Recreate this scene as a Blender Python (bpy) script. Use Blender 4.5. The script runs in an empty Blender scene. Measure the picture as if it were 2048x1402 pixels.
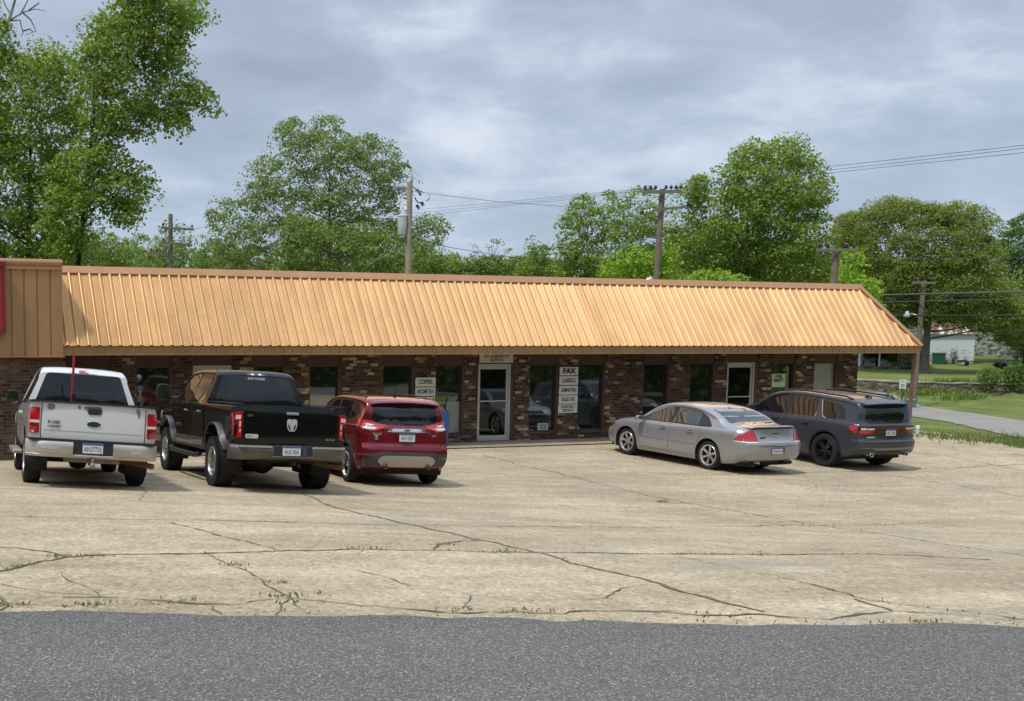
import bpy, bmesh, math, random
import numpy as np
from mathutils import Vector, Matrix
from mathutils.bvhtree import BVHTree

random.seed(7)
rng = np.random.default_rng(11)
scene = bpy.context.scene
COL = scene.collection
R = math.radians

# ------------------------------------------------------------------ camera model (solved from the building's lines)
FPX, PPX, PPY = 2200.0, 477.0, 909.1          # focal length and principal point in pixels of the 2048 x 1402 photograph
YAW, PITCH = 0.3222, -0.0979
CAM = np.array([-16.231, -27.270, 2.639])
_cy, _sy, _cp, _sp = math.cos(YAW), math.sin(YAW), math.cos(PITCH), math.sin(PITCH)
_f = np.array([_sy * _cp, _cy * _cp, _sp])
_r = np.array([_cy, -_sy, 0.0])
_u = np.cross(_r, _f)
def ray(x, y):
    return _r * ((x - PPX) / FPX) - _u * ((y - PPY) / FPX) + _f
def at_y(x, y, Y):
    d = ray(x, y); return CAM + d * ((Y - CAM[1]) / d[1])
def at_d(x, y, dist):
    """point on the sight line at a horizontal distance (m) from the camera"""
    d = ray(x, y); return CAM + d * (dist / math.hypot(d[0], d[1]))

# ------------------------------------------------------------------ object helpers
def link(o, parent=None):
    COL.objects.link(o)
    if parent is not None: o.parent = parent
    return o
def tag(o, label=None, cat=None, group=None, kind=None):
    if label: o['label'] = label
    if cat: o['category'] = cat
    if group: o['group'] = group
    if kind: o['kind'] = kind
    return o
def empty(name, loc=(0, 0, 0), rz=0.0, parent=None):
    o = bpy.data.objects.new(name, None); o.empty_display_size = .2
    o.location = loc; o.rotation_euler = (0, 0, rz)
    return link(o, parent)
def mesh_obj(name, verts, faces, mat=None, parent=None, smooth=False, sharp=None, mats=None, fmat=None):
    me = bpy.data.meshes.new(name)
    me.from_pydata([tuple(v) for v in verts], [], [tuple(f) for f in faces]); me.update()
    o = bpy.data.objects.new(name, me)
    for m in (mats or ([mat] if mat else [])): me.materials.append(m)
    if fmat is not None: me.polygons.foreach_set('material_index', list(fmat))
    if smooth or sharp:
        me.polygons.foreach_set('use_smooth', [True] * len(me.polygons))
        if sharp: me.set_sharp_from_angle(angle=R(sharp))
    return link(o, parent)

class MB:
    """collects simple solids that make up ONE mesh"""
    def __init__(s): s.v = []; s.f = []; s.m = []
    def add(s, vs, fs, mi=0):
        n = len(s.v); s.v += [tuple(map(float, p)) for p in vs]; s.f += [tuple(i + n for i in f) for f in fs]; s.m += [mi] * len(fs); return s
    def box(s, x0, x1, y0, y1, z0, z1, mi=0):
        return s.add([(x0,y0,z0),(x1,y0,z0),(x1,y1,z0),(x0,y1,z0),(x0,y0,z1),(x1,y0,z1),(x1,y1,z1),(x0,y1,z1)],
                     [(0,3,2,1),(4,5,6,7),(0,1,5,4),(1,2,6,5),(2,3,7,6),(3,0,4,7)], mi)
    def rbox(s, c, half, axes, mi=0):
        c = np.array(c, float); A = [np.array(a, float) for a in axes]
        vs = [c + A[0]*half[0]*i + A[1]*half[1]*j + A[2]*half[2]*k for k in (-1,1) for (i,j) in ((-1,-1),(1,-1),(1,1),(-1,1))]
        return s.add(vs, [(0,3,2,1),(4,5,6,7),(0,1,5,4),(1,2,6,5),(2,3,7,6),(3,0,4,7)], mi)
    def tube(s, pts, rad, n=8, mi=0, caps=True):
        P = [np.array(p, float) for p in pts]; rad = rad if hasattr(rad, '__len__') else [rad]*len(P)
        vs, fs = [], []; ref = np.array([0,0,1.0])
        for i, p in enumerate(P):
            t = P[min(i+1,len(P)-1)] - P[max(i-1,0)]; t /= (np.linalg.norm(t) + 1e-9)
            rf = ref if abs(t[2]) < .95 else np.array([1.0,0,0])
            a = np.cross(t, rf); a /= np.linalg.norm(a); b = np.cross(t, a)
            for k in range(n):
                th = 2*math.pi*k/n; vs.append(p + rad[i]*(math.cos(th)*a + math.sin(th)*b))
        for i in range(len(P)-1):
            for k in range(n):
                fs.append((i*n+k, i*n+(k+1)%n, (i+1)*n+(k+1)%n, (i+1)*n+k))
        if caps: fs.append(tuple(range(n))); fs.append(tuple((len(P)-1)*n + k for k in range(n-1,-1,-1)))
        return s.add(vs, fs, mi)
    def lathe(s, prof, n=32, axis='z', c=(0,0,0), mi=0):
        """prof: (radius, height) pairs"""
        vs, fs = [], []; c = np.array(c, float)
        for r_, h in prof:
            for k in range(n):
                th = 2*math.pi*k/n; a, b = r_*math.cos(th), r_*math.sin(th)
                vs.append(c + np.array((a,b,h) if axis == 'z' else (a,h,b) if axis == 'y' else (h,a,b)))
        for i in range(len(prof)-1):
            for k in range(n): fs.append((i*n+k, i*n+(k+1)%n, (i+1)*n+(k+1)%n, (i+1)*n+k))
        return s.add(vs, fs, mi)
    def build(s, name, mat=None, parent=None, smooth=False, sharp=None, mats=None):
        return mesh_obj(name, s.v, s.f, mat, parent, smooth, sharp, mats, s.m if mats else None)

def bevel_obj(o, w=.01, seg=2):
    m = o.modifiers.new('b', 'BEVEL'); m.width = w; m.segments = seg; m.limit_method = 'ANGLE'; m.angle_limit = R(35)
    return o

_font_cache = {}
def text_mesh(name, s, size, mat, parent, mtx, extrude=.002, bold=0.0, sx=1.0, shear=0.0):
    cu = bpy.data.curves.new(name, 'FONT'); cu.body = s; cu.size = size; cu.extrude = extrude; cu.offset = bold
    cu.align_x = 'CENTER'; cu.align_y = 'CENTER'; cu.resolution_u = 3; cu.shear = shear
    t = bpy.data.objects.new(name + '_src', cu); COL.objects.link(t)
    dg = bpy.context.evaluated_depsgraph_get(); dg.update()
    me = bpy.data.meshes.new_from_object(t.evaluated_get(dg)); me.name = name
    bpy.data.objects.remove(t); bpy.data.curves.remove(cu)
    M = mtx @ Matrix.Diagonal((sx, 1, 1, 1))
    me.transform(M); me.materials.clear(); me.materials.append(mat)
    return link(bpy.data.objects.new(name, me), parent)
def face_y(x, y, z):      # text facing -Y (reads left to right along +X)
    return Matrix.Translation((x, y, z)) @ Matrix.Rotation(R(90), 4, 'X')
def face_rear(x, y, z):   # on a vehicle's rear, whose forward is local +X: faces -X, reads along -Y
    return Matrix.Translation((x, y, z)) @ Matrix.Rotation(R(-90), 4, 'Z') @ Matrix.Rotation(R(90), 4, 'X')

# ------------------------------------------------------------------ materials
def srgb(r, g, b):
    def l(c): c /= 255.0; return c/12.92 if c <= .04045 else ((c+.055)/1.055)**2.4
    return (l(r), l(g), l(b), 1.0)
class NT:
    def __init__(s, mat): s.t = mat.node_tree; s.n = s.t.nodes; s.l = s.t.links; s.b = s.n.get('Principled BSDF')
    def node(s, typ, **kw):
        n = s.n.new(typ)
        for k, v in kw.items():
            if k.startswith('_'): n.inputs[k[1:].replace('_', ' ')].default_value = v
            else: setattr(n, k, v)
        return n
    def link(s, a, b): s.l.new(a, b)
    def coords(s, kind='Object', scale=(1,1,1), rot=(0,0,0)):
        tc = s.node('ShaderNodeTexCoord'); mp = s.node('ShaderNodeMapping'); mp.inputs['Scale'].default_value = scale; mp.inputs['Rotation'].default_value = rot
        s.link(tc.outputs[kind], mp.inputs['Vector']); return mp.outputs['Vector']
    def noise(s, vec, scale, detail=4, rough=.55, dist=0.0):
        n = s.node('ShaderNodeTexNoise'); n.inputs['Scale'].default_value = scale; n.inputs['Detail'].default_value = detail
        n.inputs['Roughness'].default_value = rough; n.inputs['Distortion'].default_value = dist
        if vec is not None: s.link(vec, n.inputs['Vector'])
        return n.outputs['Fac']
    def ramp(s, fac, stops, interp='LINEAR'):
        r_ = s.node('ShaderNodeValToRGB'); cr = r_.color_ramp; cr.interpolation = interp
        while len(cr.elements) > 1: cr.elements.remove(cr.elements[-1])
        cr.elements[0].position = stops[0][0]; cr.elements[0].color = stops[0][1]
        for p, c in stops[1:]:
            e = cr.elements.new(p); e.color = c
        s.link(fac, r_.inputs['Fac']); return r_.outputs['Color']
    def mix(s, fac, a, b, mode='MIX'):
        m = s.node('ShaderNodeMix', data_type='RGBA', blend_type=mode)
        for sock, val in ((m.inputs['Factor'], fac), (m.inputs['A'] if False else m.inputs[6], a), (m.inputs[7], b)):
            if hasattr(val, 'is_linked') or hasattr(val, 'links'): s.link(val, sock)
            else: sock.default_value = val
        return m.outputs[2]
    def math(s, op, a, b=None, c=None):
        m = s.node('ShaderNodeMath', operation=op)
        for i, v in enumerate((a, b, c)):
            if v is None: continue
            if hasattr(v, 'links'): s.link(v, m.inputs[i])
            else: m.inputs[i].default_value = v
        return m.outputs[0]
    def bump(s, height, strength=.3, dist=.01):
        b = s.node('ShaderNodeBump'); b.inputs['Strength'].default_value = strength; b.inputs['Distance'].default_value = dist
        s.link(height, b.inputs['Height']); s.link(b.outputs['Normal'], s.b.inputs['Normal'])
    def base(s, col): s.link(col, s.b.inputs['Base Color'])
MATS = {}
def mat(name, col=(.5,.5,.5,1), rough=.5, metal=0.0, spec=.5, coat=0.0, ior=None, noise=None, coat_rough=.03):
    m = bpy.data.materials.new(name); m.use_nodes = True; t = NT(m); b = t.b
    c = tuple(col) if len(col) == 4 else tuple(col) + (1,)
    b.inputs['Base Color'].default_value = c; b.inputs['Roughness'].default_value = rough; b.inputs['Metallic'].default_value = metal
    b.inputs['Specular IOR Level'].default_value = spec; b.inputs['Coat Weight'].default_value = coat; b.inputs['Coat Roughness'].default_value = coat_rough
    if ior: b.inputs['IOR'].default_value = ior
    if noise:                      # (scale, amount): weathering of the colour
        v = t.coords(); f = t.noise(v, noise[0], 5, .6)
        k = noise[1]
        t.base(t.ramp(f, [(.25, tuple(x*(1-k) for x in c[:3])+(1,)), (.75, tuple(min(1, x*(1+k)) for x in c[:3])+(1,))]))
        t.link(t.math('MULTIPLY_ADD', f, .25, rough-.12), b.inputs['Roughness'])
    MATS[name] = m; return m
# ------------------------------------------------------------------ sky, sun, camera
TO_SUN = Vector((-.47, -.15, 1.0)).normalized()
EL = math.asin(TO_SUN.z); AZ = math.atan2(TO_SUN.x, TO_SUN.y)
w = bpy.data.worlds.new('World'); scene.world = w; w.use_nodes = True
t = w.node_tree; t.nodes.clear()
class WT(NT):
    def __init__(s, tree): s.t = tree; s.n = tree.nodes; s.l = tree.links
W_ = WT(t)
sky = W_.node('ShaderNodeTexSky', sky_type='NISHITA'); sky.sun_disc = False; sky.sun_elevation = EL; sky.sun_rotation = AZ; sky.air_density = 1.2; sky.dust_density = 2.0
bg1 = W_.node('ShaderNodeBackground'); bg1.inputs['Strength'].default_value = .09
W_.link(sky.outputs[0], bg1.inputs['Color'])
tc = W_.node('ShaderNodeTexCoord'); sep = W_.node('ShaderNodeSeparateXYZ'); W_.link(tc.outputs['Generated'], sep.inputs[0])
zz = W_.math('ADD', W_.math('MAXIMUM', sep.outputs['Z'], 0.0), .24)          # flat cloud deck seen in perspective
cmb = W_.node('ShaderNodeCombineXYZ')
W_.link(W_.math('DIVIDE', sep.outputs['X'], zz), cmb.inputs[0]); W_.link(W_.math('DIVIDE', sep.outputs['Y'], zz), cmb.inputs[1])
def wmap(scale, loc, rot=0.0):
    mp = W_.node('ShaderNodeMapping'); mp.inputs['Scale'].default_value = scale; mp.inputs['Location'].default_value = loc; mp.inputs['Rotation'].default_value = (0, 0, rot)
    W_.link(cmb.outputs[0], mp.inputs['Vector']); return mp.outputs['Vector']
n1 = W_.noise(wmap((.85, 1.0, 1), (3.1, .7, 0), .35), 1.9, 6, .55, .3)
n2 = W_.noise(wmap((1.0, 1.2, 1), (7.3, 2.2, 0), .35), 4.2, 8, .58, .35)
dens = W_.math('ADD', W_.math('MULTIPLY', n1, .66), W_.math('MULTIPLY', n2, .34))
# two thin places in the cloud deck, where the brighter sky comes through
for (px_, py_, wid, amt) in ((960, 130, .055, .055), (1400, 110, .085, .06), (1130, 200, .06, .03), (560, 60, .05, .02), (1850, 350, .03, .03)):
    d_ = ray(px_, py_); d_ = d_/np.linalg.norm(d_); dp = W_.node('ShaderNodeVectorMath', operation='DOT_PRODUCT'); W_.link(tc.outputs['Generated'], dp.inputs[0]); dp.inputs[1].default_value = tuple(d_)
    k_ = W_.math('MAXIMUM', W_.math('SUBTRACT', 1.0, W_.math('DIVIDE', W_.math('SUBTRACT', 1.0, dp.outputs['Value']), wid*wid*.5*2)), 0.0); dens = W_.math('SUBTRACT', dens, W_.math('MULTIPLY', k_, amt*.6))
cloud = W_.ramp(dens, [(.33, (.78, .83, .92, 1)), (.41, (.60, .675, .80, 1)), (.465, (.475, .555, .69, 1)), (.545, (.40, .475, .60, 1)), (.65, (.345, .41, .52, 1))])
# brighter, bluer towards the horizon
hz = W_.math('SUBTRACT', 1.0, W_.math('MINIMUM', W_.math('MULTIPLY', W_.math('MAXIMUM', sep.outputs['Z'], 0.0), 4.2), 1.0))
cloud2 = W_.mix(W_.math('MULTIPLY', hz, .72), cloud, (.47, .585, .74, 1))
bg2 = W_.node('ShaderNodeBackground'); bg2.inputs['Strength'].default_value = 1.07; 
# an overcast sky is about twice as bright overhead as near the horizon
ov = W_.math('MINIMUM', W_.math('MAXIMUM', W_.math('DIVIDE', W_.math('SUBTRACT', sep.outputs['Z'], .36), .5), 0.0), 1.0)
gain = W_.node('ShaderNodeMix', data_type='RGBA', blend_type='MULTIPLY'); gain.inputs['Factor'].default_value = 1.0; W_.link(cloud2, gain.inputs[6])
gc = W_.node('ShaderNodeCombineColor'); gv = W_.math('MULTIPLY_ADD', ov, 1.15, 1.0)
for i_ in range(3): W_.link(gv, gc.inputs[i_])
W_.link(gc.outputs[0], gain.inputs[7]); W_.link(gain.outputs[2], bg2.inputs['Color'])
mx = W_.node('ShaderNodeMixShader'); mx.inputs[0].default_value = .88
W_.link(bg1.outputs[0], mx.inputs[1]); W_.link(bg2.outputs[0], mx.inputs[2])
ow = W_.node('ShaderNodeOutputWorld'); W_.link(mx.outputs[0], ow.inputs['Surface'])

sl = bpy.data.lights.new('sun', 'SUN'); sl.energy = 2.65; sl.angle = R(5.0); sl.color = (1.0, .955, .88)
so = bpy.data.objects.new('sun', sl); link(so); so.rotation_euler = TO_SUN.to_track_quat('Z', 'Y').to_euler(); so.location = (-20, -10, 40)

cd = bpy.data.cameras.new('camera'); co = bpy.data.objects.new('camera', cd); link(co); scene.camera = co
cd.sensor_width = 36; cd.lens = 36 * FPX / 2048; cd.shift_x = (1024 - PPX) / 2048; cd.shift_y = (PPY - 701) / 2048
cd.clip_start = .1; cd.clip_end = 3000
co.location = CAM; co.rotation_euler = (R(90) + PITCH, 0, -YAW)
vs = scene.view_settings; vs.view_transform = 'Standard'; vs.look = 'None'; vs.exposure = 0; vs.gamma = 1; vs.use_curve_mapping = False
scene.cycles.max_bounces = 6; scene.cycles.transparent_max_bounces = 8
# ------------------------------------------------------------------ terrain: one smooth height function
def lotfit(x, y):
    X = (x + 5) / 10; Y = y / 10
    return -.1258 - .0672*X - .0616*Y + .4671*X*Y + .0101*Y*Y + .0999*X*X
CP = []
for x in (-14, -10, -6, -2, 3, 8, 12):
    for y in (-12, -8, -4): CP.append((x, y, lotfit(x, y)))
for x in (-22, -18, -13, -8, -3, 2, 7, 12, 14): CP += [(x, -.5, -.07)]
for x in (-22, -12, 0, 12): CP += [(x, 6, -.05), (x, 14, 0)]
CP += [(-20, -4, .35), (-20, -10, .9), (-26, -6, .9)]
ROAD_EDGE_PX = [(0, 1228, .95), (500, 1231, .90), (1000, 1240, .84), (1500, 1250, .78), (2047, 1253, .72)]
def at_z(x, y, Z):
    d = ray(x, y); return CAM + d * ((Z - CAM[2]) / d[2])
for (x, y, Z) in ROAD_EDGE_PX:
    p = at_z(x, y, Z); CP.append((p[0], p[1], Z))
e0, e1 = at_z(*ROAD_EDGE_PX[0]), at_z(*ROAD_EDGE_PX[-1])
RD = (e1 - e0)[:2]; RD /= np.linalg.norm(RD); RN = np.array([RD[1], -RD[0]])        # along the road; towards the camera
if RN @ (CAM - e0)[:2] < 0: RN = -RN
def road_pt(s, q): return e0[:2] + RD * s + RN * q
for s, zed in ((-25, 1.5), (-12, 1.25), (0, .95), (6.7, .72), (16, .35), (28, .05)):
    for q, dz in ((3.5, .10), (7.5, .10), (11, -.05)):
        p = road_pt(s, q); CP.append((p[0], p[1], zed + dz))
for s, zed in ((-12, 1.25), (14, .45), (22, .15)):
    p = road_pt(s, 0); CP.append((p[0], p[1], zed))
CP += [(17.3, .6, -.3), (16.6, -1.7, -.3), (15.4, -4.4, -.3), (25.1, 7.1, -.3), (20.3, .25, -.3), (34, 14.5, -.3), (27.4, 4.4, -.3), (24, -6, -.3)]
CP += [(36.3, 16.7, .0), (38, 22, .08), (41, 17, .05), (44, 13, .05), (50, 40, .4), (62, 20, .3), (42, 33, .3), (58, 52, .75), (75, 45, .75), (72, 62, 1.6), (95, 50, 1.6),
       (20, 30, 0), (-10, 40, 0), (-40, 30, .5), (10, 70, .8), (-50, 80, 1), (60, 90, 2.0), (110, 90, 2.2), (140, 20, 1.2), (60, -20, 0), (110, -40, 1), (-60, -5, 1.6)]
for s in (-30, 0, 35): 
    for q, zed in ((20, .6), (34, 3.6), (60, 7.0)):
        p = road_pt(s, q); CP.append((p[0], p[1], zed))
for a in range(0, 360, 30): CP.append((220*math.cos(R(a)), 220*math.sin(R(a)), 3.0))
CPa = np.array(CP)
def _tps(a, b):
    d2 = ((a[:, None, :] - b[None, :, :])**2).sum(2); return .5 * d2 * np.log(d2 + 1e-9)
_n = len(CPa); _sc = 10.0
_A = np.zeros((_n+3, _n+3)); _A[:_n, :_n] = _tps(CPa[:, :2]/_sc, CPa[:, :2]/_sc) + np.eye(_n)*.004
_A[:_n, _n] = 1; _A[:_n, _n+1:] = CPa[:, :2]/_sc; _A[_n, :_n] = 1; _A[_n+1:, :_n] = (CPa[:, :2]/_sc).T
_w = np.linalg.solve(_A, np.concatenate([CPa[:, 2], np.zeros(3)]))
WP0, WP1, WP2, WP3 = np.array([40.6, 30.0]), np.array([37.6, 18.2]), np.array([44.0, 14.2]), np.array([52, 10.6])
_n1 = np.array([(WP0-WP1)[1], -(WP0-WP1)[0]]); _n1 /= np.linalg.norm(_n1)
_n2 = np.array([-(WP2-WP1)[1], (WP2-WP1)[0]]); _n2 /= np.linalg.norm(_n2)
def ground_arr(P):
    P = np.asarray(P, float)[:, :2]; out = np.empty(len(P))
    for i in range(0, len(P), 4000):
        q = P[i:i+4000]/_sc
        out[i:i+4000] = _tps(q, CPa[:, :2]/_sc) @ _w[:_n] + _w[_n] + q @ _w[_n+1:]
    r_ = np.hypot(P[:, 0], P[:, 1]); k = np.clip((r_-180)/60, 0, 1); out = out*(1-k) + 3.0*k
    d = np.minimum((P - WP1) @ _n1, (P - WP1) @ _n2)           # the lawn behind the stone retaining wall is one step higher
    k = np.clip((d + .05)/.45, 0, 1)*np.clip((70-r_)/15, 0, 1); return out + .52*k*k*(3-2*k)
def gz(x, y): return float(ground_arr([(x, y)])[0])
def hit_ground(px, py, off=0.0):
    d = ray(px, py); d = d/np.linalg.norm(d); ts = np.arange(4, 160, .25); P = CAM + ts[:, None]*d
    g = ground_arr(P) + off; k = np.argmax(P[:, 2] < g)
    if k == 0: return CAM + d*160
    a, b = (P[k-1, 2]-g[k-1]), (g[k]-P[k, 2]); s = a/(a+b); p = P[k-1]*(1-s) + P[k]*s
    p[2] = gz(p[0], p[1]) + off; return p
def sheet(name, xs, ys, off, m, keep=None):
    xs, ys = np.asarray(xs), np.asarray(ys); X, Y = np.meshgrid(xs, ys); P = np.stack([X.ravel(), Y.ravel()], 1)
    Z = ground_arr(P) + off; nx = len(xs)
    fs = [(j*nx+i, j*nx+i+1, (j+1)*nx+i+1, (j+1)*nx+i) for j in range(len(ys)-1) for i in range(nx-1)]
    if keep: 
        C = (P.reshape(len(ys), nx, 2)[:-1, :-1] + P.reshape(len(ys), nx, 2)[1:, 1:]).reshape(-1, 2)/2
        fs = [f for f, c in zip(fs, C) if keep(c)]
    return mesh_obj(name, np.column_stack([P, Z]), fs, m, smooth=True)
def strip_sheet(name, A, B, n, off, m, ragged=None, rag_amt=0.0):
    """sheet between two plan polylines A and B (same length), n rows across"""
    def res(P, step=.3):
        P = np.array(P, float); d = np.r_[0, np.cumsum(np.linalg.norm(np.diff(P, axis=0), axis=1))]; k = max(2, int(d[-1]/step)); s = np.linspace(0, d[-1], k)
        return P, d
    P, d = res(A); Q, e = res(B); k = max(int(d[-1]/.25), 2)
    A2 = np.stack([np.interp(np.linspace(0, d[-1], k), d, P[:, c]) for c in (0, 1)], 1); B2 = np.stack([np.interp(np.linspace(0, e[-1], k), e, Q[:, c]) for c in (0, 1)], 1)
    if rag_amt:
        j = np.convolve(rng.normal(0, 1, k+8), np.ones(5)/5, 'same')[4:-4]*rag_amt + rng.normal(0, .35, k)*rag_amt
        nrm = (A2-B2); nrm /= np.linalg.norm(nrm, axis=1)[:, None]; A2 = A2 + nrm*j[:, None]
    rows = np.stack([A2*(1-t_) + B2*t_ for t_ in np.linspace(0, 1, n)]); V = rows.reshape(-1, 2); Z = ground_arr(V) + off
    fs = [(j*k+i, j*k+i+1, (j+1)*k+i+1, (j+1)*k+i) for j in range(n-1) for i in range(k-1)]
    return mesh_obj(name, np.column_stack([V, Z]), fs, m, smooth=True)

# materials of the setting
def m_concrete():
    m = mat('concrete', rough=.9, spec=.25); t = NT(m); v = t.coords()
    big = t.noise(v, .22, 4, .6, .3); st = t.noise(t.coords(scale=(.35, 1.3, 1), rot=(0, 0, R(-14))), .9, 5, .65, .4); mid = t.noise(v, 2.2, 5, .65)
    fine = t.noise(v, 55, 2, .7); peb = t.node('ShaderNodeTexVoronoi', feature='F1'); peb.inputs['Scale'].default_value = 27; t.link(v, peb.inputs['Vector'])
    c = t.ramp(st, [(.28, (.345, .288, .203, 1)), (.5, (.425, .358, .253, 1)), (.7, (.515, .44, .316, 1))])
    c = t.mix(.55, c, t.ramp(big, [(.3, (.62, .60, .60, 1)), (.55, (1, 1, 1, 1)), (.75, (1.12, 1.1, 1.06, 1))]), 'MULTIPLY')
    c = t.mix(.7, c, t.ramp(mid, [(.3, (.78, .77, .76, 1)), (.62, (1.08, 1.07, 1.05, 1))]), 'MULTIPLY')
    c = t.mix(.85, c, t.ramp(fine, [(.3, (.62, .58, .54, 1)), (.5, (1, 1, 1, 1)), (.72, (1.3, 1.27, 1.2, 1))]), 'MULTIPLY')
    pc = t.ramp(t.math('ADD', t.math('MULTIPLY', peb.outputs['Color'], 1.0), 0.0), [(0, (.50, .44, .40, 1)), (.35, (.9, .88, .86, 1)), (.7, (1.08, 1.06, 1.02, 1)), (1, (1.5, 1.45, 1.32, 1))])
    c = t.mix(.75, c, pc, 'MULTIPLY')
    gs = t.noise(t.coords(scale=(.5, 1.6, 1), rot=(0, 0, R(-18))), .55, 5, .6, .6); c = t.mix(t.ramp(gs, [(.55, (0, 0, 0, 1)), (.70, (.7, .7, .7, 1))]), c, (.285, .255, .21, 1)); t.base(c); t.bump(fine, .35, .006); return m
def m_asphalt():
    m = mat('asphalt', rough=.88, spec=.3); t = NT(m); v = t.coords()
    vo = t.node('ShaderNodeTexVoronoi', feature='F1'); vo.inputs['Scale'].default_value = 118; t.link(v, vo.inputs['Vector'])
    sp = t.node('ShaderNodeSeparateColor'); t.link(vo.outputs['Color'], sp.inputs[0])
    c = t.ramp(sp.outputs[0], [(0, (.068, .066, .062, 1)), (.5, (.116, .113, .107, 1)), (.8, (.156, .152, .142, 1)), (.93, (.235, .227, .208, 1)), (1, (.42, .395, .35, 1))])
    big = t.noise(t.coords(scale=(.25, 1.2, 1), rot=(0, 0, R(15))), .8, 5, .6); c = t.mix(.9, c, t.ramp(big, [(.3, (.86, .86, .86, 1)), (.7, (1.12, 1.11, 1.09, 1))]), 'MULTIPLY')
    fine = t.noise(v, 130, 2, .7); c = t.mix(.5, c, t.ramp(fine, [(.35, (.7, .7, .7, 1)), (.65, (1.25, 1.24, 1.2, 1))]), 'MULTIPLY')
    t.base(c); t.bump(vo.outputs['Distance'], .5, .006); return m
def m_grass(name, a, b, c_, sc=1.0):
    m = mat(name, rough=.95, spec=.15); t = NT(m); v = t.coords()
    n = t.noise(v, .5*sc, 6, .7, .3); f = t.noise(v, 9*sc, 3, .7)
    c = t.ramp(n, [(.3, a), (.5, b), (.68, c_)]); c = t.mix(.7, c, t.ramp(f, [(.3, (.6, .62, .55, 1)), (.65, (1.25, 1.22, 1.15, 1))]), 'MULTIPLY')
    t.base(c); t.bump(f, .6, .03); return m
MCON, MASP = m_concrete(), m_asphalt()
MGR = m_grass('lawn_grass', (.095, .120, .030, 1), (.135, .170, .042, 1), (.20, .205, .080, 1))
MGR2 = m_grass('verge_grass', (.11, .125, .04, 1), (.12, .15, .045, 1), (.20, .185, .10, 1), .8)
MLANE = mat('lane_asphalt', (.27, .25, .225), .9, spec=.25, noise=(.8, .18))

def lin(a, b, st): return np.arange(a, b + st*.5, st)
gx = np.unique(np.concatenate([lin(-400, -120, 40), lin(-120, -40, 10), lin(-40, 14, 1.5), lin(14, 66, .8), lin(66, 140, 8), lin(140, 420, 40)]))
gy = np.unique(np.concatenate([lin(-300, -80, 40), lin(-80, -40, 8), lin(-40, -9, 1.5), lin(-9, 50, .8), lin(50, 120, 8), lin(120, 420, 40)]))
tag(sheet('ground', gx, gy, -.03, MGR), 'green grass covered ground around the lot and buildings', None, None, 'structure')

edge_px = [(-420, 1226), (0, 1227), (200, 1228), (330, 1229), (500, 1232), (600, 1231), (700, 1232), (800, 1236), (930, 1241), (1080, 1247), (1250, 1246), (1400, 1247), (1560, 1252), (1640, 1252), (1730, 1249), (1850, 1245), (1930, 1252), (2048, 1256), (2300, 1262)]
edge_xy = [tuple(hit_ground(x, y)[:2]) for x, y in edge_px]
edge_xy = [tuple(road_pt(-30, 0))] + edge_xy + [tuple(road_pt(14, -.3)), tuple(road_pt(24, 0)), tuple(road_pt(42, 0))]
lot_side = [(17.2, 9), (17.4, 5), (17.3, .6), (16.6, -1.7), (15.4, -4.4), (13.2, -9.5), (11, -14)]
# parking lot: sheet between the building and just under the road's ragged edge
A = np.array([(-30, 1.0), (-13, 1.0), (0, 1.0), (10, 1.0), (16.9, 1.0)]); 
def lot_keep(c):
    # left of the grass line on the right, this side of the road
    x, y = c
    yy = [p[1] for p in lot_side][::-1]; xx = [p[0] for p in lot_side][::-1]
    return x < np.interp(y, yy, xx) and (np.array(c)-e0[:2]) @ RN < .9
tag(sheet('parking_lot', lin(-34, 18, .35), lin(-26, 9, .35), 0.0, MCON, lot_keep), 'tan weathered concrete parking lot', None, None, 'structure')
far_edge = [tuple(road_pt(s, 9.5)) for s in np.linspace(-30, 42, len(edge_xy))]
tag(strip_sheet('street', edge_xy, far_edge, 40, .012, MASP, rag_amt=.075), 'grey asphalt street in front of the lot', None, None, 'structure')
near = [hit_ground(x, y)[:2] for x, y in [(1840, 835), (1890, 842), (1988, 865), (2048, 875)]]
far = [hit_ground(x, y)[:2] for x, y in [(1840, 810), (1940, 825), (2048, 841)]]
dN = near[0]-near[2]; dN /= np.linalg.norm(dN); dF = far[0]-far[2]; dF /= np.linalg.norm(dF)
near = [near[0]+dN*40, near[0]+dN*15] + list(near) + [near[-1]-dN*3, near[-1]-dN*7, near[-1]-dN*11 ]
far = [far[0]+dN*40, far[0]+dN*15] + list(far) + [far[-1]-dF*5, far[-1]-dF*12, far[-1]-dF*20]
tag(strip_sheet('side_street', near, far, 24, -.006, MLANE, rag_amt=.1), 'pale worn side street curving past the lot', None, None, 'structure')
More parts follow.
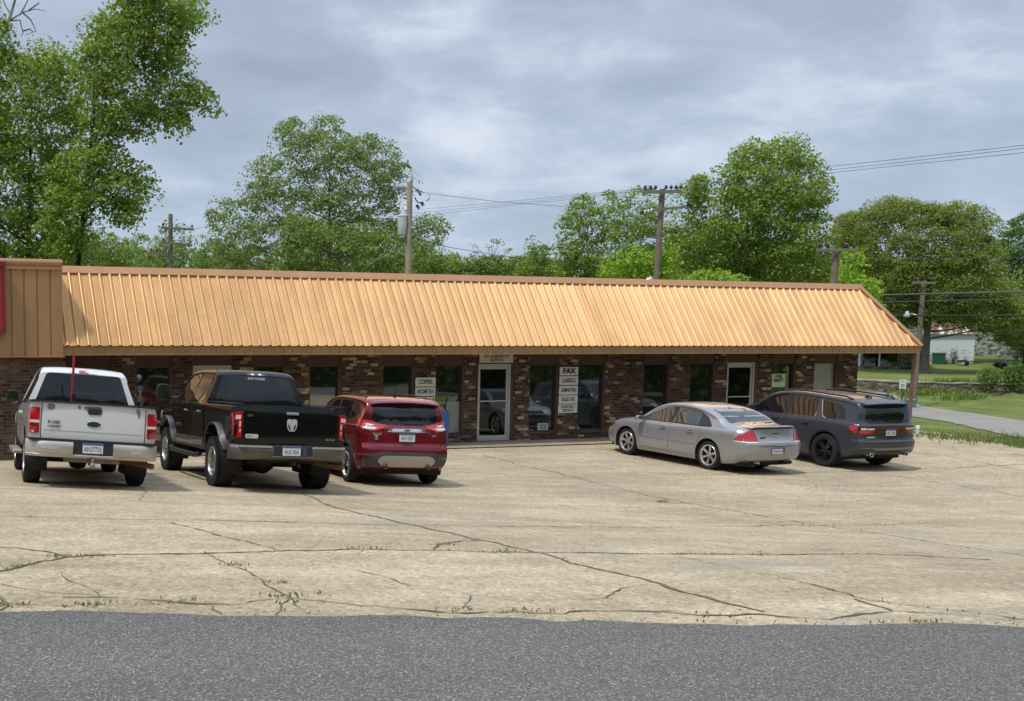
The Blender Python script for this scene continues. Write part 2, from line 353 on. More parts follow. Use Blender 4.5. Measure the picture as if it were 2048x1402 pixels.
# ------------------------------------------------------------------ building materials
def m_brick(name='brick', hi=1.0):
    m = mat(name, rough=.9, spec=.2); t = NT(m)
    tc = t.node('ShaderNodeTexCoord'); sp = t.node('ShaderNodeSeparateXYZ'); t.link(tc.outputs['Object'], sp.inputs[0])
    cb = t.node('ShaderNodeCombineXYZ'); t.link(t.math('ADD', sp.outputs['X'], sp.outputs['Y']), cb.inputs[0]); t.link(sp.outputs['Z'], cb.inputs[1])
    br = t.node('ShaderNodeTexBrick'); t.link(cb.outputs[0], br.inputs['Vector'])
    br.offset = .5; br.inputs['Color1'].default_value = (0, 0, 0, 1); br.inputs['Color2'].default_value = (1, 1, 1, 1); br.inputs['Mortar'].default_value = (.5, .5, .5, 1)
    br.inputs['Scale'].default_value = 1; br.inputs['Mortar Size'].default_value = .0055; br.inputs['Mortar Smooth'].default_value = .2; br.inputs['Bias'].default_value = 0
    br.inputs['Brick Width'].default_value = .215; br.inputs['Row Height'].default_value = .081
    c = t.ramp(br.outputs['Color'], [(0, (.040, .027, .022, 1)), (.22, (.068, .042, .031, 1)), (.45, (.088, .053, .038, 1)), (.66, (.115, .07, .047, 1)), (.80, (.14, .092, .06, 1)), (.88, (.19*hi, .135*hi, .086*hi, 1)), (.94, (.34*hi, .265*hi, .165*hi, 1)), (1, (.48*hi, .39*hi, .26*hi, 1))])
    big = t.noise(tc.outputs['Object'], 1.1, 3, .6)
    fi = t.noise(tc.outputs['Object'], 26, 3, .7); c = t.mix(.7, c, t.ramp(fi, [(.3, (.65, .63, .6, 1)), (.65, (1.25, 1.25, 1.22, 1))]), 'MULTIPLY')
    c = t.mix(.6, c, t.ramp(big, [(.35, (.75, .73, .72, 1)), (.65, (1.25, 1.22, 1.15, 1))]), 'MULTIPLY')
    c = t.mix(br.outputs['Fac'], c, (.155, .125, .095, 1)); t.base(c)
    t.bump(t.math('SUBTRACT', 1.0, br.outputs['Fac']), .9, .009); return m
def m_metal(name, c0, rough=.38, metal=.35):
    m = mat(name, c0, rough, metal, .5); t = NT(m); v = t.coords(scale=(1, 1, .25)); n = t.noise(v, 1.6, 5, .6)
    t.base(t.ramp(n, [(.3, tuple(x*.88 for x in c0[:3])+(1,)), (.7, tuple(x*1.08 for x in c0[:3])+(1,))])); t.link(t.math('MULTIPLY_ADD', n, .2, rough-.1), t.b.inputs['Roughness']); return m
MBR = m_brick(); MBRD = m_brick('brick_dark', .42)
MROOF = m_metal('copper_metal', (.65, .385, .165, 1), .37, .34)
def weather_roof(m):
    # each sheet (three ribs wide) varies a little in tone at random; faint run-off streaks down the slope
    t = NT(m); old = t.b.inputs['Base Color'].links[0].from_socket; tc = t.node('ShaderNodeTexCoord'); sp = t.node('ShaderNodeSeparateXYZ'); t.link(tc.outputs['Object'], sp.inputs[0])
    wn = t.node('ShaderNodeTexWhiteNoise', noise_dimensions='1D'); t.link(t.math('FLOOR', t.math('DIVIDE', sp.outputs['X'], .7635)), wn.inputs['W'])
    c = t.mix(1.0, old, t.ramp(wn.outputs['Value'], [(0, (.93, .92, .91, 1)), (1, (1.06, 1.05, 1.03, 1))]), 'MULTIPLY')
    st = t.noise(t.coords(scale=(7, .25, .25)), 1.4, 4, .6); c = t.mix(.8, c, t.ramp(st, [(.32, (.84, .82, .80, 1)), (.5, (1, 1, 1, 1))]), 'MULTIPLY'); t.base(c)
weather_roof(MROOF); MROOF.node_tree.nodes['Principled BSDF'].inputs['Coat Weight'].default_value = .0; MROOF.node_tree.nodes['Principled BSDF'].inputs['Coat Roughness'].default_value = .23
MTRIM = m_metal('copper_trim', (.47, .245, .115, 1), .42, .2)
MFASC = m_metal('tan_metal', (.40, .225, .095, 1), .5, .12)
MBROWN = mat('brown_paint', (.085, .042, .032), .6, noise=(3, .2))
MSOFF = mat('soffit_brown', (.11, .065, .045), .8)
MALU = mat('aluminium', (.50, .50, .48), .42, .5)
def m_glass(name, col, ior, rough=.02):
    m = mat(name, col, rough, 0, .5, ior=ior); t = NT(m); v = t.coords(); n = t.noise(v, .9, 2, .4); t.bump(n, .06, .02); return m
MWIN = m_glass('window_glass', (.014, .019, .019, 1), 2.7)
MDOORG = m_glass('door_glass', (.006, .007, .007, 1), 1.75)
MWHITE = mat('sign_white', (.70, .69, .63), .6, noise=(4, .08))
MBLK = mat('black_paint', (.012, .012, .012), .5)
MFLAT = mat('flat_roof', (.35, .33, .30), .9)
MGALV = mat('galvanised', (.62, .62, .60), .35, .75)
MRED = mat('red_paint', (.36, .022, .028), .42, noise=(2, .15))

EY, EZ0, EZ1 = -1.17, 2.452, 2.70           # eave line: overhang, fascia bottom and top
RY, RZ = .04, 4.50                          # top of the steep front slope
XL, XW, XE = -11.9, 13.81, 14.98            # wing edge, end of the brick wall, roof corner
XR = XE - (RY - EY)
BACK = 9.0
bld = empty('shop_building', (1.0, 4.0, 0)); tag(bld, 'long one storey brick office strip under a ribbed copper coloured metal roof', 'building')
def bchild(mb, name, m, parent=None, **kw):
    o = mb.build(name, m, parent or bld, **kw)
    if (parent or bld) is bld: o.matrix_parent_inverse = Matrix.Translation(bld.location).inverted()
    return o
# openings measured on the wall
OP = [(131,224,'win'),(272,345,'win'),(386,468,'door'),(506.5,571.5,'win'),(618.5,682,'win'),(765,829,'win'),(871,929,'win'),(956,1028,'door'),(1059,1117,'win'),(1155.5,1211,'win'),
      (1287,1340,'win'),(1380,1430,'win'),(1453.5,1517,'door'),(1543,1591,'win'),(1627,1675,'win')]
MBLIND = mat('blind_behind_glass', (.27, .28, .25), .25, spec=.6, coat=1.0, noise=(1.5, .15))
OPPX = {}
for a_, b_, k_ in OP: OPPX[(at_y(a_, 770, 0)[0], at_y(b_, 770, 0)[0])] = a_
OPX = [(at_y(a, 770, 0)[0], at_y(b, 770, 0)[0], k) for a, b, k in OP]
SILL, HEAD = .20, 2.14
wall = MB(); x = XL - .3
for a, b, k in OPX:
    wall.box(x, a, 0, .22, -.4, EZ0 + .1)
    wall.box(a, b, .0, .22, -.4, SILL - .075 if k == 'win' else -.02)
    x = b
wall.box(x, XW, 0, .22, -.4, EZ0 + .1)
wall.box(XW-.22, XW-.0003, .22, BACK, -.4, EZ0 + .1); wall.box(XL, XW-.22, BACK-.2, BACK, -.4, EZ0+.1)
bchild(wall, 'brick_wall', MBR)
MROWL = mat('rowlock_brick', (.11, .062, .042), .9, noise=(14, .45))
for a, b, k in OPX:
    if k == 'win':
        s = MB(); n = max(3, int(round((b-a)/.085))); wd = (b-a)/n
        for i in range(n): s.box(a+i*wd+.005, a+(i+1)*wd-.005, -.035+random.uniform(-.003,.003), .10, SILL-.075, SILL+random.uniform(-.004,.004))
        s.box(a, b, -.025, .1, SILL-.073, SILL-.006)
        bchild(s, 'window_sill', MROWL)
        f = MB(); fw = .045
        f.box(a, a+fw, .05, .16, SILL, HEAD); f.box(b-fw-.03, b, .012, .16, SILL, HEAD); f.box(a+fw, b-fw-.03, .05, .16, SILL, SILL+.03); f.box(a+fw, b-fw-.03, .05, .16, HEAD-.04, HEAD)
        fo = bchild(f, 'window', MBROWN)
        g = MB(); g.box(a+fw, b-fw-.03, .115, .13, SILL+.03, HEAD-.04); g.build('pane', MWIN, fo)
        if 870 < OPPX[(a, b)] < 872 or 1626 < OPPX[(a, b)] < 1628:      # pale board or blind standing right behind the glass
            ib = MB(); top = at_y(900, 803, .1)[2] if OPPX[(a, b)] < 900 else HEAD-.04; ib.box(a+fw, b-fw-.03, .111, .1145, SILL+.03, top); ib.build('blind', MBLIND, fo)
    else:
        f = MB(); fw = .05; wdth = min(b-a-.07, 1.06); b2 = a + wdth
        f.box(a, a+fw, .02, .16, -.01, 2.15); f.box(b2-fw, b2, .02, .16, -.01, 2.15); f.box(a+fw, b2-fw, .02, .16, 2.10, 2.15); f.box(a+fw, b2-fw, .0, .16, -.02, .012)
        fo = bchild(f, 'door', MALU)
        l = MB(); s_ = .075; l.box(a+fw, a+fw+s_-.03, .05, .10, .015, 2.098); l.box(b2-fw-s_, b2-fw, .05, .10, .015, 2.098); l.box(a+fw+s_-.03, b2-fw-s_, .05, .10, 2.0, 2.098); l.box(a+fw+s_-.03, b2-fw-s_, .05, .10, .015, .125)
        l.build('door_leaf', MALU, fo)
        g = MB(); g.box(a+fw+s_-.03, b2-fw-s_, .07, .08, .125, 2.0); g.build('pane', MDOORG, fo)
        h = MB(); h.box(a+fw+.02, b2-fw-.02, -.015, .01, 1.085, 1.12); h.box(a+fw+.05, a+fw+.09, .0, .06, 1.085, 1.12); h.box(b2-fw-.09, b2-fw-.05, .0, .06, 1.085, 1.12); h.build('handle', MALU, fo)
        tr = MB(); tr.box(b2, b, .015, .16, -.02, 2.16); tr.build('jamb_trim', MBROWN, fo)
    hd = MB(); hd.box(a, b, .035, .16, 2.16 if k == 'door' else HEAD, EZ0+.05); bchild(hd, 'header_panel', MBROWN)
sf = MB(); sf.box(XL, XE-.03, EY+.03, -.002, EZ0+.025, EZ0+.045); sf.box(XW+.002, XE-.03, 0, BACK, EZ0+.025, EZ0+.045); bchild(sf, 'soffit', MSOFF)

def ribbed(length, pitch, minor=True, rib=.048, wtop=.022, wbot=.118):
    """profile (along, out) of a ribbed metal sheet"""
    P = []; n = int(length/pitch)+2; h = wbot/2; t_ = wtop/2
    for i in range(n):
        x0 = i*pitch; P += [(x0-h, 0), (x0-t_-.004, rib*.94), (x0-t_+.004, rib), (x0+t_-.004, rib), (x0+t_+.004, rib*.94), (x0+h, 0)]
        if minor:
            for q in (.37, .52, .67): P += [(x0+pitch*q-.015, 0), (x0+pitch*q-.006, .007), (x0+pitch*q+.006, .007), (x0+pitch*q+.015, 0)]
    return P
sl_n = np.array([0, -(RZ-EZ1), (RY-EY)]); sl_n /= np.linalg.norm(sl_n)
def slope_sheet(name, m):
    P = ribbed(XE-XL+.6, .2545); P = [(XL-.4+a, o) for a, o in P]
    bm = bmesh.new(); prev = None
    e_out = np.array([0, EY-.04, EZ1-.04*(RZ-EZ1)/(RY-EY)+.012]); top = np.array([0, RY, RZ])
    for a, o in P:
        v0 = bm.verts.new(e_out + sl_n*o + np.array([a, 0, 0])); v1 = bm.verts.new(top + sl_n*o + np.array([a, 0, 0]))
        if prev: bm.faces.new((prev[0], v0, v1, prev[1]))
        prev = (v0, v1)
    for co_, no in (((XL+.01, 0, 0), (-1, 0, 0)), ((XE+.03, EY-.04, EZ1), Vector((1, 1, 0)).normalized())):
        bmesh.ops.bisect_plane(bm, geom=bm.verts[:]+bm.edges[:]+bm.faces[:], plane_co=co_, plane_no=no, clear_outer=True)
    me = bpy.data.meshes.new(name); bm.to_mesh(me); bm.free(); me.materials.append(m); o = bpy.data.objects.new(name, me)
    link(o, bld); o.matrix_parent_inverse = Matrix.Translation(bld.location).inverted(); return o
slope_sheet('roof', MROOF)
# right hip slope (faces away) and the flat deck behind
hs = MB(); hs.add([(XE+.03, EY-.04, EZ1-.05), (XE+.03, BACK, EZ1-.05), (XR, BACK, RZ), (XR, RY, RZ)], [(0, 1, 2, 3)]); bchild(hs, 'hip_slope', MROOF)
dk = MB(); dk.box(XL, XR, RY+.0, BACK, RZ-.35, RZ-.05); bchild(dk, 'flat_roof', MFLAT)
def sweep_cap(name, p0, p1, out, upv, w0, w1, th, m):
    """metal trim: a flat strip lying on a slope along p0-p1"""
    p0, p1, out, upv = map(lambda a: np.array(a, float), (p0, p1, out, upv)); mb = MB()
    c = [p0+upv*w0, p0+upv*w0+out*th, p0+upv*w1+out*th, p0+upv*w1, p1+upv*w0, p1+upv*w0+out*th, p1+upv*w1+out*th, p1+upv*w1]
    mb.add(c, [(0, 1, 2, 3), (7, 6, 5, 4), (0, 4, 5, 1), (1, 5, 6, 2), (2, 6, 7, 3), (3, 7, 4, 0)]); return bchild(mb, name, m)
su = np.array([0, RY-EY, RZ-EZ1]); su /= np.linalg.norm(su)
sweep_cap('ridge_cap', (XL+.004, RY, RZ), (XR+.05, RY, RZ), sl_n, su, -.10, .11, .05, MTRIM)
rt = MB(); rt.box(XL+.004, XR+.02, RY+.03, RY+.16, RZ-.05, RZ+.09); bchild(rt, 'ridge_back', MTRIM)
h0, h1 = np.array([XE+.05, EY-.05, EZ1-.03]), np.array([XR, RY, RZ+.03]); hd_ = (h1-h0)/np.linalg.norm(h1-h0); hn = sl_n; hp = np.cross(hn, hd_)
sweep_cap('hip_trim', h0, h1, hn, hp, -.02, .13, .05, MTRIM)
# fascia: vertical ribbed panel, front and right return
def fascia(name, m):
    mb = MB(); P = [(XL+a, o) for a, o in ribbed(XE-XL, .2545, False, .014, .014, .032) if XL+a > XL and XL+a < XE]
    P = [(XL+.002, 0)] + P + [(XE, 0)]
    vs = []; fs = []
    for a, o in P: vs += [(a, EY-o, EZ0), (a, EY-o, EZ1)]
    for i in range(len(P)-1): fs.append((2*i, 2*i+2, 2*i+3, 2*i+1))
    mb.add(vs, fs); mb.box(XL+.002, XE, EY-.03, EY+.02, EZ0-.022, EZ0+.012); mb.box(XE-.02, XE, EY+.02, BACK, EZ0, EZ1-.06); mb.box(XL+.002, XE-.02, EY+.003, EY+.02, EZ0+.012, EZ1-.03)
    return bchild(mb, name, m)
fascia('fascia', MFASC)
po = MB(); po.tube([(XE-.14, EY+.10, -.5), (XE-.06, EY+.10, EZ0+.02)], .075, 4); bchild(po, 'porch_post', mat('post_brown', (.16, .085, .06), .7, noise=(5, .3)))
bpath = MB()
# walkway slab at the foot of the wall
wx = lin(-11.4, 13.6, .4); wy = [-1.25, -.9, -.5, -.05]
tag(sheet('walkway', wx, wy, .028, mat('walkway_concrete', (.33, .27, .19), .9, noise=(1.3, .25))), 'narrow concrete walkway at the foot of the brick wall', None, None, 'structure')

# ------------------------------------------------------------------ wing at the left, with its tall panel front
wing = empty('shop_wing', (-16, 3, 0)); tag(wing, 'brick shop wing with a tall flat front of vertical tan metal panels', 'building')
def wchild(mb, name, m, **kw):
    o = mb.build(name, m, wing, **kw); o.matrix_parent_inverse = Matrix.Translation(wing.location).inverted(); return o
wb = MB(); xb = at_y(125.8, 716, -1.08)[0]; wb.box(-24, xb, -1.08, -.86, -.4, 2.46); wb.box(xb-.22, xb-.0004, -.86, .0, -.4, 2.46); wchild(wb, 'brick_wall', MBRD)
pn = MB(); PIT = .305; vs_, fs_ = [], []; prof = []
xx = XL
while xx > -24:
    prof += [(xx, .03), (xx-PIT+.055, .03), (xx-PIT+.035, .0), (xx-PIT+.012, .0)]; xx -= PIT
for a, o in prof: vs_ += [(a, -1.205-o, 2.42), (a, -1.205-o, 4.52)]
for i in range(len(prof)-1): fs_.append((2*i+2, 2*i, 2*i+1, 2*i+3))
pn.add(vs_, fs_); pn.box(XL-.02, XL, -1.2352, 9, 2.70, 4.50); pn.box(-24, XL-.02, -1.2, -1.1, 2.45, 4.5); wchild(pn, 'metal_panel', MFASC)
cp = MB(); N = 9; pr_ = [(-1.235, 4.50)] + [(-1.262-.02*math.sin(math.pi*i/N), 4.52+.13*i/N) for i in range(N+1)] + [(-1.20, 4.665), (-1.12, 4.665), (-1.12, 4.5)]
vs_, fs_ = [], []
for y_, z_ in pr_: vs_ += [(-24, y_, z_), (XL+.012, y_, z_)]
for i in range(len(pr_)-1): fs_.append((2*i, 2*i+1, 2*i+3, 2*i+2))
fs_.append(tuple(2*i+1 for i in range(len(pr_)))); cp.add(vs_, fs_); cp.box(-24, XL+.006, -1.262, -1.236, 4.42, 4.5); cp.box(XL-.12, XL+.012, -1.12, 9, 4.5, 4.66); wchild(cp, 'roof_cap', MTRIM)
bt = MB(); bt.box(-24, XL+.03, -1.262, -1.0, 2.385, 2.42); wchild(bt, 'bottom_trim', MTRIM)
wr = MB(); wr.box(-24, XL-.13, -1.1, 9, 4.3, 4.45); wchild(wr, 'flat_roof', MFLAT)
# red sign box on the wing, only its right edge is in the picture
sx = at_y(10.5, 600, -1.40)[0]; sb = MB(); z0, z1 = at_y(5, 667, -1.4)[2], at_y(5, 533, -1.4)[2]
sg = empty('shop_sign', (sx-1.5, -1.3, z0)); tag(sg, 'red framed sign box fixed on the tan metal panels', 'sign')
def schild(mb, name, m, root, **kw):
    o = mb.build(name, m, root, **kw); o.matrix_parent_inverse = Matrix.Translation(root.location).inverted(); return o
sb.box(sx-3.0, sx-.06, -1.40, -1.29, z0+.06, z1-.0); schild(sb, 'sign_face', MRED, sg)
fr = MB(); fr.box(sx-.0602, sx, -1.42, -1.27, z0, z1); fr.box(sx-3, sx-.0602, -1.42, -1.27, z0, z0+.058); fr.box(sx-3, sx+.02, -1.45, -1.27, z1, z1+.11); schild(fr, 'sign_frame', mat('dark_red_trim', (.20, .016, .02), .45), sg)

# ------------------------------------------------------------------ roof turbine vents
def vent(px, py_top, label):
    p = at_y(px, py_top, 2.2); root = empty('turbine_vent', (p[0], 2.2, RZ-.05)); tag(root, label, 'roof vent', 'turbine vents on the roof')
    top = p[2]-(RZ-.05); mb = MB(); mb.lathe([(.13, 0), (.13, top-.28)], 20); mb.build('vent_neck', MGALV, root, smooth=True)
    d = MB(); zc = top-.16
    for k in range(22):
        a0 = 2*math.pi*k/22; pts = []
        for q in range(8):
            ph = -1.25 + 2.6*q/7; r0 = .19*math.cos(ph*.92); pts.append((r0, zc+.155*math.sin(ph), a0+.35*q/7))
        vs_ = []
        for r0, zz_, an in pts: vs_ += [(r0*math.cos(an), r0*math.sin(an), zz_), ((r0-.02)*math.cos(an+.24), (r0-.02)*math.sin(an+.24), zz_)]
        d.add(vs_, [(2*i, 2*i+1, 2*i+3, 2*i+2) for i in range(7)])
    d.lathe([(.001, zc+.165), (.06, zc+.155), (.07, zc+.13)], 16); d.build('turbine', MGALV, root, smooth=True)
vent(716, 547, 'galvanised turbine vent behind the left half of the roof ridge')
vent(1302, 554, 'galvanised turbine vent beside the pole with two crossarms')

# ------------------------------------------------------------------ signs on the wall
MINK = mat('sign_ink', (.015, .015, .018), .6); MINK2 = mat('sign_ink_green', (.02, .10, .09), .6)
def wall_sign(x0, x1, y0, y1, lines, label, Y=-.03, size=.5, group=None, m=None, fit=(.74,), bold=.0055, ink=None):
    a = at_y((x0+x1)/2, y1, Y); b = at_y((x0+x1)/2, y0, Y); L = at_y(x0, (y0+y1)/2, Y)[0]; Rr = at_y(x1, (y0+y1)/2, Y)[0]
    cx, cz, hw, hh = (L+Rr)/2, (a[2]+b[2])/2, (Rr-L)/2, (b[2]-a[2])/2
    root = empty('wall_sign', (cx, Y, cz)); tag(root, label, 'sign', group)
    mb = MB(); mb.box(-hw, hw, -.006, .012, -hh, hh); mb.build('sign_board', m or MWHITE, root)
    n = len(lines)
    for i, s in enumerate(lines):
        h = size*2*hh/n; zt = hh*(1-(2*i+1)/n)*.86
        if not s: continue
        tx = text_mesh('lettering', s, h*1.35, ink or MINK, root, Matrix.Identity(4), .0012, bold*h*6, 1.0)
        xs_ = [v.co.x for v in tx.data.vertices]; k_ = fit[min(i, len(fit)-1)]*2*hw/(max(xs_)-min(xs_)); tx.data.transform(face_y(0, -.0085, zt) @ Matrix.Diagonal((k_, 1, 1, 1)))
    return root
G1, G2 = 'service signs stacked on the pillar left of the door', 'service signs stacked on the pillar right of the door'
wall_sign(831, 871, 755, 773, ['COPIES'], 'white COPIES sign at the top of the left stack', group=G1, fit=(.68,))
wall_sign(830.5, 870.5, 774.7, 792, ['INCOME TAX'], 'white INCOME TAX sign under the COPIES sign', group=G1, size=.48, fit=(.80,))
wall_sign(830, 869.5, 793.8, 812, ['NOTARY'], 'white sign under INCOME TAX, partly behind the red car', group=G1, fit=(.62,))
wall_sign(1119.6, 1156.2, 734, 750.6, ['FAX'], 'white FAX sign at the top of the right stack', group=G2, size=.62, bold=.012, fit=(.70,))
wall_sign(1119, 1155.8, 752.4, 769.8, ['LABELS'], 'white LABELS sign under the FAX sign', group=G2, fit=(.70,))
wall_sign(1118.3, 1155.4, 771.7, 789, ['LAMINATING'], 'white LAMINATING sign in the middle of its stack', group=G2, size=.46, fit=(.82,))
wall_sign(1117.6, 1154.8, 790.6, 807.2, ['SALES TAX'], 'white SALES TAX sign under LAMINATING', group=G2, size=.48, fit=(.72,))
wall_sign(1116.5, 1154, 808.6, 825.6, ['QUARTERLY', 'REPORTS'], 'white QUARTERLY REPORTS sign at the bottom of its stack', group=G2, size=.66, fit=(.76, .58))
wall_sign(959, 1026.5, 707.5, 725.5, ['101 GARDEN ST', 'SUITE 8'], 'white address sign reading GARDEN ST over the glass door', Y=-.03, size=.68, m=mat('sign_cream', (.62, .58, .50), .6), fit=(.74, .38))
MGRN = mat('sign_lime', (.42, .60, .16), .6)
wall_sign(1543.5, 1570, 747.5, 774, ['FOR', 'RENT', ''], 'pale green FOR RENT notice inside the window behind the dark wagon', Y=.107, size=.72, m=mat('sign_pale', (.55, .66, .50), .6), bold=.01, fit=(.52, .72))
wall_sign(1075, 1096, 846, 865, ['WALK INS', 'WELCOME', ''], 'small pale green notice in the bottom of a window', Y=.107, size=.6, m=mat('sign_mint', (.42, .52, .44), .6), ink=MINK2, fit=(.7, .6))
# ------------------------------------------------------------------ vehicles: helpers
def pchip(tbl):
    xs = np.array([p[0] for p in tbl], float); ys = np.array([p[1] for p in tbl], float); h = np.diff(xs); d = np.diff(ys)/h; m = np.zeros(len(xs))
    m[0], m[-1] = d[0], d[-1]
    for i in range(1, len(xs)-1):
        if d[i-1]*d[i] > 0: m[i] = 3*(h[i-1]+h[i])/((2*h[i]+h[i-1])/d[i-1] + (h[i]+2*h[i-1])/d[i])
    def f(x):
        x = np.clip(x, xs[0], xs[-1]); i = int(min(max(np.searchsorted(xs, x)-1, 0), len(xs)-2)); t_ = (x-xs[i])/h[i]
        return float((2*t_**3-3*t_**2+1)*ys[i] + (t_**3-2*t_**2+t_)*h[i]*m[i] + (-2*t_**3+3*t_**2)*ys[i+1] + (t_**3-t_**2)*h[i]*m[i+1])
    return f
def sstep(a, b, x):
    k = min(max((x-a)/(b-a), 0), 1); return k*k*(3-2*k)
def catmull(P, n=4):
    P = [np.array(p, float) for p in P]; out = []
    for i in range(len(P)-1):
        a, b, c, d = P[max(i-1, 0)], P[i], P[i+1], P[min(i+2, len(P)-1)]
        for k in range(n):
            t_ = k/n; out.append(.5*((2*b) + (c-a)*t_ + (2*a-5*b+4*c-d)*t_*t_ + (3*b-a-3*c+d)*t_**3))
    out.append(P[-1]); return out
def loft_body(name, parent, m, x0, x1, top, sh, bot, W, tum, rear=((0, 0),), front=((0, 0),), rc=.12, fc=.2, rfade=.45, ffade=.6, step=.05, flatk=.3, char=0.0, wheels=(), openings=None, crown=.03, mats=None, inset=.045):
    """body shell: cross sections lofted along x; round holes for the wheels (x, z, radius, depth)"""
    T, S, B, Wf = pchip(top), pchip(sh), pchip(bot), pchip(W); RZf = pchip(rear) if len(rear) > 1 else (lambda z: 0.0); FZf = pchip(front) if len(front) > 1 else (lambda z: 0.0)
    wm = max(p[1] for p in W)
    def section(x):
        zt, zs, zb, w_ = T(x), S(x), B(x), Wf(x); h = max(zt-zs, .02); k = sstep(.12, flatk, h); lh = zs-zb
        wr = w_-inset-tum*max(h-.08, 0)
        low = [(0, zb), (w_-.17, zb), (w_-.07, zb+.035), (w_-.028, zb+.13*lh+.03), (w_-.006-char*.6, zb+.36*lh), (w_-char, zb+.55*lh), (w_, zb+.76*lh), (w_-.006, zb+.88*lh), (w_-.028, zs-.012), (w_-.05, zs+.012)]
        A = [(wr+.014, zt-.16 if h > .35 else zs+.6*(zt-zs)), (wr, zt-.075), (wr-.03, zt-.035), (wr-.10, zt-.012-crown*.3), (wr*.5, zt-crown*.15), (0, zt)]
        Bq = [(w_-.075, zs+.35*h), (w_-.12, zs+.55*h), (w_-.20, zs+.72*h), (w_-.33, zs+.86*h), (w_*.45, zs+.96*h), (0, zt)]
        up = [(a[0]*k+b[0]*(1-k), a[1]*k+b[1]*(1-k)) for a, b in zip(A, Bq)]
        return catmull(low+up, 4)
    def off(x, y, z):
        ax = abs(y)/wm; a = 0.0
        kr = 1-sstep(0, rfade, x-x0); kf = 1-sstep(0, ffade, x1-x)
        if kr > 0: a += kr*(RZf(z) + rc*ax**4)
        if kf > 0: a -= kf*(FZf(z) + fc*ax**3.2)
        return x + a
    xs = list(np.arange(x0, x1, step)) + [x1]
    extra = [x0+.012, x0+.028, x1-.012, x1-.03]
    for (wx, wz, wr_, wd) in wheels: extra += [wx-wr_, wx+wr_]
    xs = sorted(set([round(v, 4) for v in xs+extra])); xs = [xs[0]] + [b for a, b in zip(xs, xs[1:]) if b-a > .008]
    bm = bmesh.new(); rows = []
    for x in xs:
        sec = section(x); L_ = [bm.verts.new((off(x, y, z), y, z)) for y, z in sec]; R_ = [L_[0]] + [bm.verts.new((off(x, y, z), -y, z)) for y, z in sec[1:-1]] + [L_[-1]]
        rows.append((L_, R_))
    for (La, Ra), (Lb, Rb_) in zip(rows, rows[1:]):
        for i in range(len(La)-1):
            bm.faces.new((La[i], La[i+1], Lb[i+1], Lb[i])); bm.faces.new((Ra[i+1], Ra[i], Rb_[i], Rb_[i+1]))
    for end, x in ((0, xs[0]), (-1, xs[-1])):
        sec = section(x); L_, R_ = rows[end]; M_ = 18; prev = None
        for i in range(4, len(sec)-1):
            y, z = sec[i]; row = [L_[i]] + [bm.verts.new((off(x, y*q, z), y*q, z)) for q in np.linspace(1, -1, M_+1)[1:-1]] + [R_[i]]
            if prev:
                for a in range(M_):
                    fv = (prev[a], prev[a+1], row[a+1], row[a]); bm.faces.new(fv if end == -1 else fv[::-1])
            prev = row
        bm.faces.new([*prev, L_[-1]] if end == -1 else [*prev, L_[-1]][::-1])
    # wheel openings: cut along the arch and drop what is inside
    for (wx, wz, wr_, wd) in wheels:
        fs = [f for f in bm.faces if (f.calc_center_median()-Vector((wx, f.calc_center_median().y, wz))).length < wr_*1.25 and abs(f.calc_center_median().y) > wm-.45]
        N = 26
        for k in range(N):
            an = -.55 + (math.pi+1.1)*k/(N-1); no = Vector((math.cos(an), 0, math.sin(an))); rr = wr_*math.cos((math.pi+1.1)/(N-1)/2)
            fs = [f for f in bm.faces if abs(f.calc_center_median().y) > wm-.45 and math.hypot(f.calc_center_median().x-wx, f.calc_center_median().z-wz) < wr_*1.2]
            sel = [f for f in fs if min((v.co-Vector((wx, v.co.y, wz))).dot(no) for v in f.verts) < wr_ < max((v.co-Vector((wx, v.co.y, wz))).dot(no) for v in f.verts) and any(abs(math.atan2(v.co.z-wz, v.co.x-wx)-an) < .35 or abs(math.atan2(v.co.z-wz, v.co.x-wx)-an-2*math.pi) < .35 or abs(math.atan2(v.co.z-wz, v.co.x-wx)-an+2*math.pi) < .35 for v in f.verts)]
            if not sel: continue
            ge = list({*sel, *[e for f in sel for e in f.edges], *[v for f in sel for v in f.verts]})
            bmesh.ops.bisect_plane(bm, geom=ge, dist=1e-5, plane_co=(wx+no.x*wr_, 0, wz+no.z*wr_), plane_no=no)
        kill = []
        for f in bm.faces:
            c = f.calc_center_median()
            if math.hypot(c.x-wx, c.z-wz) < wr_-.0015 and abs(c.y) > wm-wd: kill.append(f)
        bmesh.ops.delete(bm, geom=kill, context='FACES')
    if openings:
        bmesh.ops.delete(bm, geom=[f for f in bm.faces if openings(f.calc_center_median())], context='FACES')
    bmesh.ops.remove_doubles(bm, verts=bm.verts[:], dist=2e-4)
    me = bpy.data.meshes.new(name); bm.to_mesh(me); bm.free(); me.polygons.foreach_set('use_smooth', [True]*len(me.polygons)); me.set_sharp_from_angle(angle=R(38))
    for mm in (mats or [m]): me.materials.append(mm)
    o = bpy.data.objects.new(name, me); link(o, parent); return o
def bvh_of(*objs):
    V, F = [], []
    for o in objs:
        n = len(V); V += [v.co.copy() for v in o.data.vertices]; F += [[i+n for i in p.vertices] for p in o.data.polygons]
    return BVHTree.FromPolygons(V, F)
def rpoly(pts, r=.03, n=4):
    out = []; N = len(pts)
    for i in range(N):
        p, a, b = Vector(pts[i][:2]), Vector(pts[i-1][:2]), Vector(pts[(i+1) % N][:2]); rr = pts[i][2] if len(pts[i]) > 2 else r
        da, db = (a-p), (b-p); ra, rb = min(rr, da.length*.45), min(rr, db.length*.45)
        if rr < 1e-4: out.append(tuple(p)); continue
        s, e = p+da.normalized()*ra, p+db.normalized()*rb
        for k in range(n+1):
            t_ = k/n; q = s*(1-t_)**2 + p*2*t_*(1-t_) + e*t_*t_; out.append((q.x, q.y))
    return out
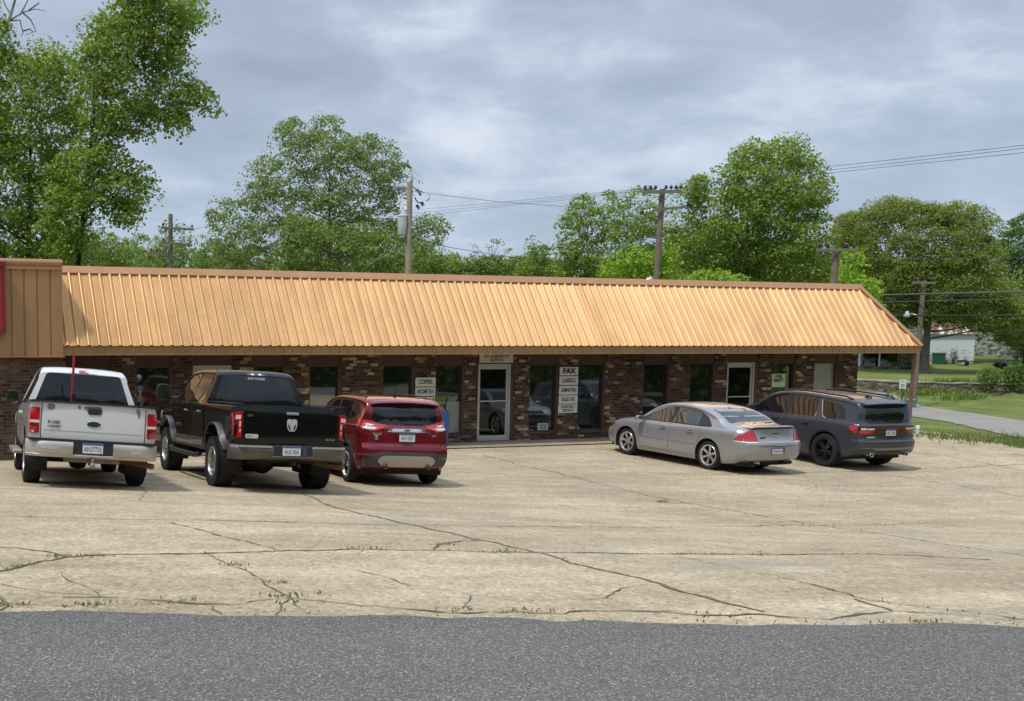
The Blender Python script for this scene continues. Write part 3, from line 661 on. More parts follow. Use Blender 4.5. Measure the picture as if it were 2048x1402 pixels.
def stroke(pts, w):
    P = [Vector(p) for p in pts]; L_, R_ = [], []
    for i, p in enumerate(P):
        t_ = (P[min(i+1, len(P)-1)]-P[max(i-1, 0)]).normalized(); n = Vector((-t_.y, t_.x))*w/2; L_.append(tuple(p+n)); R_.append(tuple(p-n))
    return L_ + R_[::-1]
VIEWS = {'L': lambda a, b: (Vector((a, 3, b)), Vector((0, -1, 0))), 'R': lambda a, b: (Vector((a, -3, b)), Vector((0, 1, 0))), 'B': lambda a, b: (Vector((-3, a, b)), Vector((1, 0, 0))),
         'F': lambda a, b: (Vector((9, a, b)), Vector((-1, 0, 0))), 'T': lambda a, b: (Vector((a, b, 5)), Vector((0, 0, -1)))}
def patch(bvh, poly, view, off, m, name, parent, cell=.06, depth=.012, extra=None, smooth=True):
    """a panel that follows the body surface, standing off it by OFF, with edges that run back into the body"""
    polys = poly if isinstance(poly[0][0], (tuple, list)) else [poly]
    bm = bmesh.new()
    for pl in polys:
        bm.faces.new([bm.verts.new((p[0], p[1], 0)) for p in pl])
    bmesh.ops.triangulate(bm, faces=bm.faces[:])
    xs = [v.co.x for v in bm.verts]; ys = [v.co.y for v in bm.verts]
    for lo, hi, no in ((min(xs), max(xs), Vector((1, 0, 0))), (min(ys), max(ys), Vector((0, 1, 0)))):
        k = max(1, int((hi-lo)/cell))
        for i in range(1, k): bmesh.ops.bisect_plane(bm, geom=bm.verts[:]+bm.edges[:]+bm.faces[:], plane_co=no*(lo+(hi-lo)*i/k), plane_no=no, dist=1e-6)
    bm.verts.index_update(); pos, back = [], []; last = None; miss = []
    for v in bm.verts:
        o, d = VIEWS[view](v.co.x, v.co.y); h = bvh.ray_cast(o, d, 12)[0]
        if h is None: miss.append(v.index); pos.append(None); back.append(None); continue
        pos.append(h-d*off); back.append(h+d*depth)
    ok = [i for i, p in enumerate(pos) if p is not None]
    if not ok: bm.free(); return None
    for i in miss:                          # beyond the silhouette: take the depth of the nearest hit
        v = bm.verts[i] if hasattr(bm.verts, 'ensure_lookup_table') and not bm.verts.ensure_lookup_table() else None
        j = min(ok, key=lambda q: (bm.verts[q].co-v.co).length); pos[i] = pos[j].copy(); back[i] = back[j].copy()
    vs_ = [tuple(p) for p in pos] + [tuple(p) for p in back]; n = len(pos); fs_ = [tuple(v.index for v in f.verts) for f in bm.faces]
    for e in bm.edges:
        if e.is_boundary: a, b = e.verts[0].index, e.verts[1].index; fs_.append((a, b, b+n, a+n))
    bm.free(); return mesh_obj(name, vs_, fs_, m, parent, smooth=smooth, sharp=35)
def mirror_poly(p): return [(-a, b) + tuple(q) for a, b, *q in p]

MTYRE = mat('tyre_rubber', (.022, .022, .023), .85, spec=.25, noise=(6, .3)); MRIMD = mat('rim_shadow', (.012, .012, .013), .7)
MALLOY = mat('alloy_silver', (.62, .62, .60), .3, .8); MCHROME = mat('chrome', (.72, .72, .71), .16, 1.0); MRIMB = mat('rim_black', (.012, .012, .013), .2, .0, coat=.6)
MPLAS = mat('black_plastic', (.018, .018, .019), .55); MPLASG = mat('grey_plastic', (.055, .057, .06), .6); MSEAM = mat('panel_gap', (.008, .008, .009), .7); MUNDER = mat('underbody', (.018, .016, .014), .85, noise=(3, .4)); MRUST = mat('rusty_steel', (.16, .095, .05), .7, .3, noise=(5, .4))
def m_carglass(name, c, ior=1.55): return mat(name, c, .015, 0, .5, ior=ior)
MTINT = m_carglass('tinted_glass', (.008, .009, .011)); MCLEARG = m_carglass('pale_tinted_glass', (.028, .036, .038), 1.8)
MLENSR = mat('red_lens', (.42, .008, .012), .12, 0, .6, coat=1.0); MLENSD = mat('dark_red_lens', (.045, .003, .004), .15, 0, .6, coat=1.0); MLENSM = mat('mid_red_lens', (.20, .005, .008), .14, 0, .6, coat=1.0); MLENSW = mat('clear_lens', (.66, .62, .60), .15, 0, .6, coat=1.0)
MPLATE = mat('plate_white', (.66, .68, .70), .4); MPLATEB = mat('plate_blue', (.05, .10, .26), .5); MBLUE = mat('badge_blue', (.012, .025, .10), .25, coat=1.0); MGOLD = mat('badge_gold', (.60, .47, .22), .3, .7)
def m_paint(name, c, metal, rough, coat=1.0, dust=None, spec=.25):
    m = mat(name, c, rough, metal, spec, coat=coat); t = NT(m); v = t.coords(); n = t.noise(v, 1.3, 5, .65)
    if dust:        # road film: a thin broken layer of tan dust, heavier low down on the panels
        sp = t.node('ShaderNodeSeparateXYZ'); tc = t.node('ShaderNodeTexCoord'); t.link(tc.outputs['Object'], sp.inputs[0])
        low = t.math('SUBTRACT', 1.0, t.math('MINIMUM', t.math('MAXIMUM', t.math('DIVIDE', t.math('SUBTRACT', sp.outputs['Z'], .3), .7), 0), 1))
        f = t.math('MULTIPLY', t.math('MULTIPLY_ADD', low, .75, .25), t.math('MULTIPLY', n, dust)); t.base(t.mix(f, tuple(c[:3])+(1,), (.30, .24, .17, 1))); t.link(t.math('MULTIPLY_ADD', f, .8, rough), t.b.inputs['Roughness'])
        t.link(t.math('MULTIPLY_ADD', f, .5, .03), t.b.inputs['Coat Roughness'])
    return m
def make_wheel(parent, x, y, Rr, wd, rim, style, m_rim, lugs=False):
    t = MB(); h = wd/2
    t.lathe([(rim-.01, -h*.86), (rim+.02, -h*.97), (Rr-.05, -h), (Rr-.02, -h+.012), (Rr-.004, -h+.04), (Rr, 0), (Rr-.004, h-.04), (Rr-.02, h-.012), (Rr-.05, h), (rim+.05, h*1.0), (rim+.02, h*.96), (rim-.012, h*.86)], 56, 'y')
    if lugs:
        for k in range(58):
            for sg in (-1, 1):
                a = 2*math.pi*(k+.5*(sg > 0))/58; ca, sa = math.cos(a), math.sin(a)
                t.rbox((ca*(Rr-.013), sg*(h-.035), sa*(Rr-.013)), (.016, .038, .011), ((ca, 0, sa), (0, 1, 0), (-sa, 0, ca)))
    w = t.build('wheel', MTYRE, parent, smooth=True, sharp=30); w.location = (x, y, Rr)
    r = MB(); yo = h*.80
    r.lathe([(rim-.004, h*.86), (rim+.012, h*.93), (rim+.008, h*.97), (rim-.012, h*.95), (rim-.022, h*.80), (rim-.035, h*.2)], 56, 'y', mi=0)
    r.lathe([(rim-.03, -h*.2), (.001, -h*.25)], 40, 'y', mi=1); r.lathe([(rim-.036, h*.55), (rim-.04, -h*.2)], 40, 'y', mi=1); r.lathe([(rim*.62, -h*.1), (rim*.62, -h*.02), (.02, 0)], 32, 'y', mi=1)
    ns, offs, w0, w1, dish = style
    for k in range(ns):
        for of in offs:
            a = 2*math.pi*k/ns; pts = []
            for (q, ww, yy, sw) in ((.17, w0, yo-dish, of*.35), (.55, (w0+w1)/2, yo-dish*.55, of*.75), (.965, w1, yo-dish*.05, of)):
                rr = rim*q
                for s1, dy in ((-1, 0), (1, 0), (1, -.035), (-1, -.035)):
                    px_, pz_ = rr, sw*rim + s1*ww*rim/2; pts.append((px_*math.cos(a)-pz_*math.sin(a), yy+dy-(.012 if dy == 0 and False else 0), px_*math.sin(a)+pz_*math.cos(a)))
            fs_ = []
            for s_ in range(2):
                for i in range(4): fs_.append((s_*4+i, s_*4+(i+1) % 4, (s_+1)*4+(i+1) % 4, (s_+1)*4+i))
            r.add(pts, fs_, 0)
    r.lathe([(rim*.26, yo-dish-.03), (rim*.26, yo-dish+.002), (rim*.2, yo-dish+.012), (rim*.15, yo-dish+.012), (rim*.13, yo-dish+.03), (.001, yo-dish+.034)], 28, 'y', mi=0)
    for k in range(5 if ns < 8 else 8):
        a = 2*math.pi*(k+.5)/(5 if ns < 8 else 8); r.lathe([(.011, yo-dish+.0), (.011, yo-dish+.022), (.001, yo-dish+.024)], 6, 'y', (rim*.21*math.cos(a), 0, rim*.21*math.sin(a)), 1 if ns < 8 else 0)
    ro = r.build('rim', None, w, smooth=True, sharp=35, mats=[m_rim, MRIMD]); ro.rotation_euler = (0, .37, 0)
    return w
def four_wheels(parent, xr, xf, yh, Rr, wd, rim, style, m_rim, lugs=False, yf=None):
    w0 = make_wheel(parent, xr, yh, Rr, wd, rim, style, m_rim, lugs)
    for x, s in ((xr, -1), (xf, 1), (xf, -1)):
        w = w0.copy(); COL.objects.link(w); w.location = (x, s*yh, Rr); w.rotation_euler = (0, random.uniform(0, 1), 0 if s > 0 else math.pi)
        for ch in w0.children: c = ch.copy(); COL.objects.link(c); c.parent = w
def wells(parent, xs, yo, r, depth=.34, z=None):
    for x, zc in xs:
        for s in (1, -1):
            mb = MB(); N = 22; vs_, fs_ = [], []
            for k in range(N+1):
                a = -.45+(math.pi+.9)*k/N
                for y in (yo, yo-depth): vs_.append((x+r*math.cos(a), s*y, zc+r*math.sin(a)))
            for k in range(N): fs_.append((2*k, 2*k+1, 2*k+3, 2*k+2))
            fs_.append(tuple(2*k+1 for k in range(N+1))); mb.add(vs_, fs_); mb.build('wheel_well', MUNDER, parent, smooth=True, sharp=40)
def arch_band(bvh, parent, x, z, r0, r1, side, m, name, off=.012, a0=-.35, a1=math.pi+.35, squash=1.0):
    N = 28; o = [(x+r1*math.cos(a0+(a1-a0)*k/N), z+r1*squash*math.sin(a0+(a1-a0)*k/N)) for k in range(N+1)]; i = [(x+r0*math.cos(a0+(a1-a0)*k/N), z+r0*math.sin(a0+(a1-a0)*k/N)) for k in range(N+1)]
    polys = [[o[k], o[k+1], i[k+1], i[k]] for k in range(N)]
    bm_polys = polys; return patch(bvh, bm_polys, side, off, m, name, parent, cell=.3, depth=.05)
def plate(parent, x, y, z, txt, tilt=0.0, top='', label=None):
    mb = MB(); mb.box(x-.006, x, y-.1525, y+.1525, z-.076, z+.076); p = mb.build('license_plate', MPLATE, parent)
    if label: p['label'] = label
    b = MB(); b.box(x-.0075, x-.006, y-.15, y+.15, z+.046, z+.074); b.build('plate_band', MPLATEB, p)
    text_mesh('plate_number', txt, .105, mat('plate_ink', (.02, .03, .09), .5) if 'plate_ink' not in MATS else MATS['plate_ink'], p, face_rear(x-.0075, y, z-.018), .0006, .0, .62)
    return p
def side_mirror(parent, x, y, z, w, h, m, mg, d=.10, arm=.12):
    s = 1 if y > 0 else -1; c = (x, y+s*(arm+w/2), z)
    mb = MB(); N = 14; rings = []
    prof = [(-.02, .92), (.0, 1.0), (d*.5, .98), (d*.85, .8), (d, .45)]
    vs_, fs_ = [], []
    for dx, k in prof:
        for q in range(N):
            a = 2*math.pi*q/N; e = .55; cx_ = math.copysign(abs(math.cos(a))**e, math.cos(a)); cz_ = math.copysign(abs(math.sin(a))**e, math.sin(a)); vs_.append((c[0]+dx, c[1]+cx_*w/2*k, c[2]+cz_*h/2*k))
    for i in range(len(prof)-1):
        for q in range(N): fs_.append((i*N+q, i*N+(q+1) % N, (i+1)*N+(q+1) % N, (i+1)*N+q))
    fs_.append(tuple((len(prof)-1)*N+q for q in range(N))); mb.add(vs_, fs_)
    mb.rbox((x+.03, y+s*arm*.45, z-h*.28), (.03, arm*.6+.03, .02), ((1, 0, 0), (0, 1, 0), (0, 0, 1))); o = mb.build('side_mirror', m, parent, smooth=True, sharp=40)
    g = MB(); vs_ = [(c[0]-.021, c[1]+math.copysign(abs(math.cos(2*math.pi*q/N))**.55, math.cos(2*math.pi*q/N))*w*.44, c[2]+math.copysign(abs(math.sin(2*math.pi*q/N))**.55, math.sin(2*math.pi*q/N))*h*.44) for q in range(N)]
    g.add(vs_, [tuple(range(N))]); g.build('mirror_glass', mg, o); return o
MMIRR = mat('mirror_glass', (.55, .57, .58), .05, 1.0)
def place_vehicle(root, X, Y, a, wb, ro, tr, roll=0.0):
    h = np.array([-math.sin(a), math.cos(a), 0]); l = np.array([-h[1], h[0], 0]); P = {}
    for k, (u, v) in dict(RL=(ro, tr/2), RR=(ro, -tr/2), FL=(ro+wb, tr/2), FR=(ro+wb, -tr/2)).items():
        q = np.array([X, Y, 0]) + h*u + l*v; q[2] = gz(q[0], q[1]); P[k] = q
    fw = (P['FL']+P['FR']-P['RL']-P['RR'])/2/wb; lf = (P['RL']+P['FL']-P['RR']-P['FR'])/2/tr; fw /= np.linalg.norm(fw); lf -= fw*lf.dot(fw); lf /= np.linalg.norm(lf); up = np.cross(fw, lf)
    o = (P['RL']+P['RR']+P['FL']+P['FR'])/4 - fw*(ro+wb/2)
    M_ = Matrix([[fw[0], lf[0], up[0], o[0]], [fw[1], lf[1], up[1], o[1]], [fw[2], lf[2], up[2], o[2]], [0, 0, 0, 1]]); root.matrix_world = M_
    root.location = M_.to_translation(); root.rotation_euler = M_.to_euler()
    if roll:                                  # the body leans on its springs; the wheels stay put
        for ch in root.children:
            if ch.name.split('.')[0] != 'wheel': ch.matrix_basis = Matrix.Translation((0, 0, .35)) @ Matrix.Rotation(R(roll), 4, 'X') @ Matrix.Translation((0, 0, -.35)) @ ch.matrix_basis
def ellipse(cx, cy, rx, ry, n=28): return [(cx+rx*math.cos(2*math.pi*k/n), cy+ry*math.sin(2*math.pi*k/n)) for k in range(n)]
def oval_badge(bvh, parent, y, z, rx, ry, view='B'):
    e = patch(bvh, ellipse(y, z, rx, ry), view, .012, MCHROME, 'badge', parent, cell=.2); o = patch(bvh, ellipse(y, z, rx*.9, ry*.84), view, .014, MBLUE, 'badge_face', e, cell=.2)
    xx = min(v.co.x for v in o.data.vertices); text_mesh('badge_script', 'Ford', ry*1.5, MCHROME, e, face_rear(xx-.001, y, z), .001, 0.0, 1.15, .35)
def seam(bvh, parent, polys, view, w=.008, m=None, off=.0015, name='panel_gap'):
    return patch(bvh, [stroke(p, w) for p in polys], view, off, m or MSEAM, name, parent, cell=.09, depth=.004)
# ------------------------------------------------------------------ silver pickup
def silver_pickup():
    P = m_paint('silver_paint', (.72, .725, .72), .25, .36, dust=.35); P2 = mat('primer_spot', (.17, .18, .18), .7)
    root = empty('pickup_truck'); tag(root, 'silver pickup truck with peeling spots on its tailgate, parked by the tan wing', 'pickup truck')
    xr, xf, yh, RR = 1.22, 4.75, .83, .39; ww = [(xr, RR+.02, .475, .36)]; wf = [(xf, RR+.02, .475, .36)]
    bed = loft_body('bed', root, P, .05, 1.97, [(0, 1.285), (2, 1.285)], [(0, 1.262), (2, 1.262)], [(0, .60), (.6, .55), (2, .52)], [(0, .955), (.3, .972), (2, .972)], .2, rear=[(.5, .03), (.8, .0), (1.3, .025)], rc=.05, fc=0, rfade=.25, wheels=ww, crown=.01,
                    openings=lambda c: c.z > 1.2 and abs(c.y) < .80 and .14 < c.x < 1.9)
    lin_ = MB(); lin_.add([(.14, -.8, 1.27), (1.9, -.8, 1.27), (1.9, .8, 1.27), (.14, .8, 1.27), (.14, -.8, .78), (1.9, -.8, .78), (1.9, .8, .78), (.14, .8, .78)], [(4, 5, 6, 7), (0, 1, 5, 4), (1, 2, 6, 5), (2, 3, 7, 6), (3, 0, 4, 7)]); lin_.build('bed_liner', MPLAS, root)
    for s in (1, -1): rl = MB(); rl.rbox((1.0, s*.885, 1.292), (.93, .075, .012), ((1, 0, 0), (0, 1, 0), (0, 0, 1))); rl.build('bed_rail_cap', MPLAS, root)
    rl = MB(); rl.rbox((.085, 0, 1.297), (.05, .93, .014), ((1, 0, 0), (0, 1, 0), (0, 0, 1))); rl.build('tailgate_cap', MPLAS, root)
    cab = loft_body('cab', root, P, 2.01, 5.66, [(2.01, 1.80), (2.08, 1.855), (2.4, 1.90), (3.0, 1.915), (3.6, 1.89), (3.95, 1.80), (4.62, 1.26), (4.78, 1.21), (5.4, 1.13), (5.6, 1.02), (5.66, .95)], [(2.01, 1.24), (4.5, 1.19), (4.8, 1.15), (5.5, 1.04), (5.66, .90)], [(2.01, .50), (4.2, .48), (5.0, .52), (5.66, .5)], [(2.01, .968), (5.2, .968), (5.66, .90)], .38,
                    rear=[(.5, 0), (1.2, 0), (1.85, .10)], rc=.05, fc=.16, rfade=.35, ffade=.5, wheels=wf)
    wells(root, [(xr, RR+.02), (xf, RR+.02)], .955, .472)
    bb, bc = bvh_of(bed), bvh_of(cab)
    # tailgate
    tg = patch(bb, rpoly([(.77, .70), (.77, 1.278), (-.77, 1.278), (-.77, .70)], .03), 'B', .012, P, 'tailgate', root)
    bt = bvh_of(tg, bed)
    seam(bb, root, [[(.785, .69), (.785, 1.26)], [(-.785, .69), (-.785, 1.26)]], 'B', .012)
    cr = patch(bt, [(.75, .862), (.75, .874), (-.75, .874), (-.75, .862)], 'B', .004, mat('silver_edge', (.66, .68, .69), .3, .5), 'crease', tg)
    hb = patch(bt, rpoly([(.10, 1.13), (.10, 1.225), (-.10, 1.225), (-.10, 1.13)], .03), 'B', .012, MPLAS, 'tailgate_handle', tg); patch(bvh_of(hb), rpoly([(.06, 1.145), (.06, 1.18), (-.06, 1.18), (-.06, 1.145)], .012), 'B', .003, MSEAM, 'handle_recess', hb)
    for pts in ([(.62, 1.262), (.70, 1.26), (.71, 1.19), (.66, 1.16), (.60, 1.18), (.585, 1.24)], [(.265, 1.25), (.24, 1.20), (.215, 1.19), (.205, 1.255)], [(.175, 1.215), (.13, 1.255), (-.10, 1.255), (-.125, 1.19), (-.10, 1.13), (.09, 1.13), (.12, 1.19)], [(-.63, 1.26), (-.69, 1.255), (-.70, 1.13), (-.67, 1.10), (-.66, 1.17), (-.635, 1.20)]):
        patch(bt, rpoly(pts, .03), 'B', .0025, P2, 'peeled_paint', tg)
    oval_badge(bt, tg, .005, .985, .105, .042)
    xx = -.0
    text_mesh('lettering', 'F-150', .058, MPLASG, tg, face_rear(.03, .60, .985), .003, .003, 1.35); text_mesh('lettering', '4X4 OFF ROAD', .042, MPLASG, tg, face_rear(.03, .60, .925), .002, .001, .62)
    # lamps
    for s in (1, -1):
        f = (lambda p: p) if s > 0 else mirror_poly
        lens = patch(bb, rpoly(f([(.812, .815), (.812, 1.195), (.955, 1.195), (.955, .815)]), .02), 'B', .016, MLENSR, 'taillight', root, depth=.03)
        patch(bvh_of(lens), rpoly(f([(.812, .965), (.812, 1.005), (.95, 1.005), (.95, .965)]), .006), 'B', .004, MLENSW, 'reverse_lens', lens); patch(bvh_of(lens), rpoly(f([(.825, .83), (.825, .955), (.94, .955), (.94, .83)]), .01), 'B', .003, MLENSM, 'brake_lens', lens)
        patch(bb, rpoly([(.03, .82), (.03, 1.19), (.16, 1.18), (.13, .83)], .03), 'L' if s > 0 else 'R', .008, MLENSR, 'taillight_side', root)
    # bumper: bright ends, dark middle step, bright lower bar
    CH = mat('dull_chrome', (.50, .475, .42), .42, .7, noise=(2.2, .15))
    def beam(y0, y1, z0, z1, xo, name, m, n=14, thick=.12, par=root, lowcut=None):
        vs_, fs_ = [], []
        for i in range(n+1):
            y = y0+(y1-y0)*i/n; cx = xo+.20*max(0, (abs(y)-.72)/.28)**2.2; zl = z0 if lowcut is None else z0+lowcut*max(0, 1-abs(abs(y)-.3)/.12)*0
            for x_, z_ in ((cx+thick, z0+.02), (cx+.03, z0), (cx+.004, z0+.035), (cx, (z0+z1)/2), (cx+.004, z1-.03), (cx+.03, z1), (cx+thick, z1)): vs_.append((x_, y, z_))
        k = 7
        for i in range(n):
            for j in range(k): fs_.append((i*k+j, i*k+(j+1) % k, (i+1)*k+(j+1) % k, (i+1)*k+j))
        fs_ += [tuple(range(k)), tuple(n*k+q for q in range(k-1, -1, -1))]
        return mesh_obj(name, vs_, fs_, m, par, smooth=True, sharp=40)
    bp = beam(-.99, .99, .47, .535, -.05, 'rear_bumper', CH, 30); beam(.30, .995, .50, .715, -.055, 'bumper_end', CH, par=bp); beam(-.995, -.30, .50, .715, -.055, 'bumper_end', CH, par=bp)
    st = MB(); st.box(-.035, .12, -.30, .30, .53, .72); st.box(-.04, .16, -.96, .96, .715, .745); st.build('bumper_step', MPLAS, bp)
    text_mesh('lettering', 'Tennessee', .075, mat('lettering_grey', (.75, .75, .70), .4), bp, face_rear(-.058, .66, .615), .001, .0, .9, .3); text_mesh('lettering', '4x4 LX', .06, MATS['lettering_grey'], bp, face_rear(-.058, -.66, .595), .001, .0, .9)
    plate(root, -.036, .005, .625, 'AN27TDJ')
    # glass
    rw = patch(bc, rpoly([(.80, 1.255), (.615, 1.785), (-.615, 1.785), (-.80, 1.255)], .06), 'B', .004, MTINT, 'rear_window', root)
    lb = patch(bc, rpoly([(.22, 1.80), (.22, 1.855), (-.22, 1.855), (-.22, 1.80)], .01), 'B', .012, MLENSW, 'high_brake_light', root); patch(bvh_of(lb), [(.08, 1.803), (.08, 1.852), (-.08, 1.852), (-.08, 1.803)], 'B', .003, MLENSR, 'red_lens', lb)
    seam(bc, root, [[(.64, 1.80), (.70, 1.885)], [(-.64, 1.80), (-.70, 1.885)]], 'B', .015)
    patch(bc, rpoly([(-.78, 1.25), (-.60, 1.80), (.60, 1.80), (.78, 1.25)], .06), 'F', .004, MTINT, 'windshield', root)
    for side in 'LR':
        s = 1 if side == 'L' else -1
        patch(bc, rpoly([(2.2, 1.27), (2.3, 1.80), (3.02, 1.82), (3.02, 1.26)], .05), side, .004, MTINT, 'side_window', root); patch(bc, rpoly([(3.1, 1.26), (3.1, 1.82), (3.65, 1.78), (4.32, 1.27)], .05), side, .004, MTINT, 'side_window', root)
        seam(bc, root, [[(3.06, .52), (3.06, 1.84)], [(4.28, .55), (4.28, 1.2)], [(2.15, .7), (2.15, 1.3)], [(2.1, .53), (4.25, .53)]], side)
        patch(bc, rpoly([(3.15, 1.06), (3.15, 1.11), (3.38, 1.11), (3.38, 1.06)], .02), side, .03, P, 'door_handle', root)
        bd = MB(); bd.box(2.2, 4.15, s*.93 if s > 0 else -1.10, 1.10 if s > 0 else -.93, .40, .46); b = bd.build('running_board', mat('step_alloy', (.45, .44, .42), .35, .7) if 'step_alloy' not in MATS else MATS['step_alloy'], root); bevel_obj(b, .02, 3)
        side_mirror(root, 4.15, s*.93, 1.34, .22, .27, MPLAS, MMIRR, .14, .04)
        patch(bc, rpoly([(5.25, .88), (5.25, 1.08), (5.6, 1.0), (5.62, .86)], .04), side, .006, MLENSW, 'headlight', root)
    patch(bc, rpoly([(-.62, .72), (-.62, 1.0), (.62, 1.0), (.62, .72)], .05), 'F', .03, MPLASG, 'grille', root); patch(bc, rpoly([(.66, .80), (.66, 1.0), (.9, 1.0), (.9, .82)], .03), 'F', .02, MLENSW, 'headlight', root); patch(bc, rpoly([(-.66, .80), (-.66, 1.0), (-.9, 1.0), (-.9, .82)], .03), 'F', .02, MLENSW, 'headlight', root); patch(bc, rpoly([(-.9, .52), (-.9, .70), (.9, .70), (.9, .52)], .04), 'F', .06, CH, 'front_bumper', root)
    ub = MB(); ub.box(.3, 5.3, -.42, .42, .42, .62); ub.tube([(xr, -.7, RR), (xr, .7, RR)], .055, 10); ub.lathe([(.01, -.16), (.12, -.12), (.16, 0), (.12, .12), (.01, .16)], 16, 'y', (xr, .1, RR)); ub.tube([(xf, -.7, RR), (xf, .7, RR)], .05, 8); ub.build('underbody', MUNDER, root)
    ht = MB(); ht.box(-.02, .25, -.04, .04, .36, .44); ht.box(.08, .14, -.42, .42, .40, .46); ht.lathe([(.045, 0), (.03, .03), (.012, .05), (.025, .075), (.012, .1), (.001, .105)], 14, 'z', (-.07, 0, .37)); ht.box(-.11, -.0, -.035, .035, .345, .37); ht.build('tow_hitch', mat('hitch_steel', (.22, .19, .16), .5, .5, noise=(8, .4)), root)
    ex = MB(); ex.tube([(.9, -.45, .42), (.55, -.62, .42), (.32, -.86, .40), (.22, -.96, .385)], .045, 14); ex.build('exhaust_pipe', MRUST, root, smooth=True, sharp=40)
    four_wheels(root, xr, xf, yh, RR, .265, .23, (5, (0,), .5, .62, .03), MALLOY)
    place_vehicle(root, -13.133, -10.973, -.085, 3.53, 1.22, 1.70, 1.2); return root
SP = silver_pickup()

# ------------------------------------------------------------------ black pickup
def black_pickup():
    P = m_paint('black_gloss', (.006, .006, .0065), .0, .22, dust=.015, coat=.65, spec=.05); BR = mat('bronze_trim', (.10, .085, .065), .42, .3, coat=.4, noise=(3, .2))
    BR2 = mat('flare_dark', (.012, .0108, .0095), .85, spec=.15); CHD2 = mat('trim_bright', (.30, .29, .28), .38, .8)
    root = empty('pickup_truck'); tag(root, 'black heavy duty pickup truck with chrome trimmed wheel arches and large tyres', 'pickup truck')
    xr, xf, yh, RR = 1.27, 5.06, .86, .43; zc = RR+.06; ra = .54
    bed = loft_body('bed', root, P, .06, 2.02, [(0, 1.44), (2.1, 1.44)], [(0, 1.405), (2.1, 1.405)], [(0, .72), (.6, .66), (2.1, .62)], [(0, .965), (.3, .985), (2.1, .985)], .2, rear=[(.6, .02), (.9, .0), (1.25, .0), (1.44, .03)], rc=.05, fc=0, rfade=.25, wheels=[(xr, zc, ra, .38)], crown=.01, char=.012,
                    openings=lambda c: c.z > 1.36 and abs(c.y) < .80 and .15 < c.x < 1.95)
    ln = MB(); ln.add([(.15, -.8, 1.43), (1.95, -.8, 1.43), (1.95, .8, 1.43), (.15, .8, 1.43), (.15, -.8, .95), (1.95, -.8, .95), (1.95, .8, .95), (.15, .8, .95)], [(4, 5, 6, 7), (0, 1, 5, 4), (1, 2, 6, 5), (2, 3, 7, 6), (3, 0, 4, 7)]); ln.build('bed_liner', MPLAS, root)
    for s in (1, -1): rl = MB(); rl.rbox((1.05, s*.875, 1.448), (.95, .07, .010), ((1, 0, 0), (0, 1, 0), (0, 0, 1))); rl.build('bed_rail_cap', MPLAS, root)
    cab = loft_body('cab', root, P, 2.06, 6.03, [(2.06, 1.95), (2.14, 2.0), (2.5, 2.035), (3.2, 2.05), (3.9, 2.03), (4.2, 1.95), (4.85, 1.46), (5.0, 1.42), (5.6, 1.38), (5.9, 1.30), (6.03, 1.2)], [(2.06, 1.40), (4.7, 1.36), (5.0, 1.32), (5.8, 1.24), (6.03, 1.1)], [(2.06, .58), (4.5, .56), (5.3, .62), (6.03, .6)], [(2.06, .982), (5.6, .985), (6.03, .93)], .33, inset=.085,
                    rear=[(.6, 0), (1.35, 0), (2.0, .12)], rc=.05, fc=.13, rfade=.35, ffade=.5, wheels=[(xf, zc, ra, .38)], char=.012)
    wells(root, [(xr, zc), (xf, zc)], .965, ra-.003)
    bb, bc = bvh_of(bed), bvh_of(cab)
    tg = patch(bb, rpoly([(.80, .80), (.80, 1.432), (-.80, 1.432), (-.80, .80)], .03), 'B', .014, P, 'tailgate', root); bt = bvh_of(tg, bed)
    seam(bb, root, [[(.815, .78), (.815, 1.42)], [(-.815, .78), (-.815, 1.42)]], 'B', .012)
    patch(bt, [(.78, 1.335), (.78, 1.345), (-.78, 1.345), (-.78, 1.335)], 'B', .006, P, 'crease', tg)
    patch(bt, rpoly([(.105, 1.29), (.105, 1.335), (-.105, 1.335), (-.105, 1.29)], .012), 'B', .02, MCHROME, 'tailgate_handle', tg)
    # ram's head shaped badge: bright shield with two dark hollows
    zb = 1.125; sh_ = patch(bt, rpoly([(-.085, zb+.09, .02), (-.03, zb+.105, .02), (0, zb+.085, .01), (.03, zb+.105, .02), (.085, zb+.09, .02), (.088, zb-.02, .05), (.05, zb-.10, .03), (-.05, zb-.10, .03), (-.088, zb-.02, .05)], .02), 'B', .012, mat('badge_silver', (.58, .58, .57), .42, .4), 'badge', tg, cell=.1)
    bs = bvh_of(sh_)
    for s in (1, -1):
        q = [(.062, zb+.035), (.068, zb-.02), (.04, zb-.082), (.020, zb-.085), (.03, zb-.02), (.052, zb+.0)]
        patch(bs, rpoly([(s*a, b) for a, b in q], .012), 'B', .002, MPLAS, 'badge_hollow', sh_, cell=.1)
    text_mesh('lettering', '2500', .052, MCHROME, tg, face_rear(.042, .715, 1.265), .002, .002, .95)
    bd = patch(bt, rpoly([(.78, .895), (.78, .965), (.565, .965), (.565, .895)], .03), 'B', .008, mat('badge_cream', (.62, .60, .54), .4, .4), 'trim_badge', tg, cell=.1); text_mesh('lettering', 'LONGHORN', .03, MPLAS, bd, face_rear(.05, .672, .93), .001, .0, 1.0)
    text_mesh('lettering', '4X4', .055, MCHROME, tg, face_rear(.042, -.665, .905), .002, .001, 1.7, .2)
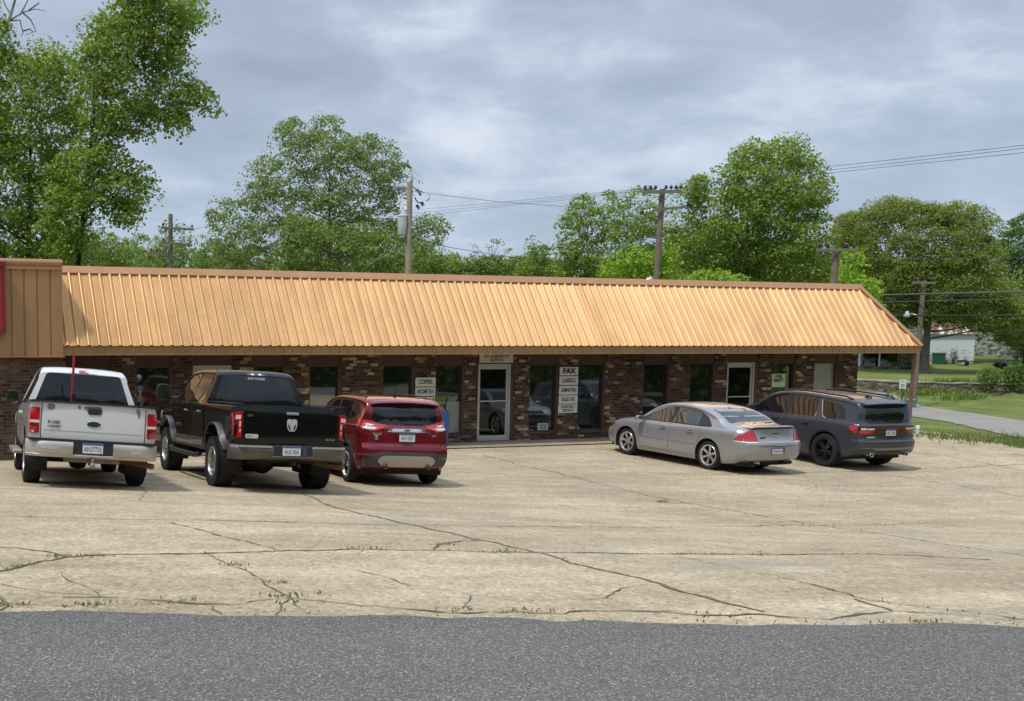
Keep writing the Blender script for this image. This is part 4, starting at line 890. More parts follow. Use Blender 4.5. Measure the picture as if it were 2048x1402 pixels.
    for s in (1, -1):
        f = (lambda p: p) if s > 0 else mirror_poly
        lens = patch(bb, rpoly(f([(.84, .905), (.832, 1.325), (.965, 1.315), (.975, .90)]), .03), 'B', .016, MLENSR, 'taillight', root, depth=.03); bl = bvh_of(lens)
        for z0, z1 in ((1.195, 1.265), (.985, 1.045)): patch(bl, rpoly(f([(.862, z0), (.860, z1), (.945, z1-.005), (.950, z0+.005)]), .012), 'B', .004, MLENSW, 'reverse_lens', lens)
        patch(bl, rpoly(f([(.862, 1.075), (.860, 1.165), (.885, 1.165), (.885, 1.075)]), .006), 'B', .004, MLENSW, 'lamp_bar', lens); patch(bl, rpoly(f([(.895, 1.06), (.895, 1.18), (.955, 1.18), (.96, 1.06)]), .01), 'B', .003, MLENSM, 'brake_lens', lens)
        patch(bb, rpoly([(.05, .91), (.05, 1.31), (.20, 1.30), (.15, .92)], .03), 'L' if s > 0 else 'R', .010, MLENSR, 'taillight_side', root)
    def beam(y0, y1, prof, xo, name, m, n=30, par=root, dip=None):
        vs_, fs_ = [], []; k = len(prof)
        for i in range(n+1):
            y = y0+(y1-y0)*i/n; cx = xo+.22*max(0, (abs(y)-.70)/.30)**2.2
            for x_, z_ in prof: vs_.append((cx+x_, y, z_ - (dip(y)*(z_ < .70) if dip else 0)))
        for i in range(n):
            for j in range(k): fs_.append((i*k+j, i*k+(j+1) % k, (i+1)*k+(j+1) % k, (i+1)*k+j))
        fs_ += [tuple(range(k)), tuple(n*k+q for q in range(k-1, -1, -1))]; return mesh_obj(name, vs_, fs_, m, par, smooth=True, sharp=40)
    CHD = mat('dusty_chrome', (.13, .116, .098), .36, .6, noise=(2.5, .25))
    bp = beam(-1.0, 1.0, [(.16, .55), (.06, .55), (.01, .585), (-.012, .66), (-.005, .735), (.02, .775), (.06, .79), (.16, .79)], -.06, 'rear_bumper', CHD)
    cc = MB(); cc.box(-.085, .0, -.33, .33, .615, .80); c_ = cc.build('bumper_step', MPLAS, bp); bevel_obj(c_, .02, 2)
    lo = MB(); lo.box(-.092, .06, -.37, .37, .585, .63); l_ = lo.build('bumper_lip', CHD, bp); bevel_obj(l_, .02, 2)
    for s in (1, -1): tp = MB(); tp.box(-.074, .05, min(s*.36, s*.90), max(s*.36, s*.90), .755, .785); tp.build('bumper_top_strip', MALLOY, bp)
    plate(root, -.087, .03, .712, 'ALK 05A'); sk = MB(); sk.box(-.09, -.085, -.235, -.155, .64, .785); sk.build('socket', MPLASG, bp)
    patch(bc, rpoly([(.795, 1.405), (.62, 1.925), (-.62, 1.925), (-.795, 1.405)], .06), 'B', .004, MTINT, 'rear_window', root)
    lb = patch(bc, rpoly([(.17, 1.945), (.17, 1.985), (-.17, 1.985), (-.17, 1.945)], .01), 'B', .012, MLENSD, 'high_brake_light', root); bl = bvh_of(lb)
    for s in (1, -1): patch(bl, rpoly([(s*.04, 1.95), (s*.04, 1.98), (s*.10, 1.98), (s*.10, 1.95)], .005), 'B', .003, MLENSW, 'cargo_lamp', lb)
    stx = MB(); ex_ = bc.ray_cast(Vector((-3, 0, 1.88)), Vector((1, 0, 0)))[0].x-.008
    text_mesh('window_sticker', 'RAM TOUGH', .055, MATS['lettering_grey'], root, face_rear(ex_, .0, 1.885), .0005, .002, 1.0)
    patch(bc, rpoly([(-.80, 1.45), (-.64, 1.96), (.64, 1.96), (.80, 1.45)], .06), 'F', .004, MTINT, 'windshield', root)
    for side in 'LR':
        s = 1 if side == 'L' else -1
        patch(bc, rpoly([(2.28, 1.42), (2.42, 1.94), (3.2, 1.955), (3.2, 1.42)], .05), side, .004, MTINT, 'side_window', root); patch(bc, rpoly([(3.29, 1.42), (3.29, 1.955), (3.95, 1.92), (4.55, 1.44)], .05), side, .004, MTINT, 'side_window', root)
        seam(bc, root, [[(3.245, .62), (3.245, 1.97)], [(4.5, .64), (4.5, 1.38)], [(2.2, .8), (2.2, 1.4)], [(2.15, .64), (4.5, .62)]], side)
        for hx in (2.42, 3.42): patch(bc, rpoly([(hx, 1.235), (hx, 1.275), (hx+.22, 1.275), (hx+.22, 1.235)], .015), side, .035, MCHROME, 'door_handle', root)
        patch(bc, [(2.3, 1.405), (2.3, 1.42), (4.55, 1.42), (4.55, 1.405)], side, .006, MCHROME, 'belt_trim', root)
        patch(bc, rpoly([(2.08, .585), (2.08, .80), (4.48, .78), (4.44, .575)], .02), side, .012, BR, 'rocker_trim', root); patch(bb, rpoly([(1.84, .64), (1.84, .82), (2.01, .81), (2.01, .63)], .01), side, .012, BR, 'rocker_trim', root)
        text_mesh('lettering', '2500', .085, MCHROME, root, Matrix.Translation((4.1, s*1.0, .96)) @ Matrix.Rotation(R(0 if s < 0 else 180), 4, 'Z') @ Matrix.Rotation(R(90), 4, 'X'), .003, .004, 1.1)
        for b_, xw in ((bb, xr), (bc, xf)):
            arch_band(b_, root, xw, zc, ra-.012, ra+.075, side, BR2, 'fender_flare', .05, -.1 if xw == xr else -.15, math.pi+.12); arch_band(b_, root, xw, zc, ra+.064, ra+.076, side, CHD2, 'arch_trim', .056, -.05, math.pi+.05)
        rb = MB(); rb.tube([(2.15, s*.99, .50), (2.4, s*1.03, .47), (4.3, s*1.03, .47), (4.5, s*.99, .50)], .045, 10); rb.build('running_board', MPLAS, root, smooth=True)
        mr = side_mirror(root, 4.42, s*.93, 1.56, .26, .36, MPLAS, MMIRR, .16, .16)
        mc = MB(); yy = s*(.93+.16+.13); mc.lathe([(.001, .175), (.09, .165), (.125, .13), (.13, .06)], 18, 'x', (4.42, yy, 1.60)); mc.build('mirror_cap', MCHROME, mr, smooth=True)
        patch(bc, rpoly([(5.55, 1.05), (5.55, 1.2), (5.95, 1.15), (5.95, 1.0)], .04), side, .006, MLENSW, 'headlight', root)
    patch(bc, rpoly([(-.60, .82), (-.60, 1.18), (.60, 1.18), (.60, .82)], .05), 'F', .04, MPLAS, 'grille', root); patch(bc, rpoly([(-.5, 1.0), (-.5, 1.02), (.5, 1.02), (.5, 1.0)], .005), 'F', .06, MCHROME, 'grille_bar', root)
    for s in (1, -1): patch(bc, rpoly([(s*.64, .95), (s*.64, 1.15), (s*.90, 1.15), (s*.92, .97)], .03), 'F', .025, MLENSW, 'headlight', root)
    patch(bc, rpoly([(-.92, .60), (-.92, .80), (.92, .80), (.92, .60)], .04), 'F', .07, CHD, 'front_bumper', root)
    ub = MB(); ub.box(.4, 5.7, -.42, .42, .55, .75); ub.tube([(xr, -.75, RR), (xr, .75, RR)], .075, 12); ub.tube([(xf, -.75, RR), (xf, .75, RR)], .07, 10); ub.tube([(.7, .5, .56), (.9, .3, .5)], .1, 10); ub.box(.18, .26, -.48, .48, .50, .58); ub.build('underbody', MUNDER, root)
    df = MB(); df.lathe([(.01, -.22), (.10, -.19), (.19, -.08), (.215, 0), (.19, .10), (.10, .2), (.01, .24)], 24, 'y', (xr-.04, .1, RR+.02)); df.build('differential', MPLAS, root, smooth=True)
    ht = MB(); ht.box(-.04, .25, -.07, .0, .47, .555); ht.box(-.06, -.02, -.14, -.10, .44, .50); ht.build('tow_hitch', MUNDER, root)
    ex = MB(); ex.tube([(1.0, -.35, .52), (.62, -.52, .53), (.30, -.84, .47), (.18, -.98, .45)], .062, 16); ex.build('exhaust_pipe', MRUST, root, smooth=True, sharp=40)
    four_wheels(root, xr, xf, yh, RR, .315, .25, (8, (0,), .30, .42, .06), mat('rim_polished', (.46, .45, .44), .3, .85), lugs=True)
    place_vehicle(root, -9.801, -10.652, -.043, 3.79, 1.27, 1.78); return root
BP = black_pickup()
# red marker post standing in the silver pickup's bed
pb = at_d(143.5, 797, 17.0); pt_ = at_d(148.2, 709, 17.0)
# ------------------------------------------------------------------ red compact suv
MALLD = mat('exhaust_steel', (.12, .11, .10), .4, .7)
def red_suv():
    P = m_paint('ruby_paint', (.175, .0055, .014), .4, .28, dust=.03); GC = mat('grey_cladding', (.055, .058, .065), .6, noise=(4, .2)); SK = mat('skid_silver', (.42, .40, .35), .45, .4)
    root = empty('compact_suv'); tag(root, 'small ruby red crossover with a chrome tailgate bar, beside the black pickup', 'suv')
    xr, xf, yh, RR = .95, 3.64, .785, .352; zc = RR+.012; ra = .405
    body = loft_body('body', root, P, 0, 4.52, [(0, 1.08), (.05, 1.14), (.16, 1.34), (.27, 1.535), (.33, 1.60), (.45, 1.635), (1.0, 1.675), (1.9, 1.69), (2.5, 1.655), (2.85, 1.57), (3.45, 1.16), (3.6, 1.11), (4.1, 1.02), (4.4, .90), (4.52, .78)], [(0, 1.06), (.2, 1.14), (1.0, 1.13), (2.5, 1.04), (3.4, 1.0), (4.1, .94), (4.52, .74)],
                     [(0, .36), (.45, .27), (.9, .22), (3.7, .22), (4.2, .24), (4.52, .30)], [(0, .85), (.15, .88), (.5, .895), (3.8, .895), (4.3, .85), (4.52, .76)], .31, rear=[(.3, .10), (.45, .03), (.60, .0), (.74, .02), (.78, .055), (.95, .075), (1.15, .10), (1.4, .02), (1.6, .0)], front=[(.3, .05), (.5, 0), (.8, .05)], rc=.17, fc=.28, rfade=.5, wheels=[(xr, zc, ra, .36), (xf, zc, ra, .36)], step=.045, char=.012)
    wells(root, [(xr, zc), (xf, zc)], .905, ra-.003, .32); b = bvh_of(body)
    rw = patch(b, rpoly([(.655, 1.235, .05), (.60, 1.52, .05), (-.60, 1.52, .05), (-.655, 1.235, .05), (-.45, 1.155, .25), (.45, 1.155, .25)], .05), 'B', .005, MTINT, 'rear_window', root); brw = bvh_of(rw)
    wp = MB(); x_ = min(v.co.x for v in rw.data.vertices)
    patch(brw, rpoly([(.05, 1.17), (.02, 1.195), (-.33, 1.20), (-.36, 1.19), (-.30, 1.175)], .01), 'B', .02, MPLAS, 'rear_wiper', root)
    for s in (1, -1):
        f = (lambda p: p) if s > 0 else mirror_poly
        l = patch(b, rpoly(f([(.36, 1.13, .02), (.62, 1.195, .05), (.80, 1.235, .03), (.895, 1.215, .03), (.885, 1.11, .03), (.72, 1.045, .05), (.60, 1.045, .04)]), .03), 'B', .010, MLENSR, 'taillight', root, depth=.04); bl = bvh_of(l)
        patch(bl, rpoly(f([(.56, 1.105, .02), (.76, 1.115, .02), (.83, 1.10, .02), (.80, 1.075, .02), (.70, 1.062, .03), (.62, 1.064, .02)]), .02), 'B', .004, MLENSW, 'reverse_lens', l)
        patch(bl, rpoly(f([(.60, 1.145), (.74, 1.175), (.80, 1.15), (.68, 1.125)]), .01), 'B', .004, MLENSW, 'brake_lens', l)
        patch(b, rpoly([(.10, 1.10), (.10, 1.205), (.30, 1.235), (.62, 1.265), (.45, 1.19), (.28, 1.12)], .03), 'L' if s > 0 else 'R', .008, MLENSR, 'taillight_side', root)
        patch(b, rpoly(f([(.62, .53), (.62, .565), (.86, .575), (.86, .515), (.70, .515)]), .02), 'B', .008, MLENSD, 'reflector', root)
    ch = patch(b, rpoly([(.39, 1.03, .01), (.30, 1.085, .06), (-.30, 1.085, .06), (-.39, 1.03, .01), (-.32, 1.02, .02), (.32, 1.02, .02)], .02), 'B', .018, MCHROME, 'tailgate_bar', root); oval_badge(bvh_of(ch, body), ch, 0, 1.058, .068, .026)
    text_mesh('lettering', 'ESCAPE', .042, MCHROME, root, face_rear(.058, .585, .985), .002, .001, 1.25); text_mesh('lettering', 'SEL', .04, MCHROME, root, face_rear(.058, -.53, .965), .002, .001, 1.3)
    lg = patch(b, rpoly([(.635, .965), (.535, .965), (.57, .92), (.57, .895), (.545, .88), (.625, .88), (.60, .895), (.60, .92)], .004), 'B', .004, MALLOY, 'sticker', root, cell=.2)
    plate(root, .058, .0, .925, 'AFV 85F'); hr = patch(b, rpoly([(.10, .775), (.07, .80), (-.07, .80), (-.10, .775)], .01), 'B', .006, MSEAM, 'hatch_handle', root)
    seam(b, root, [[(.74, 1.04), (.70, .90), (.68, .755), (.66, .745), (-.66, .745), (-.68, .755), (-.70, .90), (-.74, 1.04)]], 'B', .009)
    patch(b, rpoly([(.93, .60, .02), (.60, .625, .05), (.50, .655, .03), (-.50, .655, .03), (-.60, .625, .05), (-.93, .60, .02), (-.93, .33, .02), (.93, .33, .02)], .02), 'B', .006, GC, 'rear_bumper', root); b2 = bvh_of(body)
    sk = patch(b2, rpoly([(.58, .49, .06), (.47, .585, .06), (-.47, .585, .06), (-.58, .49, .06), (-.47, .375, .05), (.47, .375, .05)], .05), 'B', .018, SK, 'skid_plate', root)
    for s in (1, -1):
        e = MB(); e.lathe([(.046, .0), (.048, -.02), (.043, -.024), (.036, -.015), (.036, .1), (.001, .1)], 20, 'x', (.03, s*.42, .385)); e.build('exhaust_tip', MALLD, root, smooth=True)
    dk = MB(); dk.box(.35, 4.2, -.78, .78, .22, .30); dk.tube([(xr, -.7, RR-.04), (xr, .7, RR-.04)], .05, 8); dk.build('underbody', MUNDER, root)
    sp = patch(b, rpoly([(.10, .58), (.36, .64), (.36, -.64), (.10, -.58)], .05), 'T', .012, P, 'roof_spoiler', root) if False else None
    spv = MB(); N = 16; vs_, fs_ = [], []
    for i in range(N+1):
        y = -.66+1.32*i/N; c = .05*abs(y/.66)**3; zt = 1.60-.035*abs(y/.66)**3
        for x_, z_ in ((.50, zt+.032), (.30+c, zt+.012), (.17+c, zt-.018), (.155+c, zt-.035), (.18+c, zt-.055), (.33, zt-.06)): vs_.append((x_, y, z_))
    for i in range(N):
        for j in range(6): fs_.append((i*6+j, i*6+(j+1) % 6, (i+1)*6+(j+1) % 6, (i+1)*6+j))
    fs_ += [tuple(range(6)), tuple(N*6+q for q in range(5, -1, -1))]; spo = mesh_obj('roof_spoiler', vs_, fs_, P, root, smooth=True, sharp=50)
    lb = MB(); lb.box(.148, .16, -.16, .16, 1.553, 1.571); lb.build('high_brake_light', MLENSD, spo)
    an = MB(); an.tube([(.85, 0, 1.665), (.83, 0, 1.695), (.78, 0, 1.70)], [.03, .022, .01], 8); an.tube([(.84, 0, 1.69), (.70, -.0, 1.82)], .005, 6); an.build('antenna', MPLAS, root)
    for side in 'LR':
        s = 1 if side == 'L' else -1
        patch(b, rpoly([(.50, 1.36, .04), (.72, 1.545, .06), (1.7, 1.60, .3), (2.5, 1.555, .2), (3.22, 1.13, .04), (2.9, 1.095, .04), (1.0, 1.165, .1)], .05), side, .003, MPLAS, 'window_surround', root)
        for pts in ([(.56, 1.36), (.74, 1.525), (1.05, 1.555), (1.05, 1.195)], [(1.10, 1.19), (1.10, 1.56), (1.95, 1.575), (1.95, 1.15)], [(2.03, 1.148), (2.03, 1.575), (2.45, 1.535), (3.1, 1.13)]): patch(b, rpoly(pts, .04), side, .006, MTINT, 'side_window', root)
        seam(b, root, [[(1.99, .35), (2.0, 1.13)], [(3.0, .35), (3.05, 1.08)], [(1.30, .8), (1.08, 1.0), (1.06, 1.2)], [(1.35, .36), (3.0, .36)]], side)
        for hx in (1.35, 2.2): patch(b, rpoly([(hx, 1.0), (hx, 1.035), (hx+.2, 1.035), (hx+.2, 1.0)], .015), side, .03, P, 'door_handle', root)
        patch(b, rpoly([(1.36, .24), (1.36, .40), (3.22, .40), (3.22, .24)], .02), side, .010, GC, 'rocker_trim', root)
        for xw in (xr, xf): arch_band(b, root, xw, zc, ra-.01, ra+.055, side, GC, 'fender_flare', .012, -.28, math.pi+.28)
        side_mirror(root, 3.05, s*.88, 1.15, .18, .15, P, MMIRR, .12, .10)
        rr_ = MB(); rr_.tube([(.7, s*.60, 1.645), (.9, s*.615, 1.685), (2.2, s*.615, 1.70), (2.5, s*.59, 1.665)], .014, 8); rr_.build('roof_rail', MPLAS, root, smooth=True)
    patch(b, rpoly([(-.66, 1.17), (-.56, 1.60), (.56, 1.60), (.66, 1.17)], .05), 'F', .004, MTINT, 'windshield', root); patch(b, rpoly([(-.5, .55), (-.5, .75), (.5, .75), (.5, .55)], .05), 'F', .015, MPLAS, 'grille', root)
    for s in (1, -1): patch(b, rpoly([(s*.5, .80), (s*.48, .90), (s*.80, .95), (s*.80, .84)], .03), 'F', .01, MLENSW, 'headlight', root)
    four_wheels(root, xr, xf, yh, RR, .235, .235, (5, (-.13, .13), .16, .14, .035), MCHROME)
    place_vehicle(root, -6.845, -8.997, -.118, 2.69, .95, 1.57); return root
RS = red_suv()

# ------------------------------------------------------------------ silver sedan
def sedan():
    P = m_paint('pewter_paint', (.36, .368, .382), .55, .33, dust=.05, coat=.6)
    root = empty('sedan_car'); tag(root, 'silver four door saloon car with red corner taillights and a boot spoiler', 'car')
    xr, xf, yh, RR = 1.22, 4.03, .785, .352; zc = RR+.01; ra = .398
    body = loft_body('body', root, P, 0, 5.09, [(0, 1.085), (.05, 1.10), (.42, 1.125), (.62, 1.14), (.75, 1.17), (1.10, 1.31), (1.5, 1.435), (1.8, 1.49), (2.3, 1.52), (2.7, 1.50), (3.0, 1.44), (3.4, 1.24), (3.8, 1.055), (3.95, 1.02), (4.5, .935), (4.85, .84), (5.09, .68)], [(0, .985), (.5, 1.015), (1.5, 1.0), (2.6, .95), (3.6, .925), (4.5, .83), (5.09, .62)],
                     [(0, .36), (.35, .27), (.9, .20), (4.1, .19), (4.7, .21), (5.09, .28)], [(0, .86), (.2, .905), (.6, .925), (4.2, .925), (4.7, .88), (5.09, .76)], .42, rear=[(.3, .13), (.42, .05), (.55, .0), (.72, .0), (.78, .03), (.80, .055), (1.0, .13), (1.09, .15)], front=[(.3, .05), (.5, 0), (.8, .08)], rc=.20, fc=.36, rfade=.5, ffade=.7, wheels=[(xr, zc, ra, .34), (xf, zc, ra, .34)], step=.05, flatk=.34)
    wells(root, [(xr, zc), (xf, zc)], .91, ra-.003, .32); b = bvh_of(body)
    patch(b, rpoly([(.70, 1.155, .05), (.555, 1.435, .08), (-.555, 1.435, .08), (-.70, 1.155, .05)], .05), 'B', .004, MCLEARG, 'rear_window', root, cell=.05); patch(b, rpoly([(-.72, 1.06), (-.56, 1.42), (.56, 1.42), (.72, 1.06)], .06), 'F', .004, MCLEARG, 'windshield', root)
    for s in (1, -1):
        f = (lambda p: p) if s > 0 else mirror_poly; side = 'L' if s > 0 else 'R'
        l = patch(b, rpoly(f([(.555, .80, .02), (.625, 1.065, .03), (.70, 1.068, .03), (.90, .93, .04), (.92, .80, .02)]), .02), 'B', .008, MLENSR, 'taillight', root, depth=.04); patch(b, rpoly(f([(.555, .775), (.555, .80), (.905, .80), (.905, .775)]), .008), 'B', .008, MLENSW, 'reverse_lens', l)
        patch(b, rpoly([(.13, .80, .02), (.12, 1.02, .04), (.18, 1.055, .05), (.29, .96, .08), (.46, .803, .03)], .02), side, .008, MLENSR, 'taillight_side', root); patch(b, rpoly([(.13, .776), (.13, .80), (.45, .80), (.43, .776)], .008), side, .007, MLENSW, 'reverse_lens_side', root)
    tk = patch(b, rpoly([(.545, .705, .03), (.545, .80, .02), (.60, 1.065, .03), (-.60, 1.065, .03), (-.545, .80, .02), (-.545, .705, .03)], .02), 'B', .004, P, 'boot_lid', root); seam(b, root, [[(.615, 1.07), (.55, .80), (.545, .71), (.52, .695), (-.52, .695), (-.545, .71), (-.55, .80), (-.615, 1.07)]], 'B', .012)
    bt = bvh_of(tk, body)
    xx = bt.ray_cast(Vector((-3, 0, .92)), Vector((1, 0, 0)))[0].x
    bw = patch(bt, [(.075, .93), (.035, .93), (.035, .945), (-.03, .945), (-.03, .93), (-.075, .93), (-.065, .913), (-.035, .913), (-.035, .9), (.04, .9), (.04, .913), (.07, .913)], 'B', .010, MGOLD, 'badge', tk, cell=.3)
    text_mesh('lettering', 'IMPALA', .05, MPLAS, tk, face_rear(xx-.01, .40, .885), .002, .002, 1.0); text_mesh('lettering', 'LT', .05, MPLASG, tk, face_rear(xx-.012, -.45, .80), .002, .001, 1.4)
    patch(bt, rpoly([(.09, .975), (.09, .993), (-.09, .993), (-.09, .975)], .005), 'B', .005, MLENSD, 'high_brake_light', tk)
    patch(bt, rpoly([(.44, .768), (.44, .80), (-.44, .80), (-.44, .768)], .01), 'B', .008, P, 'boot_trim', tk)
    vs_, fs_ = [], []; N = 20
    for i in range(N+1):
        y = -.68+1.36*i/N; c = .12*abs(y/.68)**4; lift = .038*(1-abs(y/.68)**8)
        for x_, z_ in ((.34+c, 1.115), (.26+c, 1.108+lift), (.10+c, 1.112+lift), (.085+c, 1.10+lift), (.10+c, 1.085+lift), (.22+c, 1.092)): vs_.append((x_, y, z_))
    for i in range(N):
        for j in range(6): fs_.append((i*6+j, i*6+(j+1) % 6, (i+1)*6+(j+1) % 6, (i+1)*6+j))
    fs_ += [tuple(range(6)), tuple(N*6+q for q in range(5, -1, -1))]; mesh_obj('boot_spoiler', vs_, fs_, P, root, smooth=True, sharp=45)
    rc_ = patch(b, rpoly([(.22, .50), (.22, .68), (-.22, .68), (-.22, .50)], .04), 'B', .002, mat('plate_recess', (.16, .155, .145), .5, .3), 'plate_recess', root); plate(root, -.008, .03, .59, 'CHV 614')
    seam(b, root, [[(.90, .782), (.56, .782)], [(-.90, .782), (-.56, .782)]], 'B', .008)
    for side in 'LR':
        s = 1 if side == 'L' else -1
        patch(b, rpoly([(1.18, 1.045, .03), (1.40, 1.245, .05), (1.72, 1.375, .1), (2.2, 1.418, .3), (2.68, 1.395, .15), (3.0, 1.30, .2), (3.62, 1.0, .02), (3.5, .985, .02), (1.3, 1.02, .03)], .04), side, .003, MPLAS, 'window_surround', root)
        for pts in ([(1.24, 1.058), (1.42, 1.225), (1.56, 1.295), (1.56, 1.045)], [(1.62, 1.042), (1.62, 1.315), (1.78, 1.37), (2.2, 1.398), (2.44, 1.392), (2.49, 1.022)], [(2.58, 1.02), (2.56, 1.385), (2.72, 1.368), (3.0, 1.275), (3.50, 1.005)]): patch(b, rpoly(pts, .03), side, .006, MCLEARG if pts[0][0] > 1.3 else MTINT, 'side_window', root)
        seam(b, root, [[(2.53, .30), (2.53, 1.0)], [(3.52, .32), (3.60, .60), (3.56, .97)], [(1.58, .62), (1.44, .85), (1.50, 1.04)], [(1.72, .30), (3.5, .30)]], side)
        patch(b, rpoly([(1.62, .575), (1.62, .605), (3.56, .60), (3.56, .57)], .006), side, .012, P, 'side_moulding', root)
        for hx in (1.72, 2.64): patch(b, rpoly([(hx, .845), (hx, .88), (hx+.19, .875), (hx+.19, .84)], .015), side, .03, P, 'door_handle', root); patch(b, rpoly([(hx+.03, .862), (hx+.03, .895), (hx+.15, .89), (hx+.15, .857)], .012), side, .003, MSEAM, 'handle_recess', root)
        patch(b, ellipse(1.02, .90, .07, .07, 20), side, .0015, P, 'fuel_door', root) if s < 0 else None
        patch(b, rpoly([(1.62, .20), (1.62, .275), (3.62, .275), (3.62, .20)], .02), side, .012, P, 'rocker_trim', root)
        side_mirror(root, 3.42, s*.86, 1.03, .19, .13, P, MMIRR, .13, .08)
        patch(b, rpoly([(4.55, .74), (4.45, .85), (4.72, .86), (4.95, .76), (4.95, .68)], .03), side, .006, MLENSW, 'headlight', root); patch(b, rpoly([(4.48, .70), (4.42, .80), (4.52, .81), (4.57, .71)], .02), side, .008, mat('amber_lens', (.5, .2, .04), .2, coat=1.0) if 'amber_lens' not in MATS else MATS['amber_lens'], 'marker_light', root)
    for s in (1, -1): patch(b, rpoly([(s*.38, .72), (s*.38, .82), (s*.76, .84), (s*.76, .74)], .03), 'F', .008, MLENSW, 'headlight', root)
    patch(b, rpoly([(-.36, .60), (-.36, .80), (.36, .80), (.36, .60)], .04), 'F', .008, MPLAS, 'grille', root); patch(b, rpoly([(-.5, .33), (-.5, .45), (.5, .45), (.5, .33)], .03), 'F', .008, MPLAS, 'air_intake', root)
    dk = MB(); dk.box(.35, 4.7, -.78, .78, .2, .3); dk.tube([(.9, .42, .26), (.1, .46, .30)], .04, 10); dk.tube([(.9, -.42, .26), (.1, -.46, .30)], .04, 10); dk.build('underbody', MUNDER, root)
    et = MB(); et.lathe([(.045, -.02), (.045, .15)], 16, 'x', (.06, -.46, .305)); et.lathe([(.045, -.02), (.045, .15)], 16, 'x', (.06, .46, .305)); et.build('exhaust_tip', MCHROME, root, smooth=True)
    an = MB(); an.tube([(1.62, 0, 1.43), (1.56, 0, 1.465), (1.50, 0, 1.44)], [.03, .02, .015], 8); an.build('antenna', P, root, smooth=True)
    four_wheels(root, xr, xf, yh, RR, .225, .243, (6, (-.07, .07), .10, .13, .03), MALLOY)
    place_vehicle(root, 3.689, -7.111, .055, 2.81, 1.22, 1.57); return root
SD = sedan()

